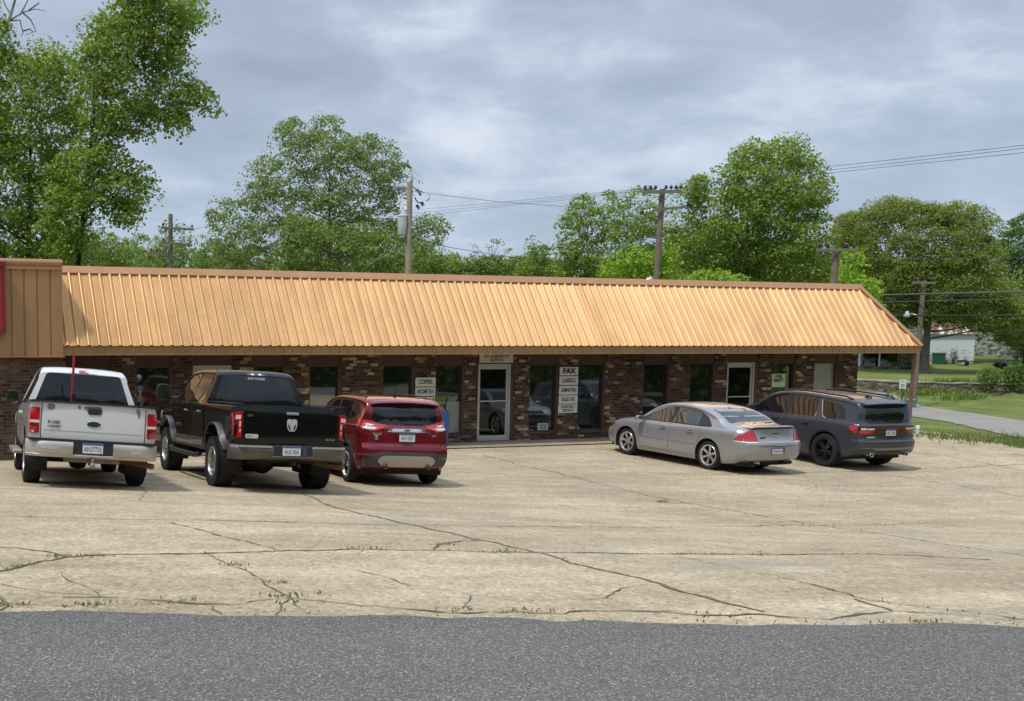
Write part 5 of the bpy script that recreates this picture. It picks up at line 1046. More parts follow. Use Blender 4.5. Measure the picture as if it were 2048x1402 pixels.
# ------------------------------------------------------------------ dark grey suv
def grey_suv():
    P = m_paint('granite_paint', (.046, .050, .060), .15, .34, dust=.015, coat=.55)
    root = empty('large_suv'); tag(root, 'dark grey estate style suv with black wheels and a full width taillight', 'suv')
    xr, xf, yh, RR = 1.08, 4.12, .82, .415; zc = RR+.01; ra = .462
    body = loft_body('body', root, P, 0, 5.10, [(0, 1.13), (.05, 1.20), (.17, 1.45), (.27, 1.62), (.34, 1.69), (.5, 1.725), (1.2, 1.775), (2.1, 1.80), (2.7, 1.77), (3.1, 1.68), (3.75, 1.27), (3.95, 1.21), (4.6, 1.12), (4.95, 1.0), (5.1, .86)], [(0, 1.115), (.2, 1.17), (1.0, 1.175), (2.5, 1.11), (3.7, 1.08), (4.6, 1.02), (5.1, .82)],
                     [(0, .44), (.35, .35), (.9, .27), (4.2, .26), (5.1, .32)], [(0, .90), (.2, .945), (.6, .962), (4.4, .962), (4.8, .92), (5.1, .84)], .29, rear=[(.35, .10), (.5, .02), (.62, .0), (.74, .0), (.80, .05), (1.0, .065), (1.2, .07), (1.4, .03), (1.7, 0)], front=[(.3, .03), (.5, 0), (.9, .06)], rc=.17, fc=.22, rfade=.5, wheels=[(xr, zc, ra, .37), (xf, zc, ra, .37)], char=.010)
    wells(root, [(xr, zc), (xf, zc)], .945, ra-.003, .33); b = bvh_of(body)
    patch(b, rpoly([(.70, 1.215, .05), (.64, 1.60, .05), (-.64, 1.60, .05), (-.70, 1.215, .05), (-.55, 1.185, .1), (.55, 1.185, .1)], .05), 'B', .005, MTINT, 'rear_window', root)
    bw = bvh_of(body); patch(bw, rpoly([(.05, 1.215), (.05, 1.23), (-.30, 1.245), (-.30, 1.235)], .005), 'B', .02, MPLAS, 'rear_wiper', root)
    tl = patch(b, rpoly([(.90, 1.085, .02), (.88, 1.115, .02), (.40, 1.10, .05), (-.40, 1.10, .05), (-.88, 1.115, .02), (-.90, 1.085, .02), (-.87, .925, .04), (-.54, .925, .05), (-.42, 1.06, .06), (.42, 1.06, .06), (.54, .925, .05), (.87, .925, .04)], .03), 'B', .010, MLENSD, 'taillight', root, depth=.04); bl = bvh_of(tl)
    for s in (1, -1):
        f = (lambda p: p) if s > 0 else mirror_poly
        patch(bl, rpoly(f([(.86, .94), (.86, 1.01), (.52, 1.01), (.57, .94)]), .02), 'B', .004, MLENSR, 'brake_lens', tl); patch(bl, rpoly(f([(.83, 1.03), (.83, 1.075), (.70, 1.075), (.70, 1.03)]), .012), 'B', .004, MLENSW, 'reverse_lens', tl); patch(bl, rpoly(f([(.68, 1.03), (.68, 1.072), (.48, 1.072), (.52, 1.03)]), .012), 'B', .004, MLENSW, 'reverse_lens', tl)
        patch(b, rpoly([(.10, .93), (.10, 1.11), (.42, 1.12), (.30, .94)], .03), 'L' if s > 0 else 'R', .008, MLENSR, 'taillight_side', root)
    patch(bl, [(.44, 1.074), (.44, 1.086), (-.44, 1.086), (-.44, 1.074)], 'B', .004, MLENSR, 'light_bar', tl)
    patch(b, rpoly([(.36, .90), (.36, 1.05), (-.36, 1.05), (-.36, .90)], .04), 'B', .002, MPLAS, 'plate_recess', root); plate(root, .045, .0, .965, 'AHC 39D')
    text_mesh('lettering', 'DURANGO', .045, MATS['lettering_grey'], root, face_rear(.055, .60, .855), .002, .001, 1.1)
    patch(b, rpoly([(.08, .815), (.06, .835), (-.06, .835), (-.08, .815)], .01), 'B', .004, MSEAM, 'hatch_handle', root)
    seam(b, root, [[(.76, 1.16), (.74, .92), (.70, .79), (-.70, .79), (-.74, .92), (-.76, 1.16)]], 'B', .010)
    st = patch(b, rpoly([(.90, .60, .02), (.55, .60, .1), (.42, .555, .1), (-.42, .555, .1), (-.55, .60, .1), (-.90, .60, .02), (-.90, .585), (-.55, .585), (-.42, .54), (.42, .54), (.55, .585), (.90, .585)], .005), 'B', .008, mat('grey_bright', (.22, .22, .23), .3, .6), 'bumper_strip', root)
    patch(b, rpoly([(.36, .40), (.40, .525), (-.40, .525), (-.36, .40)], .04), 'B', .004, MPLAS, 'bumper_recess', root)
    for s in (1, -1):
        e = MB(); e.lathe([(.05, -.01), (.055, -.03), (.048, -.035), (.042, -.02), (.042, .2)], 20, 'x', (.05, s*.55, .43)); e.build('exhaust_tip', MCHROME, root, smooth=True)
    vs_, fs_ = [], []; N = 18
    for i in range(N+1):
        y = -.70+1.40*i/N; c = .07*abs(y/.70)**3; zt = 1.685-.03*abs(y/.7)**3
        for x_, z_ in ((.50, zt+.04), (.28+c, zt+.018), (.12+c, zt-.010), (.11+c, zt-.03), (.15+c, zt-.045), (.33, zt-.07)): vs_.append((x_, y, z_))
    for i in range(N):
        for j in range(6): fs_.append((i*6+j, i*6+(j+1) % 6, (i+1)*6+(j+1) % 6, (i+1)*6+j))
    fs_ += [tuple(range(6)), tuple(N*6+q for q in range(5, -1, -1))]; spo = mesh_obj('roof_spoiler', vs_, fs_, P, root, smooth=True, sharp=45)
    lb = MB(); lb.box(.105, .12, -.2, .2, 1.648, 1.664); lb.build('high_brake_light', MLENSD, spo)
    an = MB(); an.tube([(.86, 0, 1.745), (.80, 0, 1.80), (.70, 0, 1.75)], [.05, .03, .02], 8); an.build('antenna', MPLAS, root, smooth=True)
    CHS = mat('window_bright', (.55, .55, .56), .25, .9)
    for side in 'LR':
        s = 1 if side == 'L' else -1
        for pts in ([(.56, 1.25, .06), (.74, 1.56, .12), (1.40, 1.645, .05), (1.26, 1.25, .08), (1.15, 1.215, .05)], [(1.50, 1.215), (1.56, 1.665), (2.36, 1.69), (2.36, 1.195)], [(2.50, 1.19), (2.50, 1.69), (2.72, 1.675), (3.05, 1.59), (3.62, 1.22), (3.4, 1.165)]): patch(b, rpoly(pts, .05), side, .005, MTINT, 'side_window', root)
        patch(b, [(2.37, 1.19), (2.37, 1.695), (2.49, 1.695), (2.49, 1.19)], side, .003, MPLAS, 'pillar_trim', root); patch(b, rpoly([(3.62, 1.22), (3.7, 1.2), (3.4, 1.15), (3.3, 1.16)], .01), side, .006, MPLAS, 'window_trim', root)
        patch(b, stroke([(1.15, 1.21), (1.27, 1.25), (1.34, 1.42), (1.425, 1.655)], .022), side, .008, CHS, 'window_trim', root); patch(b, stroke([(1.485, 1.21), (1.49, 1.33)], .018), side, .007, CHS, 'window_trim', root)
        seam(b, root, [[(2.43, .40), (2.43, 1.18)], [(3.55, .42), (3.62, .7), (3.58, 1.14)], [(1.62, .62), (1.42, .95), (1.44, 1.22), (1.50, 1.68)], [(1.60, .40), (3.55, .40)]], side)
        for hx in (1.62, 2.62): patch(b, rpoly([(hx, 1.03), (hx, 1.065), (hx+.21, 1.06), (hx+.21, 1.025)], .015), side, .032, P, 'door_handle', root)
        for xw in (xr, xf): arch_band(b, root, xw, zc, ra-.008, ra+.035, side, P, 'fender_flare', .014, -.25, math.pi+.25)
        rr_ = MB(); rr_.tube([(.62, s*.66, 1.725), (.8, s*.685, 1.785), (2.3, s*.70, 1.825), (2.75, s*.68, 1.775)], .022, 8); rr_.build('roof_rail', MPLAS, root, smooth=True)
        side_mirror(root, 3.42, s*.92, 1.24, .20, .17, MPLAS, MMIRR, .12, .10)
        patch(b, rpoly([(4.75, .88), (4.6, .98), (4.95, .95), (4.98, .85)], .03), side, .006, MLENSW, 'headlight', root)
    patch(b, rpoly([(-.74, 1.24), (-.60, 1.70), (.60, 1.70), (.74, 1.24)], .05), 'F', .004, MTINT, 'windshield', root); patch(b, rpoly([(-.5, .62), (-.5, .84), (.5, .84), (.5, .62)], .04), 'F', .01, MPLAS, 'grille', root)
    for s in (1, -1): patch(b, rpoly([(s*.54, .80), (s*.54, .90), (s*.84, .93), (s*.84, .82)], .03), 'F', .008, MLENSW, 'headlight', root)
    dk = MB(); dk.box(.45, 4.7, -.8, .8, .27, .38); dk.tube([(xr, -.7, RR-.03), (xr, .7, RR-.03)], .06, 8); dk.build('underbody', MUNDER, root)
    four_wheels(root, xr, xf, yh, RR, .28, .285, (5, (-.15, .15), .13, .13, .035), MRIMB)
    place_vehicle(root, 7.26, -6.991, -.008, 3.04, 1.08, 1.64); return root
GS = grey_suv()
# ------------------------------------------------------------------ foliage
def m_leaf(name, dark, mid, light, trans=.35):
    m = bpy.data.materials.new(name); m.use_nodes = True; t = NT(m); n = t.n; n.remove(t.b)
    g = t.node('ShaderNodeNewGeometry'); c = t.ramp(g.outputs['Random Per Island'], [(0, dark), (.45, mid), (.85, light), (1, tuple(min(1, x*1.25) for x in light[:3])+(1,))])
    d = t.node('ShaderNodeBsdfPrincipled'); d.inputs['Roughness'].default_value = .5; d.inputs['Specular IOR Level'].default_value = .35; t.link(c, d.inputs['Base Color'])
    tr = t.node('ShaderNodeBsdfTranslucent'); t.link(t.mix(1.0, c, (1.5, 1.6, .7, 1), 'MULTIPLY'), tr.inputs['Color'])
    mx = t.node('ShaderNodeMixShader'); mx.inputs[0].default_value = trans; t.link(d.outputs[0], mx.inputs[1]); t.link(tr.outputs[0], mx.inputs[2])
    t.link(mx.outputs[0], n.get('Material Output').inputs['Surface']); return m
LF = {
 'fresh': m_leaf('leaf_fresh', (.115, .168, .028, 1), (.188, .262, .048, 1), (.268, .34, .075, 1), .42),
 'lime': m_leaf('leaf_lime', (.16, .25, .022, 1), (.23, .36, .036, 1), (.30, .43, .055, 1), .42),
 'syc': m_leaf('leaf_greyish', (.122, .168, .052, 1), (.182, .236, .082, 1), (.262, .31, .135, 1), .40),
 'deep': m_leaf('leaf_deep', (.062, .115, .026, 1), (.095, .165, .038, 1), (.14, .22, .055, 1), .34),
 'mid': m_leaf('leaf_mid', (.108, .16, .038, 1), (.162, .228, .056, 1), (.232, .295, .085, 1), .40),
 'oak': m_leaf('leaf_olive', (.128, .165, .036, 1), (.19, .235, .054, 1), (.265, .30, .080, 1), .44),
 'shade': m_leaf('leaf_shade', (.012, .028, .007, 1), (.022, .048, .011, 1), (.035, .068, .016, 1), .2)}
def m_bark(name, c):
    m = mat(name, c, .95, spec=.15); t = NT(m); v = t.coords(scale=(1, 1, .25)); n = t.noise(v, 9, 5, .7)
    t.base(t.ramp(n, [(.3, tuple(x*.5 for x in c[:3])+(1,)), (.7, tuple(x*1.4 for x in c[:3])+(1,))])); t.bump(n, .7, .03); return m
MBARK = m_bark('bark', (.075, .058, .045, 1)); MBARKG = m_bark('bark_grey', (.16, .145, .125, 1)); MBARKD = m_bark('bark_dark', (.028, .022, .018, 1))
def poly_sample(poly, n):
    P = np.array(poly, float); lo, hi = P.min(0), P.max(0); out = []; tot = 0
    while tot < n:
        q = rng.uniform(lo, hi, (n*2+50, 2)); ins = np.zeros(len(q), bool); j = len(P)-1
        for i in range(len(P)):
            c = ((P[i, 1] > q[:, 1]) != (P[j, 1] > q[:, 1])) & (q[:, 0] < (P[j, 0]-P[i, 0])*(q[:, 1]-P[i, 1])/(P[j, 1]-P[i, 1]+1e-12)+P[i, 0]); ins ^= c; j = i
        out.append(q[ins]); tot += ins.sum()
    return np.concatenate(out)[:n]
def poly_dist(poly, q):
    P = np.array(poly, float); d = np.full(len(q), 1e9)
    for i in range(len(P)):
        a, b = P[i-1], P[i]; ab = b-a; t_ = np.clip(((q-a) @ ab)/(ab @ ab+1e-9), 0, 1); d = np.minimum(d, np.linalg.norm(q-(a+t_[:, None]*ab), axis=1))
    return d
def poly_area(poly):
    P = np.array(poly); return .5*abs(np.dot(P[:, 0], np.roll(P[:, 1], 1))-np.dot(P[:, 1], np.roll(P[:, 0], 1)))
def leaves_mesh(name, C, size, m, parent, up=.35, aspect=.62, nout=None):
    n = len(C); nrm = rng.normal(0, .75, (n, 3)); nrm[:, 2] += up*1.5; nrm = nrm + (nout if nout is not None else 0); nrm /= np.linalg.norm(nrm, axis=1)[:, None]
    a = rng.normal(0, 1, (n, 3)); a -= nrm*(a*nrm).sum(1)[:, None]; a /= np.linalg.norm(a, axis=1)[:, None]; b = np.cross(nrm, a)
    s = size*rng.uniform(.6, 1.35, n)[:, None]; h = s*aspect*.5; l = s*.5; fold = nrm*s*.10
    V = np.stack([C-a*l, C-b*h+fold, C+a*l*.9, C+b*h+fold], 1).reshape(-1, 3)
    me = bpy.data.meshes.new(name); me.vertices.add(4*n); me.vertices.foreach_set('co', V.ravel()); me.loops.add(4*n); me.loops.foreach_set('vertex_index', np.arange(4*n, dtype=np.int32))
    me.polygons.add(n); me.polygons.foreach_set('loop_start', np.arange(0, 4*n, 4, dtype=np.int32)); me.polygons.foreach_set('loop_total', np.full(n, 4, dtype=np.int32)); me.update(calc_edges=True); me.materials.append(m)
    return link(bpy.data.objects.new(name, me), parent)
def crown_points(poly, D, size, lai, rc, gap, depth=1.0, maxdepth=None):
    """leaf positions: clumps inside the volume got by inflating the outline about its own distance"""
    pm = FPX/D; area = poly_area(poly)/pm**2; nleaf = int(area*lai/(size*size*.33)); per = max(10, int(46*(rc/.55)**2*(.16/size)**1.6)); nc = max(8, int(nleaf/per))
    q = poly_sample(poly, int(nc*1.6)); ed = poly_dist(poly, q)/pm
    keep = ed > rc*.30*rng.uniform(.2, 1.4, len(q)); q, ed = q[keep][:nc], ed[keep][:nc]
    half = np.sqrt(np.maximum(ed*(2*max(ed.max(), .1)-ed), 0))*depth
    if maxdepth: half = np.minimum(half, maxdepth)
    u = rng.uniform(-1, 1, len(q)); u = np.sign(u)*np.abs(u)**.6
    pos = np.array([at_d(x, y, D+dd) for (x, y), dd in zip(q, u*half)])
    if gap > 0:                                   # sprays: drop clumps in the troughs of a smooth random field
        ph = rng.uniform(0, 6.28, (8, 3)); fr = rng.normal(0, 1, (8, 3))/(rc*1.5); f = np.cos((pos[:, None, :]*fr[None]+0).sum(2)+ph[:, 0]).sum(1)
        pos = pos[f > np.quantile(f, gap)]
    r_ = rc*rng.uniform(.55, 1.3, len(pos)); idx = np.repeat(np.arange(len(pos)), per)
    d = rng.normal(0, 1, (len(idx), 3)); d[:, 2] = np.where(rng.random(len(idx)) < .8, np.abs(d[:, 2]), d[:, 2]); d /= np.linalg.norm(d, axis=1)[:, None]; rad = rng.uniform(0, 1, len(idx))**.28     # leafy domes: most leaves sit on the upper shell of a clump
    off = d*(rad*r_[idx])[:, None]; off[:, 2] *= .70; off[:, 2] -= .25*(np.hypot(off[:, 0], off[:, 1])**2)/np.maximum(r_[idx], .1)+.1*r_[idx]
    crown_points.nout = d*.9
    return pos, pos[idx]+off
def limbs(mb, base, top, pos, n, r0, lean=0.0, low=.25):
    base, top = np.array(base, float), np.array(top, float); N = 9
    def trunk(t_): return base*(1-t_)+top*t_ + np.array([math.sin(t_*5+base[0])*.12, 0, 0])*(top[2]-base[2])*.06
    mb.tube([trunk(t_) for t_ in np.linspace(-.03, 1, N)], [r0*(1.35 if i == 0 else max(.03, 1-1.02*i/(N-1))) for i in range(N)], 9)
    if len(pos) == 0: return
    sel = pos[rng.choice(len(pos), min(n, len(pos)), replace=False)]
    for p in sel:
        hh = np.linalg.norm(p[:2]-trunk(.6)[:2]); tz = (p[2]-base[2])/(top[2]-base[2]+1e-6)-.16*hh/(top[2]-base[2]+1e-6); t0 = float(np.clip(tz*.9, low, .95)); s = trunk(t0)
        if np.linalg.norm(p-s) < .4: continue
        mid = s*.5+p*.5+np.array([0, 0, -.10*np.linalg.norm(p-s)])+rng.normal(0, .05, 3)*np.linalg.norm(p-s); ra = r0*(1-.85*t0)*.38
        pts = [s*(1-t_)**2+mid*2*t_*(1-t_)+p*t_*t_ for t_ in np.linspace(0, 1, 6)]; mb.tube(pts, [max(.012, ra*(1-.88*k/5)) for k in range(6)], 5)
        e = pts[3]
        for _ in range(2):
            q = p+rng.normal(0, .22, 3); mb.tube([e, (e+q)/2+rng.normal(0, .04, 3), q], [ra*.35, ra*.22, .010], 4)
def tree(name, label, poly, D, size=.16, lai=4.0, rc=.55, gap=.15, leaf='mid', trunk=None, base_y=None, r0=.2, nl=26, bark=None, group=None, depth=1.0, cat='tree', top_t=.66, low=.25, maxdepth=None):
    P = np.array(poly, float); cx = P[:, 0].mean() if trunk is None else trunk; y1 = P[:, 1].min(); y2 = P[:, 1].max()
    g = at_d(cx, y2, D); z0 = gz(g[0], g[1]); base = np.array([g[0], g[1], z0])
    ctr = at_d(P[:, 0].mean()*.6+cx*.4, y1+(y2-y1)*(1-top_t), D)
    root = empty(name, base); tag(root, label, cat, group)
    pos, lv = crown_points(poly, D, size, lai, rc, gap, depth, maxdepth)
    mb = MB(); limbs(mb, (0, 0, -.1), ctr-base, pos-base, nl, r0, low=low); mb.build('trunk', bark or MBARK, root, smooth=True)
    leaves_mesh('crown', lv-base, size, LF[leaf], root, nout=crown_points.nout); return root
GB = 'trees behind the office strip'
tree('tall_tree', 'tall dark trunked tree cut by the left edge, behind the tan wing', [(-90, 40), (-20, -20), (10, 20), (20, 95), (45, 85), (80, 75), (110, 88), (150, 120), (162, 150), (172, 205), (180, 262), (150, 330), (172, 385), (150, 425), (200, 475), (190, 545), (-90, 545)], 46, .165, 6.4, .66, .12, 'fresh', trunk=35, r0=.26, nl=30, bark=MBARKD, group=GB, depth=.9, low=.35)
tree('tall_tree', 'tall bright green tree with drooping boughs reaching over the roof from the wing', [(185, -20), (180, -60), (400, -60), (412, 45), (385, 62), (368, 78), (388, 112), (362, 148), (398, 160), (428, 188), (436, 226), (402, 238), (390, 222), (372, 248), (366, 286), (332, 262), (302, 240), (288, 298), (262, 282), (228, 276), (242, 310), (282, 328), (322, 366), (302, 392), (286, 412), (288, 442), (250, 462), (226, 440), (202, 432), (182, 482), (150, 525), (92, 540), (80, 425), (92, 335), (150, 292), (178, 262), (165, 205), (154, 150), (157, 100), (180, 45)], 43, .16, 6.8, .62, .05, 'fresh', trunk=105, r0=.24, nl=18, bark=MBARKD, group=GB, depth=.8)
dz = empty('bare_branch_tree', at_d(-40, 420, 50)); dzl = np.array(dz.location); tag(dz, 'leafless grey limb of a dead treetop in the upper left corner', 'tree')
mb = MB(); bpts = [(-45, 700), (-40, 300), (-20, 120), (18, 42), (30, 0), (45, -40)]; P3 = [at_d(x, y, 50)-dzl for x, y in bpts]; mb.tube(P3, [.25, .2, .14, .07, .05, .02], 8)
for pts in ([(18, 42), (45, 25), (70, 18), (92, 22)], [(18, 42), (40, 40), (46, 65), (42, 74)], [(40, 30), (52, 8), (60, -10)], [(45, 25), (62, 40), (72, 62), (50, 70)], [(22, 30), (10, 10), (4, -10)], [(58, 20), (78, 6)], [(46, 62), (60, 58), (66, 64)]): mb.tube([at_d(x, y, 50+.3*i)-dzl for i, (x, y) in enumerate(pts)], [.035-.008*i for i in range(len(pts))], 5)
mb.build('trunk', MBARKG, dz, smooth=True)
tree('bushy_tree', 'pale green bushy tree between the drooping boughs and the far pole', [(140, 548), (158, 490), (190, 456), (222, 452), (245, 470), (272, 500), (278, 550)], 82, .22, 4, .7, .1, 'mid', r0=.2, group=GB, nl=12)
tree('bushy_tree', 'grey green rounded tree behind the far leftmost utility pole', [(258, 550), (264, 480), (285, 452), (312, 442), (345, 440), (375, 458), (398, 500), (404, 552)], 92, .24, 3.0, .75, .2, 'syc', r0=.2, group=GB, nl=14)
tree('bushy_tree', 'low dark green tree right of the far leftmost utility pole', [(372, 556), (392, 500), (425, 482), (455, 492), (490, 505), (530, 556)], 78, .2, 4.5, .65, .08, 'mid', r0=.18, group=GB, nl=10)
tree('sycamore_tree', 'wide airy grey green tree with sky showing through, tallest behind the roof', [(410, 442), (424, 392), (450, 402), (470, 372), (490, 352), (494, 302), (520, 307), (546, 290), (548, 250), (580, 234), (620, 246), (640, 227), (672, 224), (690, 246), (696, 264), (740, 268), (782, 281), (802, 312), (826, 336), (832, 362), (815, 382), (800, 402), (815, 432), (842, 420), (872, 432), (903, 441), (885, 472), (896, 502), (900, 560), (440, 560), (425, 522), (410, 472)], 62, .16, 4.2, .6, .06, 'syc', trunk=660, r0=.32, nl=46, bark=MBARKG, group=GB, depth=.75, low=.12, top_t=.72)
tree('vine_covered_tree', 'dense dark green vine covered tree in front of the wide airy tree', [(545, 562), (556, 480), (575, 425), (612, 414), (642, 432), (668, 452), (712, 448), (752, 462), (792, 470), (814, 500), (812, 562)], 54, .17, 4.8, .6, .12, 'mid', r0=.25, group=GB, nl=18)
tree('bushy_tree', 'mid green tree just right of the pole with the grey can', [(822, 562), (826, 512), (846, 482), (872, 478), (896, 492), (906, 522), (912, 562)], 58, .18, 4.2, .6, .1, 'mid', r0=.2, group=GB, nl=12)
tree('bushy_tree', 'low soft green tree row seen under the thin leaved tree', [(892, 562), (905, 525), (940, 512), (985, 520), (1032, 514), (1062, 528), (1082, 562)], 92, .24, 5.5, .8, .03, 'mid', r0=.18, group=GB, nl=10)
tree('thin_tree', 'thin small leaved young tree with bare twigs against the sky', [(935, 535), (936, 492), (958, 474), (1002, 474), (1032, 490), (1028, 522), (1002, 535)], 74, .15, .55, .30, .3, 'syc', r0=.07, nl=70, group=GB, low=.1, bark=MBARK)
tree('pointed_tree', 'small pointed tree left of the dark upright tree', [(1028, 564), (1040, 522), (1052, 502), (1058, 470), (1072, 480), (1084, 492), (1098, 462), (1106, 500), (1120, 530), (1122, 564)], 68, .17, 3.2, .38, .08, 'fresh', r0=.12, nl=22, group=GB)
tree('upright_tree', 'dark green upright tree with its thin trunk visible over the ridge', [(1114, 564), (1110, 522), (1120, 482), (1113, 440), (1138, 402), (1165, 384), (1182, 390), (1192, 412), (1216, 400), (1224, 440), (1210, 482), (1232, 522), (1238, 564)], 60, .145, 4.2, .42, .10, 'fresh', trunk=1182, r0=.14, nl=34, group=GB, bark=MBARKD, low=.15)
tree('upright_tree', 'airy green tree immediately left of the pole with two crossarms', [(1200, 564), (1206, 482), (1216, 432), (1204, 382), (1224, 371), (1250, 402), (1268, 372), (1298, 372), (1322, 398), (1332, 442), (1337, 502), (1332, 564)], 66, .15, 4.0, .45, .12, 'fresh', r0=.17, nl=34, group=GB, bark=MBARKD, low=.15)
tree('bushy_tree', 'bright green rounded tree low behind the second turbine vent', [(1192, 567), (1212, 522), (1248, 492), (1288, 486), (1318, 502), (1342, 482), (1352, 567)], 55, .17, 4.6, .55, .1, 'lime', r0=.17, nl=12, group=GB)
tree('broad_tree', 'big full light green tree right of the pole with two crossarms', [(1335, 568), (1340, 502), (1330, 470), (1344, 420), (1360, 402), (1354, 370), (1385, 342), (1416, 350), (1421, 382), (1433, 370), (1430, 346), (1450, 326), (1470, 311), (1476, 290), (1510, 280), (1540, 291), (1560, 270), (1590, 264), (1612, 286), (1626, 312), (1642, 340), (1657, 362), (1652, 396), (1661, 430), (1670, 482), (1675, 574)], 62, .16, 6.2, .72, .06, 'fresh', trunk=1500, r0=.3, nl=36, group=GB, depth=.8, bark=MBARKG)
tree('bushy_tree', 'dark green tree filling the gap under the big full tree', [(1325, 568), (1330, 520), (1350, 470), (1380, 450), (1420, 460), (1450, 520), (1462, 568)], 70, .2, 4.6, .65, .05, 'deep', r0=.2, nl=8, group=GB)
tree('lime_bush', 'lime green bush poking over the ridge under the big full tree', [(1358, 574), (1374, 548), (1402, 536), (1440, 529), (1482, 545), (1497, 576), (1490, 590), (1365, 590)], 44, .15, 4.2, .4, .15, 'lime', r0=.08, nl=8, group=GB)
tree('lime_tree', 'bright lime green young tree by the roof hip', [(1665, 590), (1678, 522), (1690, 500), (1706, 500), (1722, 522), (1752, 545), (1760, 590), (1752, 640), (1700, 640)], 56, .16, 4.2, .5, .12, 'lime', r0=.12, nl=12, group=GB)
og = hit_ground(1853, 746); OD = float(np.hypot(og[0]-CAM[0], og[1]-CAM[1]))
oak = tree('oak_tree', 'huge spreading olive green tree with a thick grey trunk on the lawn', [(1694, 602), (1682, 522), (1674, 482), (1678, 432), (1720, 416), (1750, 401), (1800, 394), (1832, 400), (1852, 409), (1890, 405), (1922, 404), (1962, 412), (1990, 426), (2003, 452), (1990, 472), (2012, 522), (2024, 582), (2046, 622), (2056, 652), (1992, 664), (1932, 657), (1880, 650), (1800, 662), (1738, 645)], OD, .175, 6.0, .85, .06, 'oak', trunk=1853, r0=.36, nl=24, bark=MBARKG, group='trees around the lawn', depth=.62, low=.18)
tree('bushy_tree', 'dark green round tree beyond the lawn at the right edge', [(1992, 486), (2004, 456), (2030, 436), (2060, 424), (2130, 430), (2140, 640), (2034, 640), (2002, 545)], OD+28, .26, 4.6, .8, .05, 'deep', r0=.25, nl=8, group='trees around the lawn')
tree('bushy_tree', 'olive green tree between the big full tree and the huge oak', [(1652, 600), (1662, 462), (1690, 428), (1720, 428), (1745, 470), (1750, 600)], OD+6, .20, 5.5, .7, .03, 'fresh', r0=.25, nl=8, group='trees around the lawn')
tree('bushy_tree', 'drooping green tree at the right edge in front of the white wall', [(1985, 690), (2000, 640), (2030, 600), (2075, 585), (2120, 600), (2130, 700), (2040, 712), (2020, 690)], OD+4, .20, 3.2, .6, .2, 'mid', r0=.15, nl=10, group='trees around the lawn')
tree('bushy_tree', 'continuous leafy green thicket low over the middle of the roof ridge', [(840, 575), (846, 528), (880, 514), (930, 520), (975, 512), (1020, 518), (1060, 508), (1110, 516), (1140, 530), (1150, 575)], 74, .18, 6.0, .6, .0, 'mid', r0=.15, group=GB, nl=8)
# far wood, one mass
pos, lv = crown_points([(-120, 575), (-120, 470), (150, 478), (300, 486), (420, 490), (600, 490), (900, 512), (1050, 516), (1300, 500), (1660, 500), (1720, 520), (1860, 520), (2048, 560), (2140, 540), (2140, 668), (1900, 668), (1740, 672), (1640, 600), (1000, 575)], 125, .40, 4.6, 1.3, .0, depth=.5, maxdepth=8)
wo = leaves_mesh('woods', lv, .40, LF['mid'], None); tag(wo, 'dark green belt of far woods behind everything', None, None, 'stuff')
# trees across the street, seen only mirrored in glass and paint
for i, (s, q, h_) in enumerate([(-24+6.0*k, 18+1.5*(k % 2), (11, 10, 12)[k % 3]) for k in range(14)] + [(-27+6.0*k, 13.6, 4.5) for k in range(14)] + [(38, -4, 9), (44, -8, 10), (50, -2, 11), (41, 3, 9), (35, 2.5, 4.6), (47, 4, 10)]):
    p = road_pt(s, q); z = gz(p[0], p[1]); root = empty('roadside_tree' if h_ > 5 else 'roadside_bush', (p[0], p[1], z)); tag(root, 'dark green tree on the bank across the street, mirrored in the windows' if h_ > 5 else 'low dark bush on the bank across the street, mirrored in the windows', 'tree', 'trees across the street' if h_ > 5 else 'bushes across the street')
    m_ = 420; d = rng.normal(0, 1, (m_*9, 3)); d /= np.linalg.norm(d, axis=1)[:, None]; c_ = d*(rng.uniform(.4, 1, len(d))**.5)[:, None]*np.array([5.2 if h_ > 5 else 3.6, 3.4 if h_ > 5 else 1.8, h_*.54]); c_[:, 2] += h_*.48
    leaves_mesh('crown', c_, .75 if h_ > 5 else .45, LF['mid'], root); mb = MB(); mb.tube([(0, 0, -.2), (.1, 0, h_*.4), (0, .2, h_*.75)], [.3, .2, .08], 8); mb.build('trunk', MBARK, root)
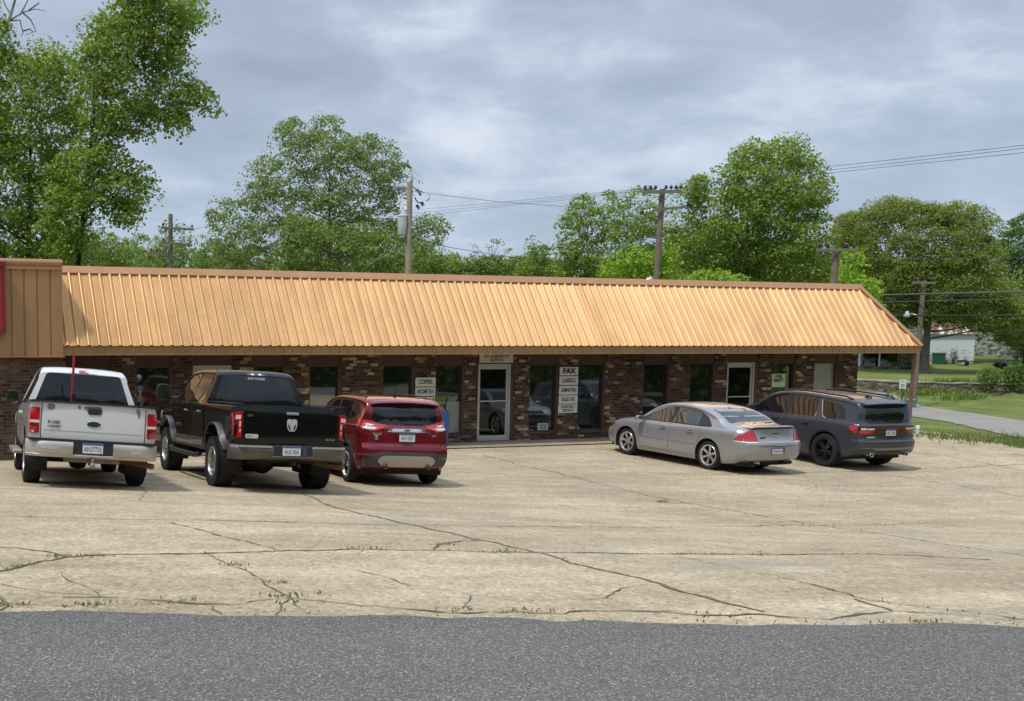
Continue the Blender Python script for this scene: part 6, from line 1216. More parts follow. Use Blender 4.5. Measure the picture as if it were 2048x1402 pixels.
# ------------------------------------------------------------------ cracks and joints of the lot, with weeds growing in them
CR = [([(961,909),(1120,948),(1292,990),(1400,1011),(1500,1028),(1635,1050),(1772,1070),(1900,1090),(2060,1114)], .030, .3),
 ([(600,985),(680,1018),(760,1036),(860,1058),(960,1080),(1067,1103),(1160,1128),(1250,1151),(1330,1171),(1400,1192),(1470,1210),(1530,1224)], .045, .9),
 ([(-20,1032),(171,1037),(376,1041),(513,1043),(700,1049),(840,1051),(996,1053),(1172,1054),(1400,1054),(1587,1051),(1724,1051),(1880,1046)], .026, .5),
 ([(-20,1147),(60,1131),(130,1115),(239,1109),(393,1108),(478,1106),(564,1103),(700,1099),(877,1101),(1031,1105),(1207,1107),(1348,1109),(1553,1110),(1724,1108),(1826,1111),(1980,1120)], .045, 1.0),
 ([(-20,1207),(27,1209),(100,1211),(171,1212),(205,1211)], .04, .8), ([(123,1196),(170,1198),(212,1195),(280,1199),(342,1203),(420,1210),(478,1211),(513,1204),(581,1198),(640,1204),(700,1210),(821,1218),(908,1227),(961,1228),(1031,1224),(1102,1228),(1172,1224),(1290,1226),(1400,1229),(1433,1231),(1519,1228),(1590,1233),(1656,1238),(1673,1236),(1707,1228),(1792,1223),(1861,1226),(1950,1236),(2060,1246)], .05, .9),
 ([(413,1109),(451,1124),(495,1143),(533,1167),(560,1182),(581,1192),(593,1209),(622,1229)], .031, 2.2), ([(581,1196),(566,1214),(556,1229)], .014, .5), ([(116,1144),(130,1160),(184,1179),(212,1195)], .018, .2),
 ([(715,1141),(821,1169),(940,1190),(1000,1197),(1049,1203),(1102,1198),(1200,1197),(1218,1190),(1271,1171),(1295,1169)], .028, .15), ([(940,1190),(930,1206),(938,1218)], .02, .1),
 ([(342,1045),(441,1071),(495,1085),(564,1102)], .025, .6), ([(1355,1079),(1478,1099),(1601,1115),(1649,1121)], .022, .3), ([(1348,1113),(1498,1142),(1587,1161),(1724,1197),(1861,1217),(2060,1242)], .035, .4),
 ([(860,1098),(887,1088),(919,1083),(960,1079)], .03, 1.4), ([(1785,951),(1929,974),(2060,996)], .03, .05), ([(1608,978),(1635,972),(1724,969),(1850,962)], .025, .05), ([(1348,954),(1500,948),(1640,945),(1837,938),(2060,928)], .03, .1), ([(1826,903),(1929,918),(1984,930),(2060,944)], .03, .1),
 ([(285,975),(290,985),(283,1000)], .02, .1), ([(1250,1018),(1320,1008),(1480,1003),(1620,1006),(1760,1000)], .018, .05), ([(-20,1093),(30,1096),(90,1102),(130,1114)], .03, .5), ([(0,1190),(20,1203),(8,1222)], .03, .3), ([(430,1211),(445,1222),(452,1229)], .014, .2), ([(1792,1223),(1700,1198)], .03, .2), ([(0,1170),(60,1180),(130,1186),(184,1188)], .02, .1), ([(700,1067),(900,1068)], .016, .2), ([(1900,900),(2060,912)], .03, .05)]
MCRACK = mat('crack_dark', (.135, .108, .072), .95, noise=(7, .5)); cv, cf, blades = [], [], []
for px_, w_, gr in CR:
    P = np.array([hit_ground(x, y)[:2] for x, y in px_]); d = np.r_[0, np.cumsum(np.linalg.norm(np.diff(P, axis=0), axis=1))]; k = max(int(d[-1]/.10), 3); s = np.linspace(0, d[-1], k)
    Q = np.stack([np.interp(s, d, P[:, c]) for c in (0, 1)], 1); T_ = np.gradient(Q, axis=0); T_ /= np.linalg.norm(T_, axis=1)[:, None]+1e-9; N_ = np.stack([-T_[:, 1], T_[:, 0]], 1)
    jit = np.convolve(rng.normal(0, 1, k+6), np.ones(4)/4, 'same')[3:-3]*.045+rng.normal(0, .012, k); Q = Q+N_*jit[:, None]; ww = w_*.20*np.clip(rng.normal(1, .5, k), .2, 2.2)
    ww *= np.clip(np.convolve(rng.normal(1.05, 1.1, k+20), np.ones(14)/14, 'same')[10:-10], .4, 1.6)
    if w_ in (.030, .045, .026): ww = np.maximum(ww, w_*.20); ww[:] = ww*1.35
    A_, B_ = Q+N_*ww[:, None], Q-N_*ww[:, None]; z = ground_arr(Q)+.006; n = len(cv)
    for a, b, zz_ in zip(A_, B_, z): cv += [(a[0], a[1], zz_), (b[0], b[1], zz_)]
    cf += [(n+2*i, n+2*i+2, n+2*i+3, n+2*i+1) for i in range(k-1)]
    if gr > .04:
        cl = np.convolve(rng.normal(0, 1, k+30), np.ones(18)/18, 'same')[15:-15]*3; 
        for i in range(k):
            m_ = rng.poisson(max(0, gr*(.30+1.2*cl[i])))
            for _ in range(m_): blades.append((*(Q[i]+rng.normal(0, .022, 2)), rng.uniform(.006, .020)*(1+.8*max(0, min(cl[i], 1.2)))))
tag(mesh_obj('pavement_cracks', cv, cf, MCRACK), 'dark joints and cracks across the concrete lot', None, None, 'structure')
def blade_mesh(name, B, m, width=.006, spread=.5):
    v, f = [], []
    B = np.array(B); Z = ground_arr(B[:, :2])
    for (x, y, h), z in zip(B, Z):
        a = random.uniform(0, 6.28); b = random.uniform(0, 6.28); l = h*random.uniform(.1, spread); w_ = width*(.6+h*5)
        n = len(v); cx, sx_ = math.cos(a)*w_, math.sin(a)*w_; ex, ey = math.cos(b)*l, math.sin(b)*l
        v += [(x-cx, y-sx_, z), (x+cx, y+sx_, z), (x+cx*.7+ex*.4, y+sx_*.7+ey*.4, z+h*.6), (x-cx*.7+ex*.4, y-sx_*.7+ey*.4, z+h*.6), (x+ex, y+ey, z+h)]; f += [(n, n+1, n+2, n+3), (n+3, n+2, n+4)]
    return mesh_obj(name, v, f, m)
LW = m_leaf('weed_green', (.085, .115, .028, 1), (.13, .16, .045, 1), (.21, .22, .085, 1)); LD = m_leaf('grass_blades', (.07, .11, .02, 1), (.12, .165, .035, 1), (.22, .23, .09, 1))
for x, y, n, r_ in [(580, 1192, 160, .13), (183, 1210, 90, .10), (150, 1113, 140, .18), (1010, 1104, 110, .16), (553, 1166, 60, .10), (925, 1220, 60, .14), (1045, 1222, 60, .15), (735, 1098, 70, .2), (1860, 1244, 60, .12), (1430, 1230, 50, .2), (30, 1134, 70, .14), (890, 1090, 60, .12), (470, 1130, 60, .09), (1520, 1110, 40, .1), (20, 1212, 60, .1), (343, 1205, 60, .14)]:
    p = hit_ground(x, y)
    for _ in range(int(n*.4)): q = p[:2]+rng.normal(0, r_*.8, 2)*np.array([1, .45]); blades.append((*q, rng.uniform(.010, .034)))
for i in range(len(edge_xy)-1):         # along the road's ragged edge
    a, b = np.array(edge_xy[i]), np.array(edge_xy[i+1])
    for _ in range(int(np.linalg.norm(b-a)*22)):
        if rng.random() < .55: t_ = rng.random(); q = a*(1-t_)+b*t_ - RN*abs(rng.normal(.03, .05)); blades.append((*q, rng.uniform(.006, .028)))
tag(blade_mesh('weeds', blades, LW, .009, 1.6), 'small green weeds growing in the joints of the lot', None, None, 'stuff')
# pale bare soil and rough grass at the right edge of the lot
gb = []
for _ in range(5200):
    t_ = rng.random(); y = 6-13*t_; x = np.interp(y, [p[1] for p in lot_side][::-1], [p[0] for p in lot_side][::-1])+abs(rng.normal(0, 1.3))-.12
    gb.append((x, y, rng.uniform(.02, .075)*(1.0+1.2*(rng.random() < .04))))
tg0 = hit_ground(2010, 884)
for _ in range(900): q = tg0[:2]+rng.normal(0, 1, 2)*np.array([1.6, .8]); gb.append((q[0], q[1], rng.uniform(.10, .30)))
for x, y in [(1500, 760)]: pass
tag(blade_mesh('rough_grass', gb, LD, .007, 1.1), 'tall rough grass along the right edge of the lot', None, None, 'stuff')
MSAND = mat('bare_soil', (.42, .36, .25), .95, noise=(1.8, .25))
for (x, y, rx, ry) in [(1905, 872, 1.7, .5), (1960, 878, 1.5, .55), (1860, 866, .9, .35), (1985, 886, .9, .3)]:
    p = hit_ground(x, y); vs_ = [(p[0], p[1], p[2]+.012)]; N = 26; e = np.array([.45, .89])
    for k in range(N):
        a = 2*math.pi*k/N; rr = 1+.25*math.sin(3*a+x)+.15*math.sin(5*a+y); q = p[:2]+e*rx*rr*math.cos(a)+np.array([-e[1], e[0]])*ry*rr*math.sin(a); vs_.append((q[0], q[1], gz(*q)-.015+.012))
    tag(mesh_obj('bare_soil', vs_, [(0, 1+k, 1+(k+1) % N) for k in range(N)], MSAND, smooth=True), 'pale bare soil patch in the grass', None, None, 'structure')
# lawn blades near enough to read, plants on the verge
vb = []
for x0, y0, n, sx_, sy_, h0, h1 in [(1885, 782, 700, 2.6, .7, .15, .45), (1928, 797, 350, 1.3, .6, .1, .4), (1760, 800, 200, 3, 1, .08, .2)]:
    p = hit_ground(x0, y0)
    for _ in range(n): q = p[:2]+rng.normal(0, 1, 2)*np.array([sx_, sy_])*.5; vb.append((q[0], q[1], rng.uniform(h0, h1)))
tag(blade_mesh('ground_cover', vb, LF['mid'], .02, .9), 'low leafy ground cover on the grass verge below the stone wall', None, None, 'stuff')

# ------------------------------------------------------------------ utility poles
MWOOD = mat('pole_wood', (.20, .155, .12), .9, noise=(3, .35)); MWOODL = mat('pole_wood_pale', (.36, .28, .20), .9, noise=(2.5, .3)); MARM = mat('crossarm_wood', (.17, .15, .13), .9, noise=(4, .35)); MINS = mat('insulator', (.03, .025, .025), .3, coat=.5); MWIRE = mat('wire', (.03, .03, .032), .6); MWIREL = mat('cable_grey', (.10, .105, .11), .5); MCAN = mat('transformer_grey', (.55, .57, .57), .4, noise=(3, .06))
right = _r.copy()
def pole(px, ytop, D, r_, label, lean=0.0, m=MWOOD):
    top = at_d(px, ytop, D); z = gz(top[0], top[1]); b = top.copy(); b[2] = z; b -= right*lean*(top[2]-z); root = empty('utility_pole', b); tag(root, label, 'utility pole', 'utility poles')
    mb = MB(); mb.tube([(0, 0, -.3), tuple((top-b)*.5), tuple(top-b)], [r_*1.25, r_*1.1, r_*.9], 14); mb.build('pole_shaft', m, root, smooth=True, sharp=60); return root, b, top
def arm(root, b, D, pts, h=.10, ins=(), name='crossarm', dpt=.10):
    P = [at_d(x, y, D-.25)-b for x, y in pts]; mb = MB(); d = (P[-1]-P[0]); L_ = np.linalg.norm(d); d /= L_; fw = np.array([_f[0], _f[1], 0]); fw /= np.linalg.norm(fw); up = np.cross(d, fw); up *= np.sign(up[2])
    mb.rbox((P[0]+P[-1])/2, (L_/2, dpt/2, h/2), (d, fw, up)); a = mb.build(name, MARM, root)
    for x in ins:
        t_ = (x-pts[0][0])/(pts[-1][0]-pts[0][0]); c = P[0]*(1-t_)+P[-1]*t_; i = MB(); i.lathe([(.02, 0), (.02, .06), (.07, .07), (.075, .12), (.055, .16), (.06, .19), (.03, .22), (.001, .225)], 12, 'z', tuple(c+up*h/2)); i.build('insulator', MINS, root, smooth=True)
    return P
def brace(root, b, D, pts, r_=.02): mb = MB(); mb.tube([at_d(x, y, D-.22)-b for x, y in pts], r_, 6); mb.build('brace', MGALV if False else MARM, root)
D2, D3, D1, D4, D5 = 47, 54, 68, 50, 82
r2, b2, t2 = pole(819.5, 364, D2, .13, 'pale wooden pole carrying a grey transformer can, behind the middle of the roof', m=MWOODL)
mb = MB(); c = at_d(804, 470, D2-.1)-b2; ctop = at_d(804, 431, D2-.1)-b2; hh = ctop[2]-c[2]; mb.lathe([(.001, 0), (.15, 0), (.165, .03), (.185, hh*.5), (.19, hh-.04), (.205, hh-.035), (.205, hh-.0), (.12, hh+.05), (.001, hh+.06)], 24, 'z', tuple(c)); mb.build('transformer_can', MCAN, r2, smooth=True, sharp=40)
mb = MB(); mb.lathe([(.04, 0), (.06, .05), (.04, .08), (.06, .12), (.04, .16), (.02, .2)], 12, 'z', tuple(at_d(812, 425, D2)-b2)); mb.build('bushing', MGALV, r2, smooth=True)
mb = MB(); mb.rbox(at_d(813, 450, D2)-b2, (.1, .05, .06), (right, (0, 1, 0), (0, 0, 1))); mb.rbox(at_d(813, 440, D2)-b2, (.1, .05, .05), (right, (0, 1, 0), (0, 0, 1))); mb.build('mounting_bracket', MGALV, r2)
mb = MB(); mb.tube([at_d(824, 372, D2)-b2, at_d(834, 380, D2)-b2, at_d(847, 385, D2)-b2], .025, 6); mb.tube([at_d(834, 378, D2)-b2, at_d(842, 391, D2)-b2], .05, 8); mb.build('switch_arm', MARM, r2)
mb = MB(); mb.tube([at_d(830, 395, D2)-b2, at_d(833, 402, D2)-b2, at_d(839, 406, D2)-b2, at_d(845, 404, D2)-b2, at_d(847, 410, D2)-b2], .028, 6); mb.tube([at_d(843, 404, D2)-b2, at_d(847, 412, D2)-b2], .06, 8); mb.tube([at_d(833, 410, D2)-b2, at_d(839, 417, D2)-b2], .06, 8); mb.tube([at_d(853, 402, D2)-b2, at_d(858, 398, D2)-b2, at_d(860, 390, D2)-b2], .022, 6); mb.build('cutout_switch', MINS, r2, smooth=True)
mb = MB(); mb.tube([at_d(822, 455, D2-.2)-b2, at_d(831, 456, D2-.2)-b2], .022, 6); mb.build('step_bolt', MGALV, r2)
r3, b3, t3 = pole(1325, 378, D3, .135, 'brown wooden pole with two crossarms, behind the second turbine vent', lean=.03)
arm(r3, b3, D3, [(1286, 384), (1363, 383)], .15, (1290, 1301, 1311, 1332, 1342, 1352, 1361)); P_ = arm(r3, b3, D3, [(1280, 426), (1328, 418)], .12); arm(r3, b3, D3, [(1328, 418), (1387, 412)], .12, (), 'crossarm')
for x, y in [(1283, 430), (1290, 429), (1297, 428), (1303, 426), (1376, 412), (1382, 415)]: mb = MB(); mb.lathe([(.02, 0), (.07, .05), (.05, .1), (.075, .16), (.03, .2)], 10, 'z', tuple(at_d(x, y, D3-.3)-b3)); mb.build('insulator', MINS if x > 1370 or x == 1283 else MGALV, r3, smooth=True)
brace(r3, b3, D3, [(1328, 400), (1341, 387)]); brace(r3, b3, D3, [(1330, 432), (1347, 418)])
r1, b1, t1 = pole(341, 428, D1, .14, 'thin far wooden pole with three crossarms between the left trees')
for pts in ([(322, 455), (388, 459)], [(323, 485), (385, 491)], [(298, 505), (336, 506)]): arm(r1, b1, D1, pts, .13, (pts[0][0]+4, pts[1][0]-4))
r4, b4, t4 = pole(1673, 498, D4, .14, 'brown pole with one flat crossarm rising behind the right end of the roof', lean=.03); arm(r4, b4, D4, [(1634, 500), (1714, 500)], .13, (1640, 1655, 1692, 1708)); brace(r4, b4, D4, [(1672, 508), (1664, 502)]); brace(r4, b4, D4, [(1674, 508), (1683, 502)])
r5, b5, t5 = pole(1848, 562, D5-18, .11, 'slim brown pole with a short crossarm in front of the huge tree', lean=.03); arm(r5, b5, D5-18, [(1825, 565), (1871, 566)], .12, (1829, 1866)); 
mb = MB(); mb.tube([at_d(1846, 634, D5-18)-b5, at_d(1826, 628, D5-18)-b5, at_d(1816, 628, D5-18)-b5], .025, 8); la = mb.build('lamp_arm', MGALV, r5, smooth=True); mb = MB(); mb.lathe([(.001, .22), (.07, .2), (.09, .08), (.16, .0), (.15, -.06), (.001, -.1)], 16, 'z', tuple(at_d(1814, 631, D5-18)-b5)); mb.build('lamp_head', mat('lamp_pale', (.42, .45, .47), .4), la, smooth=True)
def wire(pts, D, r_, label, m=MWIRE, sag=0.0):
    P = [at_d(x, y, d_) for (x, y), d_ in zip(pts, D if hasattr(D, '__len__') else [D]*len(pts))]; P = np.array(P); d = np.r_[0, np.cumsum(np.linalg.norm(np.diff(P, axis=0), axis=1))]; s = np.linspace(0, d[-1], 24)
    Q = np.stack([np.interp(s, d, P[:, c]) for c in range(3)], 1); Q[:, 2] -= sag*4*(s/d[-1])*(1-s/d[-1]); mb = MB(); mb.tube(Q, r_, 6); tag(mb.build('overhead_wire', m, None, smooth=True), label, 'wire', 'overhead wires')
wire([(1290, 378), (1200, 385), (1007, 404), (850, 418), (640, 432)], [56, 60, 70, 80, 92], .009, 'highest thin wire running left from the pole with two crossarms')
wire([(1300, 378), (1159, 393), (1010, 409), (850, 424), (640, 440)], [56, 61, 70, 80, 92], .009, 'second thin wire running left from the pole with two crossarms')
wire([(1311, 378), (1159, 397), (1049, 408), (850, 431), (640, 448)], [56, 61, 68, 80, 92], .009, 'third thin wire running left from the pole with two crossarms')
wire([(1342, 376), (1640, 335), (1780, 320), (2080, 287), (2700, 190)], [56, 48, 45, 40, 33], .008, 'highest wire crossing the sky to the right edge')
wire([(1352, 377), (1643, 342), (1780, 327), (2080, 293), (2700, 197)], [56, 48, 45, 40, 33], .008, 'middle wire crossing the sky to the right edge')
wire([(1361, 378), (1650, 347), (1780, 333), (2080, 302), (2700, 210)], [56, 48, 45, 40, 33], .008, 'lowest wire crossing the sky to the right edge')
wire([(847, 385), (900, 392), (993, 403), (1127, 413)], [47, 49, 53, 58], .009, 'thin wire sagging right from the pole with the transformer can')
wire([(822, 476), (900, 495), (1022, 515), (1180, 530)], [47, 49, 53, 58], .012, 'dark low wire sagging right from the pole with the transformer can')
wire([(720, 545), (760, 512), (815, 480)], [46, 46.5, 47], .014, 'thin service wire dropping left from the pole with the transformer can', MWIREL)
wire([(1700, 592), (1848, 588), (2090, 583), (2700, 568)], [66, 63.5, 58, 48], .050, 'thick grey cable, upper of the two crossing the huge tree', MWIREL)
wire([(1700, 606), (1848, 602), (2090, 597), (2700, 584)], [66, 63.5, 58, 48], .022, 'thin dark wire between the two thick cables', MWIREL)
wire([(1760, 631), (1848, 631), (2090, 631), (2700, 631)], [65, 63.5, 58, 48], .045, 'thick dark cable, lower of the two crossing the huge tree')
wire([(1640, 479), (1800, 474), (2090, 462), (2700, 430)], [72, 70, 66, 55], .010, 'faint wire crossing the upper half of the huge tree', MWIREL); wire([(1634, 519), (1800, 517), (2090, 515), (2700, 505)], [50, 58, 66, 60], .010, 'faint wire crossing the middle of the huge tree', MWIREL)
wire([(388, 458), (420, 452), (440, 450)], [68, 70, 72], .012, 'short thin wire by the far pole between the left trees')

# ------------------------------------------------------------------ things by the building and in the truck
pb = at_d(142.5, 830, 17.6); pt_ = at_d(148.3, 709, 17.6); root = empty('marker_post', pb); tag(root, 'thin red steel post standing upright in the silver pickup bed', 'post')
mb = MB(); e_ = pt_-pb; mb.tube([(0, 0, 0), tuple(e_)], .020, 10); mb.build('post_shaft', MRED, root, smooth=True, sharp=50); mb = MB(); q = at_d(144.5, 792, 17.58)-pb; mb.rbox(q+np.array([.02, 0, 0]), (.03, .03, .035), ((1, 0, 0), (0, 1, 0), (0, 0, 1))); mb.build('post_clamp', MPLAS, root)
bb_ = at_y(881.5, 872, -.62); bx, by, bz = bb_[0], -.62, gz(bb_[0], -.62)+.03; root = empty('waste_barrel', (bx, by, bz)); tag(root, 'blue plastic barrel full of clutter beside the red crossover', 'barrel')
ztop = at_y(881, 823, -.62)[2]-bz; MBLU = mat('blue_plastic', (.025, .13, .42), .45, noise=(3, .12)); mb = MB(); mb.lathe([(.001, 0), (.19, 0), (.20, .03), (.205, ztop*.33), (.212, ztop*.35), (.205, ztop*.37), (.205, ztop*.66), (.212, ztop*.68), (.205, ztop*.70), (.20, ztop-.02), (.208, ztop), (.19, ztop), (.185, ztop-.08), (.001, ztop-.1)], 28); mb.build('barrel_body', MBLU, root, smooth=True, sharp=50)
mb = MB(); pq = lambda x, y: np.array([at_y(x, y, -.62)[0]-bx, random.uniform(-.05, .05), at_y(x, y, -.62)[2]-bz])
mb.tube([pq(878, 820), pq(880, 811), pq(883, 808.5), pq(887, 812), pq(891, 819), pq(896.5, 826), pq(896, 834), pq(892, 842)], .024, 8); mb.tube([pq(890, 822), pq(892, 808), pq(894.5, 797)], .022, 8); mb.build('hose', MPLAS, root, smooth=True)
mb = MB(); mb.tube([pq(864, 822), pq(866, 795)], .014, 6); mb.tube([pq(852, 803), pq(860, 808), pq(864, 813), pq(869, 812)], .022, 8); mb.build('tool_handle', MPLAS, root, smooth=True)
mb = MB(); 
for i in range(14): a = random.uniform(0, 6.28); r0 = random.uniform(0, .13); s = random.uniform(.03, .06); mb.rbox((r0*math.cos(a), r0*math.sin(a), ztop-.02+random.uniform(-.03, .05)), (s, s*.7, s*.5), ((math.cos(a), math.sin(a), 0), (-math.sin(a), math.cos(a), 0), (0, 0, 1)))
mb.build('litter', mat('litter_tan', (.33, .27, .13), .8, noise=(9, .5)), root)
# dead leaf scrap on the concrete
p = hit_ground(1325, 1004); mb = MB(); mb.add([(-.16, -.04, 0), (.0, -.06, .015), (.17, -.02, .0), (.12, .05, .02), (-.1, .05, .01)], [(0, 1, 2, 3, 4)]); o = mb.build('litter_scrap', mat('scrap_brown', (.15, .095, .05), .9)); o.location = p+np.array([0, 0, .012]); tag(o, 'flat brown scrap lying on the open concrete', 'litter')

# ------------------------------------------------------------------ right side: signs, wall, lawn, shed, house
def sign_post(px, ybase, ytop, D, label, cat): 
    b = at_d(px, ybase, D); b[2] = gz(b[0], b[1]); t_ = at_d(px, ytop, D); root = empty('street_sign', b); tag(root, label, cat); mb = MB(); mb.tube([(0, 0, -.1), tuple(t_-b)], .03, 8); mb.build('sign_post', mat('sign_post_brown', (.12, .08, .06), .8) if 'sign_post_brown' not in MATS else MATS['sign_post_brown'], root); return root, b
def cam_facing(b, px, py, D, dy=-.04):
    c = at_d(px, py, D)-b; d = ray(px, py); a = math.atan2(d[0], d[1]); return Matrix.Translation(Vector(c)+Vector((-math.sin(a)*.05, -math.cos(a)*.05, 0))) @ Matrix.Rotation(-a, 4, 'Z') @ Matrix.Rotation(R(90), 4, 'X')
def board(root, b, px, py, D, w_, h_, m, name='sign_board'):
    M_ = cam_facing(b, px, py, D); mb = MB(); pts = [(-w_/2, -h_/2, -.008), (w_/2, -h_/2, -.008), (w_/2, h_/2, -.008), (-w_/2, h_/2, -.008), (-w_/2, -h_/2, .0), (w_/2, -h_/2, .0), (w_/2, h_/2, .0), (-w_/2, h_/2, .0)]; mb.add([M_ @ Vector(p) for p in pts], [(0, 3, 2, 1), (4, 5, 6, 7), (0, 1, 5, 4), (1, 2, 6, 5), (2, 3, 7, 6), (3, 0, 4, 7)]); return mb.build(name, m, root), M_
rs, bs_ = sign_post(1805, 794, 762, 52, 'small white traffic sign on a brown post before the stone wall', 'sign'); bo, M_ = board(rs, bs_, 1805.5, 768, 52, .24, .36, mat('sign_enamel', (.68, .70, .73), .4)); text_mesh('lettering', '25', .17, MINK, bo, M_ @ Matrix.Translation((0, -.06, .002)), .001, .002, .9); text_mesh('lettering', 'SPEED', .05, MINK, bo, M_ @ Matrix.Translation((0, .10, .002)), .001, .001, .9)
rs, bs_ = sign_post(1819.5, 826, 803, 47, 'small green street name sign on a short post behind the grey suv', 'sign'); bo, M_ = board(rs, bs_, 1822, 801, 47, .40, .23, mat('sign_green', (.03, .22, .16), .4)); text_mesh('lettering', 'GARDEN', .085, MATS['sign_enamel'], bo, M_ @ Matrix.Translation((0, .045, .002)), .001, .001, .9); text_mesh('lettering', 'ST', .085, MATS['sign_enamel'], bo, M_ @ Matrix.Translation((0, -.055, .002)), .001, .001, .9)
p = hit_ground(1835, 868); mb = MB(); mb.lathe([(.05, -.1), (.05, .17), (.066, .172), (.066, .27), (.055, .285), (.001, .29)], 20); o = mb.build('pipe_stub', mat('white_pvc', (.75, .75, .73), .4), None, smooth=True, sharp=40); o.location = p; tag(o, 'white capped plastic pipe standing in the grass by the lot', 'pipe')
# dry stone retaining wall
def m_stone():
    m = mat('wall_stone', rough=.95, spec=.15); t = NT(m); v = t.coords(scale=(1, 1, 2.2)); vo = t.node('ShaderNodeTexVoronoi', feature='F1'); vo.inputs['Scale'].default_value = 2.6; t.link(v, vo.inputs['Vector']); ed = t.node('ShaderNodeTexVoronoi', feature='DISTANCE_TO_EDGE'); ed.inputs['Scale'].default_value = 2.6; t.link(v, ed.inputs['Vector'])
    sp = t.node('ShaderNodeSeparateColor'); t.link(vo.outputs['Color'], sp.inputs[0]); c = t.ramp(sp.outputs[0], [(0, (.10, .08, .062, 1)), (.5, (.19, .155, .12, 1)), (1, (.29, .245, .19, 1))]); c = t.mix(t.ramp(ed.outputs['Distance'], [(0, (1, 1, 1, 1)), (.07, (0, 0, 0, 1))]), c, (.035, .03, .024, 1)); n = t.noise(v, 7, 4, .7); c = t.mix(.6, c, t.ramp(n, [(.3, (.65, .65, .62, 1)), (.7, (1.2, 1.2, 1.15, 1))]), 'MULTIPLY'); t.base(c); t.bump(ed.outputs['Distance'], .8, .06); return m
MST = m_stone(); wl = [WP0+np.array([.8, 5]), WP0, (WP0+WP1)/2, WP1, (WP1+WP2)/2, WP2, WP3]; mb = MB(); capm = MB(); rows = []
fine = []
for a, b in zip(wl, wl[1:]):
    k = max(2, int(np.linalg.norm(b-a)/.5))
    for i in range(k): fine.append(a*(1-i/k)+b*i/k)
fine.append(wl[-1])
for i, p in enumerate(fine):
    d = fine[min(i+1, len(fine)-1)]-fine[max(i-1, 0)]; d /= np.linalg.norm(d); n_ = np.array([-d[1], d[0]]); n_ = n_ if n_ @ (CAM[:2]-p) > 0 else -n_
    zb = gz(*(p+n_*.35)); jit = random.uniform(-.03, .03); rows.append((p+n_*(.16+random.uniform(-.02, .02)), p-n_*.30, zb-.2, zb+.60+jit))
vs_, fs_ = [], []
for a, b, z0, z1 in rows: vs_ += [(a[0], a[1], z0), (a[0], a[1], z1), (b[0], b[1], z1), (b[0], b[1], z0)]
for i in range(len(rows)-1):
    for j in range(3): fs_.append((4*i+j, 4*i+j+1, 4*i+5+j, 4*i+4+j))
tag(mesh_obj('retaining_wall', vs_, fs_, MST), 'low grey stone retaining wall below the lawn', 'wall')
vs_, fs_ = [], []
for a, b, z0, z1 in rows: n_ = (a-b)/np.linalg.norm(a-b); vs_ += [(*(a+n_*.03), z1), (*(a+n_*.03), z1+.07), (*(b), z1+.07), (*(b), z1)]
for i in range(len(rows)-1):
    for j in range(4): fs_.append((4*i+j, 4*i+(j+1) % 4, 4*i+4+(j+1) % 4, 4*i+4+j))
mw = bpy.data.objects['retaining_wall']; mesh_obj('wall_coping', vs_, fs_, mat('coping', (.36, .32, .25), .95, noise=(2, .25)), mw)
# shed
def frame_at(px, py):
    g = hit_ground(px, py); D = float(np.hypot(g[0]-CAM[0], g[1]-CAM[1])); return g, D
gs, DS = frame_at(1901, 727); dS = ray(1901, 727); aS = -math.atan2(dS[0], dS[1]); u_ = DS/FPX*math.hypot(*( [1, 0]))
shed = empty('garden_shed', gs, aS+.10); tag(shed, 'small white weathered board shed with a rusty metal roof', 'shed'); sw = DS/FPX
W2, H2 = 32*sw, 51*sw
m = mat('peeling_white', (.62, .65, .66), .8); t = NT(m); v = t.coords(scale=(1, 1, 1)); n = t.noise(t.coords(scale=(.6, 1, 3)), 2.6, 5, .7); sp = t.node('ShaderNodeSeparateXYZ'); tc_ = t.node('ShaderNodeTexCoord'); t.link(tc_.outputs['Object'], sp.inputs[0]); f_ = t.math('ADD', n, t.math('MULTIPLY', sp.outputs['Z'], .10)); t.base(t.ramp(f_, [(.47, (.10, .085, .07, 1)), (.52, (.55, .57, .58, 1)), (.6, (.66, .69, .71, 1))]))
mb = MB(); nb = 11
for i in range(nb): z0, z1 = H2*i/nb, H2*(i+1)/nb; mb.box(-W2, W2, 0+.012*(i % 1), .05, z0, z1-.02); mb.box(-W2, W2, .012, .05, z1-.02, z1)
mb.box(-W2, -W2+.05, .05, 2.6, 0, H2); mb.box(W2-.05, W2, .05, 2.6, 0, H2); mb.box(-W2+.05, W2-.05, 2.55, 2.6, 0, H2); mb.add([(-W2, .05, H2), (-W2, 2.6, H2), (-W2, 1.32, H2+22*sw)], [(0, 1, 2)]); mb.add([(W2, .05, H2), (W2, 2.6, H2), (W2, 1.32, H2+22*sw)], [(0, 1, 2)]); mb.build('wall', m, shed)
m = mat('rusty_roof', rough=.7); t = NT(m); v = t.coords(scale=(1, .35, .35), rot=(0, 0, .35)); n = t.noise(v, 2.2, 3, .6); t.base(t.ramp(n, [(.44, (.15, .075, .05, 1)), (.54, (.24, .15, .11, 1)), (.58, (.50, .48, .46, 1)), (.66, (.60, .60, .60, 1))]))
mb = MB()
for k in range(24):
    x0, x1 = -W2-.2+(2*W2+.4)*k/24, -W2-.2+(2*W2+.4)*(k+1)/24; dz_ = .02*(k % 2)
    mb.add([(x0, -.25, H2-.12+dz_), (x1, -.25, H2-.12+dz_), (x1, 1.32, H2+22*sw+dz_), (x0, 1.32, H2+22*sw+dz_), (x0, 2.85, H2-.12+dz_), (x1, 2.85, H2-.12+dz_)], [(0, 1, 2, 3), (3, 2, 5, 4)])
mb.build('roof', m, shed)
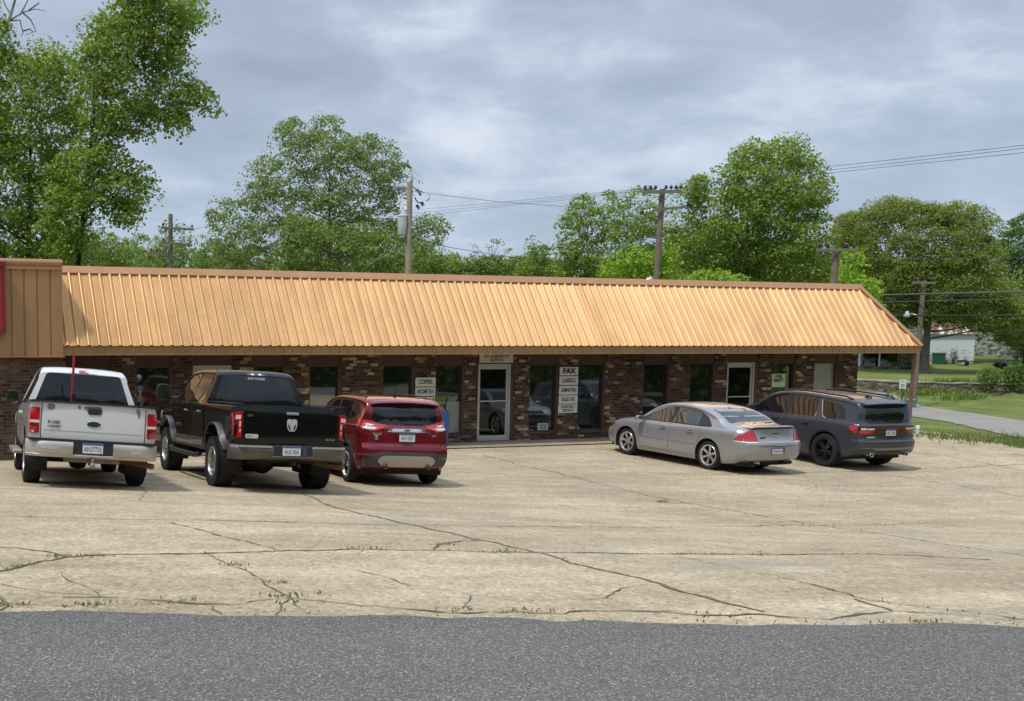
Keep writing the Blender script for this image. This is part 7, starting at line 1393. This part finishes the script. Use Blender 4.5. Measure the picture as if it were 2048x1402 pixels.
def local_box(name, label, cat, px, py, w_, h_, d_, m, taper=1.0):
    g, D = frame_at(px, py); d = ray(px, py); root = empty(name, g, -math.atan2(d[0], d[1])); tag(root, label, cat); return root, D/FPX
rb, s_ = local_box('wheelie_bin', 'dark green wheeled bin in front of the white shed', 'bin', 1877, 728, 0, 0, 0, None); mb = MB(); w1, w2, h_ = 8*s_, 10*s_, 17*s_
mb.add([(-w1, 0, 0), (w1, 0, 0), (w1, .6, 0), (-w1, .6, 0), (-w2, -.1, h_), (w2, -.1, h_), (w2, .7, h_), (-w2, .7, h_)], [(0, 3, 2, 1), (0, 1, 5, 4), (1, 2, 6, 5), (2, 3, 7, 6), (3, 0, 4, 7)]); mb.build('bin_body', mat('bin_green', (.02, .11, .07), .5), rb); mb = MB(); mb.box(-w2-.03, w2+.03, -.14, .74, h_, h_+.09); l_ = mb.build('lid', MATS['bin_green'], rb); bevel_obj(l_, .03, 2)
mb = MB(); mb.lathe([(.11, -.03), (.11, .03), (.001, .03)], 16, 'x', (-w1-.02, .5, .1)); mb.lathe([(.11, -.03), (.11, .03), (.001, .03)], 16, 'x', (w1+.02, .5, .1)); mb.build('wheel', MTYRE, rb)
def shrub(px, ybase, x0, x1, ytop, leaf, label, n=900, size=.12, group='shrubs on the verge'):
    g, D = frame_at(px, ybase); s = D/FPX; root = empty('shrub', g); tag(root, label, 'shrub', group); rx, h_ = (x1-x0)/2*s, (ybase-ytop)*s
    d = rng.normal(0, 1, (n, 3)); d /= np.linalg.norm(d, axis=1)[:, None]; c = d*(rng.uniform(.25, 1, n)**.5)[:, None]*np.array([rx, rx*.8, h_*.52])*rng.normal(1, .13, (n, 1)); c[:, 2] += h_*.5; off = right*((x0+x1)/2-px)*s; c += off; c[:, 2] = np.maximum(c[:, 2], .03)
    leaves_mesh('foliage', c, size, LF[leaf], root); mb = MB()
    for k in range(7): a = k*.9; mb.tube([(0, 0, -.05), (rx*.35*math.cos(a)+off[0]*.6, rx*.3*math.sin(a)+off[1]*.6, h_*.4), (rx*.6*math.cos(a)+off[0], rx*.5*math.sin(a)+off[1], h_*.75)], [.03, .02, .008], 5)
    mb.build('stem', MBARK, root)
shrub(1976, 784, 1957, 1996, 741, 'mid', 'round green shrub standing before the stone wall', 1500, .13); shrub(2026, 788, 2006, 2047, 734, 'deep', 'dark green shrub at the right edge before the stone wall', 1500, .13)
shrub(1906, 728, 1899, 1914, 701, 'deep', 'thin dark sapling in front of the white shed wall', 260, .11, None)
# handcart by the shed
g, D = frame_at(1924, 731); cart = empty('garden_cart', g, .4); tag(cart, 'small black garden cart parked by the shed', 'cart'); mb = MB(); mb.box(-.45, .45, -.3, .3, .32, .5); b_ = mb.build('tray', MPLAS, cart); bevel_obj(b_, .04, 2)
for sx_ in (-.3, .32):
    mb = MB(); mb.lathe([(.08, -.05), (.2, -.05), (.22, 0), (.2, .05), (.08, .05)], 20, 'y', (sx_, -.36, .22)); mb.build('wheel', MTYRE, cart, smooth=True)
mb = MB(); mb.tube([(-.45, 0, .4), (-1.1, 0, .3)], .025, 6); mb.build('handle', MPLAS, cart)
# black off-road buggy
g, D = frame_at(2024, 738); bug = empty('off_road_buggy', g, -.55); tag(bug, 'black tubular off road buggy standing on the lawn at the right edge', 'buggy'); mb = MB(); mb.add([(-1.0, -.5, .35), (1.0, -.55, .35), (1.0, .55, .35), (-1.0, .5, .35), (-1.15, -.35, .62), (.9, -.5, .75), (.9, .5, .75), (-1.15, .35, .62)], [(0, 3, 2, 1), (4, 5, 6, 7), (0, 1, 5, 4), (1, 2, 6, 5), (2, 3, 7, 6), (3, 0, 4, 7)]); b_ = mb.build('body', MPLAS, bug); bevel_obj(b_, .06, 2)
mb = MB()
for s in (-.5, .5): mb.tube([(-1.15, s*.8, .62), (-.45, s, 1.3), (.45, s, 1.45), (.95, s, .8)], .035, 6); mb.tube([(.45, s, 1.45), (.35, s, .5)], .03, 6)
mb.tube([(-.45, -.5, 1.3), (-.45, .5, 1.3)], .03, 6); mb.tube([(.45, -.5, 1.45), (.45, .5, 1.45)], .03, 6); mb.build('roll_cage', MPLAS, bug, smooth=True)
mb = MB(); mb.box(.15, .3, -.4, .4, .7, 1.15); mb.box(-.3, .2, -.4, .4, .68, .78); b_ = mb.build('seat', MBLK, bug); bevel_obj(b_, .04, 2)
w0 = None
for x, y, r_ in ((-.95, -.68, .29), (.75, -.72, .33), (-.95, .68, .29), (.75, .72, .33)):
    mb = MB(); mb.lathe([(.12, -.12), (r_-.03, -.13), (r_, -.06), (r_, .06), (r_-.03, .13), (.12, .12), (.001, .05)], 24, 'y'); w_ = mb.build('wheel', MTYRE, bug, smooth=True, sharp=40); w_.location = (x, y, r_)
# long white wall at the far end of the lawn
g0, g1 = hit_ground(1925, 690), hit_ground(2120, 690); Dw = DS+14; a, b = at_d(1905, 689, Dw), at_d(2130, 689, Dw); m = mat('flaking_whitewash', (.6, .6, .6), .9); t = NT(m); n = t.noise(t.coords(scale=(1, 1, 1.6)), 2.4, 6, .75, .3); t.base(t.ramp(n, [(.44, (.07, .085, .05, 1)), (.51, (.30, .31, .29, 1)), (.60, (.52, .53, .53, 1))])); t.bump(n, .6, .1)
wd = (b-a)[:2]/np.linalg.norm((b-a)[:2]); wn = np.array([-wd[1], wd[0]]); zt = at_d(2000, 655, Dw)[2]; zb = min(gz(*a[:2]), gz(*b[:2]))-.4; mb = MB(); L_ = np.linalg.norm((b-a)[:2]); mb.rbox((*( (a+b)[:2]/2+wn*.15), (zt+zb)/2), (L_/2, .15, (zt-zb)/2), ((*wd, 0), (*wn, 0), (0, 0, 1))); tag(mb.build('whitewashed_wall', m), 'long flaking white wall at the far end of the lawn', 'wall')
# house with a porch, seen under the eave
g, D = frame_at(1772, 737); d = ray(1772, 737); s_ = D/FPX; hs_ = empty('house', g, -math.atan2(d[0], d[1])+.05); tag(hs_, 'low white house with a shaded porch, seen under the roof corner', 'house'); X_ = lambda px: (px-1772)*s_; Z_ = lambda py: (737-py)*s_
mb = MB(); mb.box(X_(1690), X_(1834), 2.2, 7.5, 0, Z_(690)); mb.box(X_(1793), X_(1834), .5, 2.2, Z_(708), Z_(690)); mb.build('wall', mat('house_white', (.62, .63, .62), .8), hs_)
mb = MB(); mb.box(X_(1690), X_(1834), -.6, 8, Z_(692), Z_(690)); mb.add([(X_(1690), -.8, Z_(691)), (X_(1834), -.8, Z_(691)), (X_(1834), 3.5, Z_(662)), (X_(1690), 3.5, Z_(662)), (X_(1690), 8, Z_(691)), (X_(1834), 8, Z_(691))], [(0, 1, 2, 3), (3, 2, 5, 4), (1, 5, 2), (0, 3, 4)]); mb.build('roof', mat('house_roof', (.13, .12, .11), .9), hs_)
mb = MB(); mb.box(X_(1793), X_(1834), .3, 2.2, 0, Z_(708)); mb.box(X_(1690), X_(1793), -.5, 2.2, -.3, Z_(733)); mb.build('stone_base', MST, hs_)
for px in (1731, 1761, 1817): mb = MB(); mb.box(X_(px)-.06, X_(px)+.06, -.45, -.33, Z_(733), Z_(690)); mb.build('porch_post', MATS['house_white'], hs_)
mb = MB(); mb.box(X_(1738), X_(1790), 2.1, 2.19, Z_(733), Z_(700)); mb.build('window', MDOORG, hs_)  # dark panel across the porch recess, the shade in there put into its colour
mb = MB()
for px, w_ in ((1744, .25), (1752, .18), (1768, .3), (1776, .2)): mb.box(X_(px)-w_, X_(px)+w_, .2, .6, Z_(733), Z_(733)+w_*1.6)
mb.build('porch_clutter', mat('clutter_grey', (.3, .29, .27), .8, noise=(3, .5)), hs_)
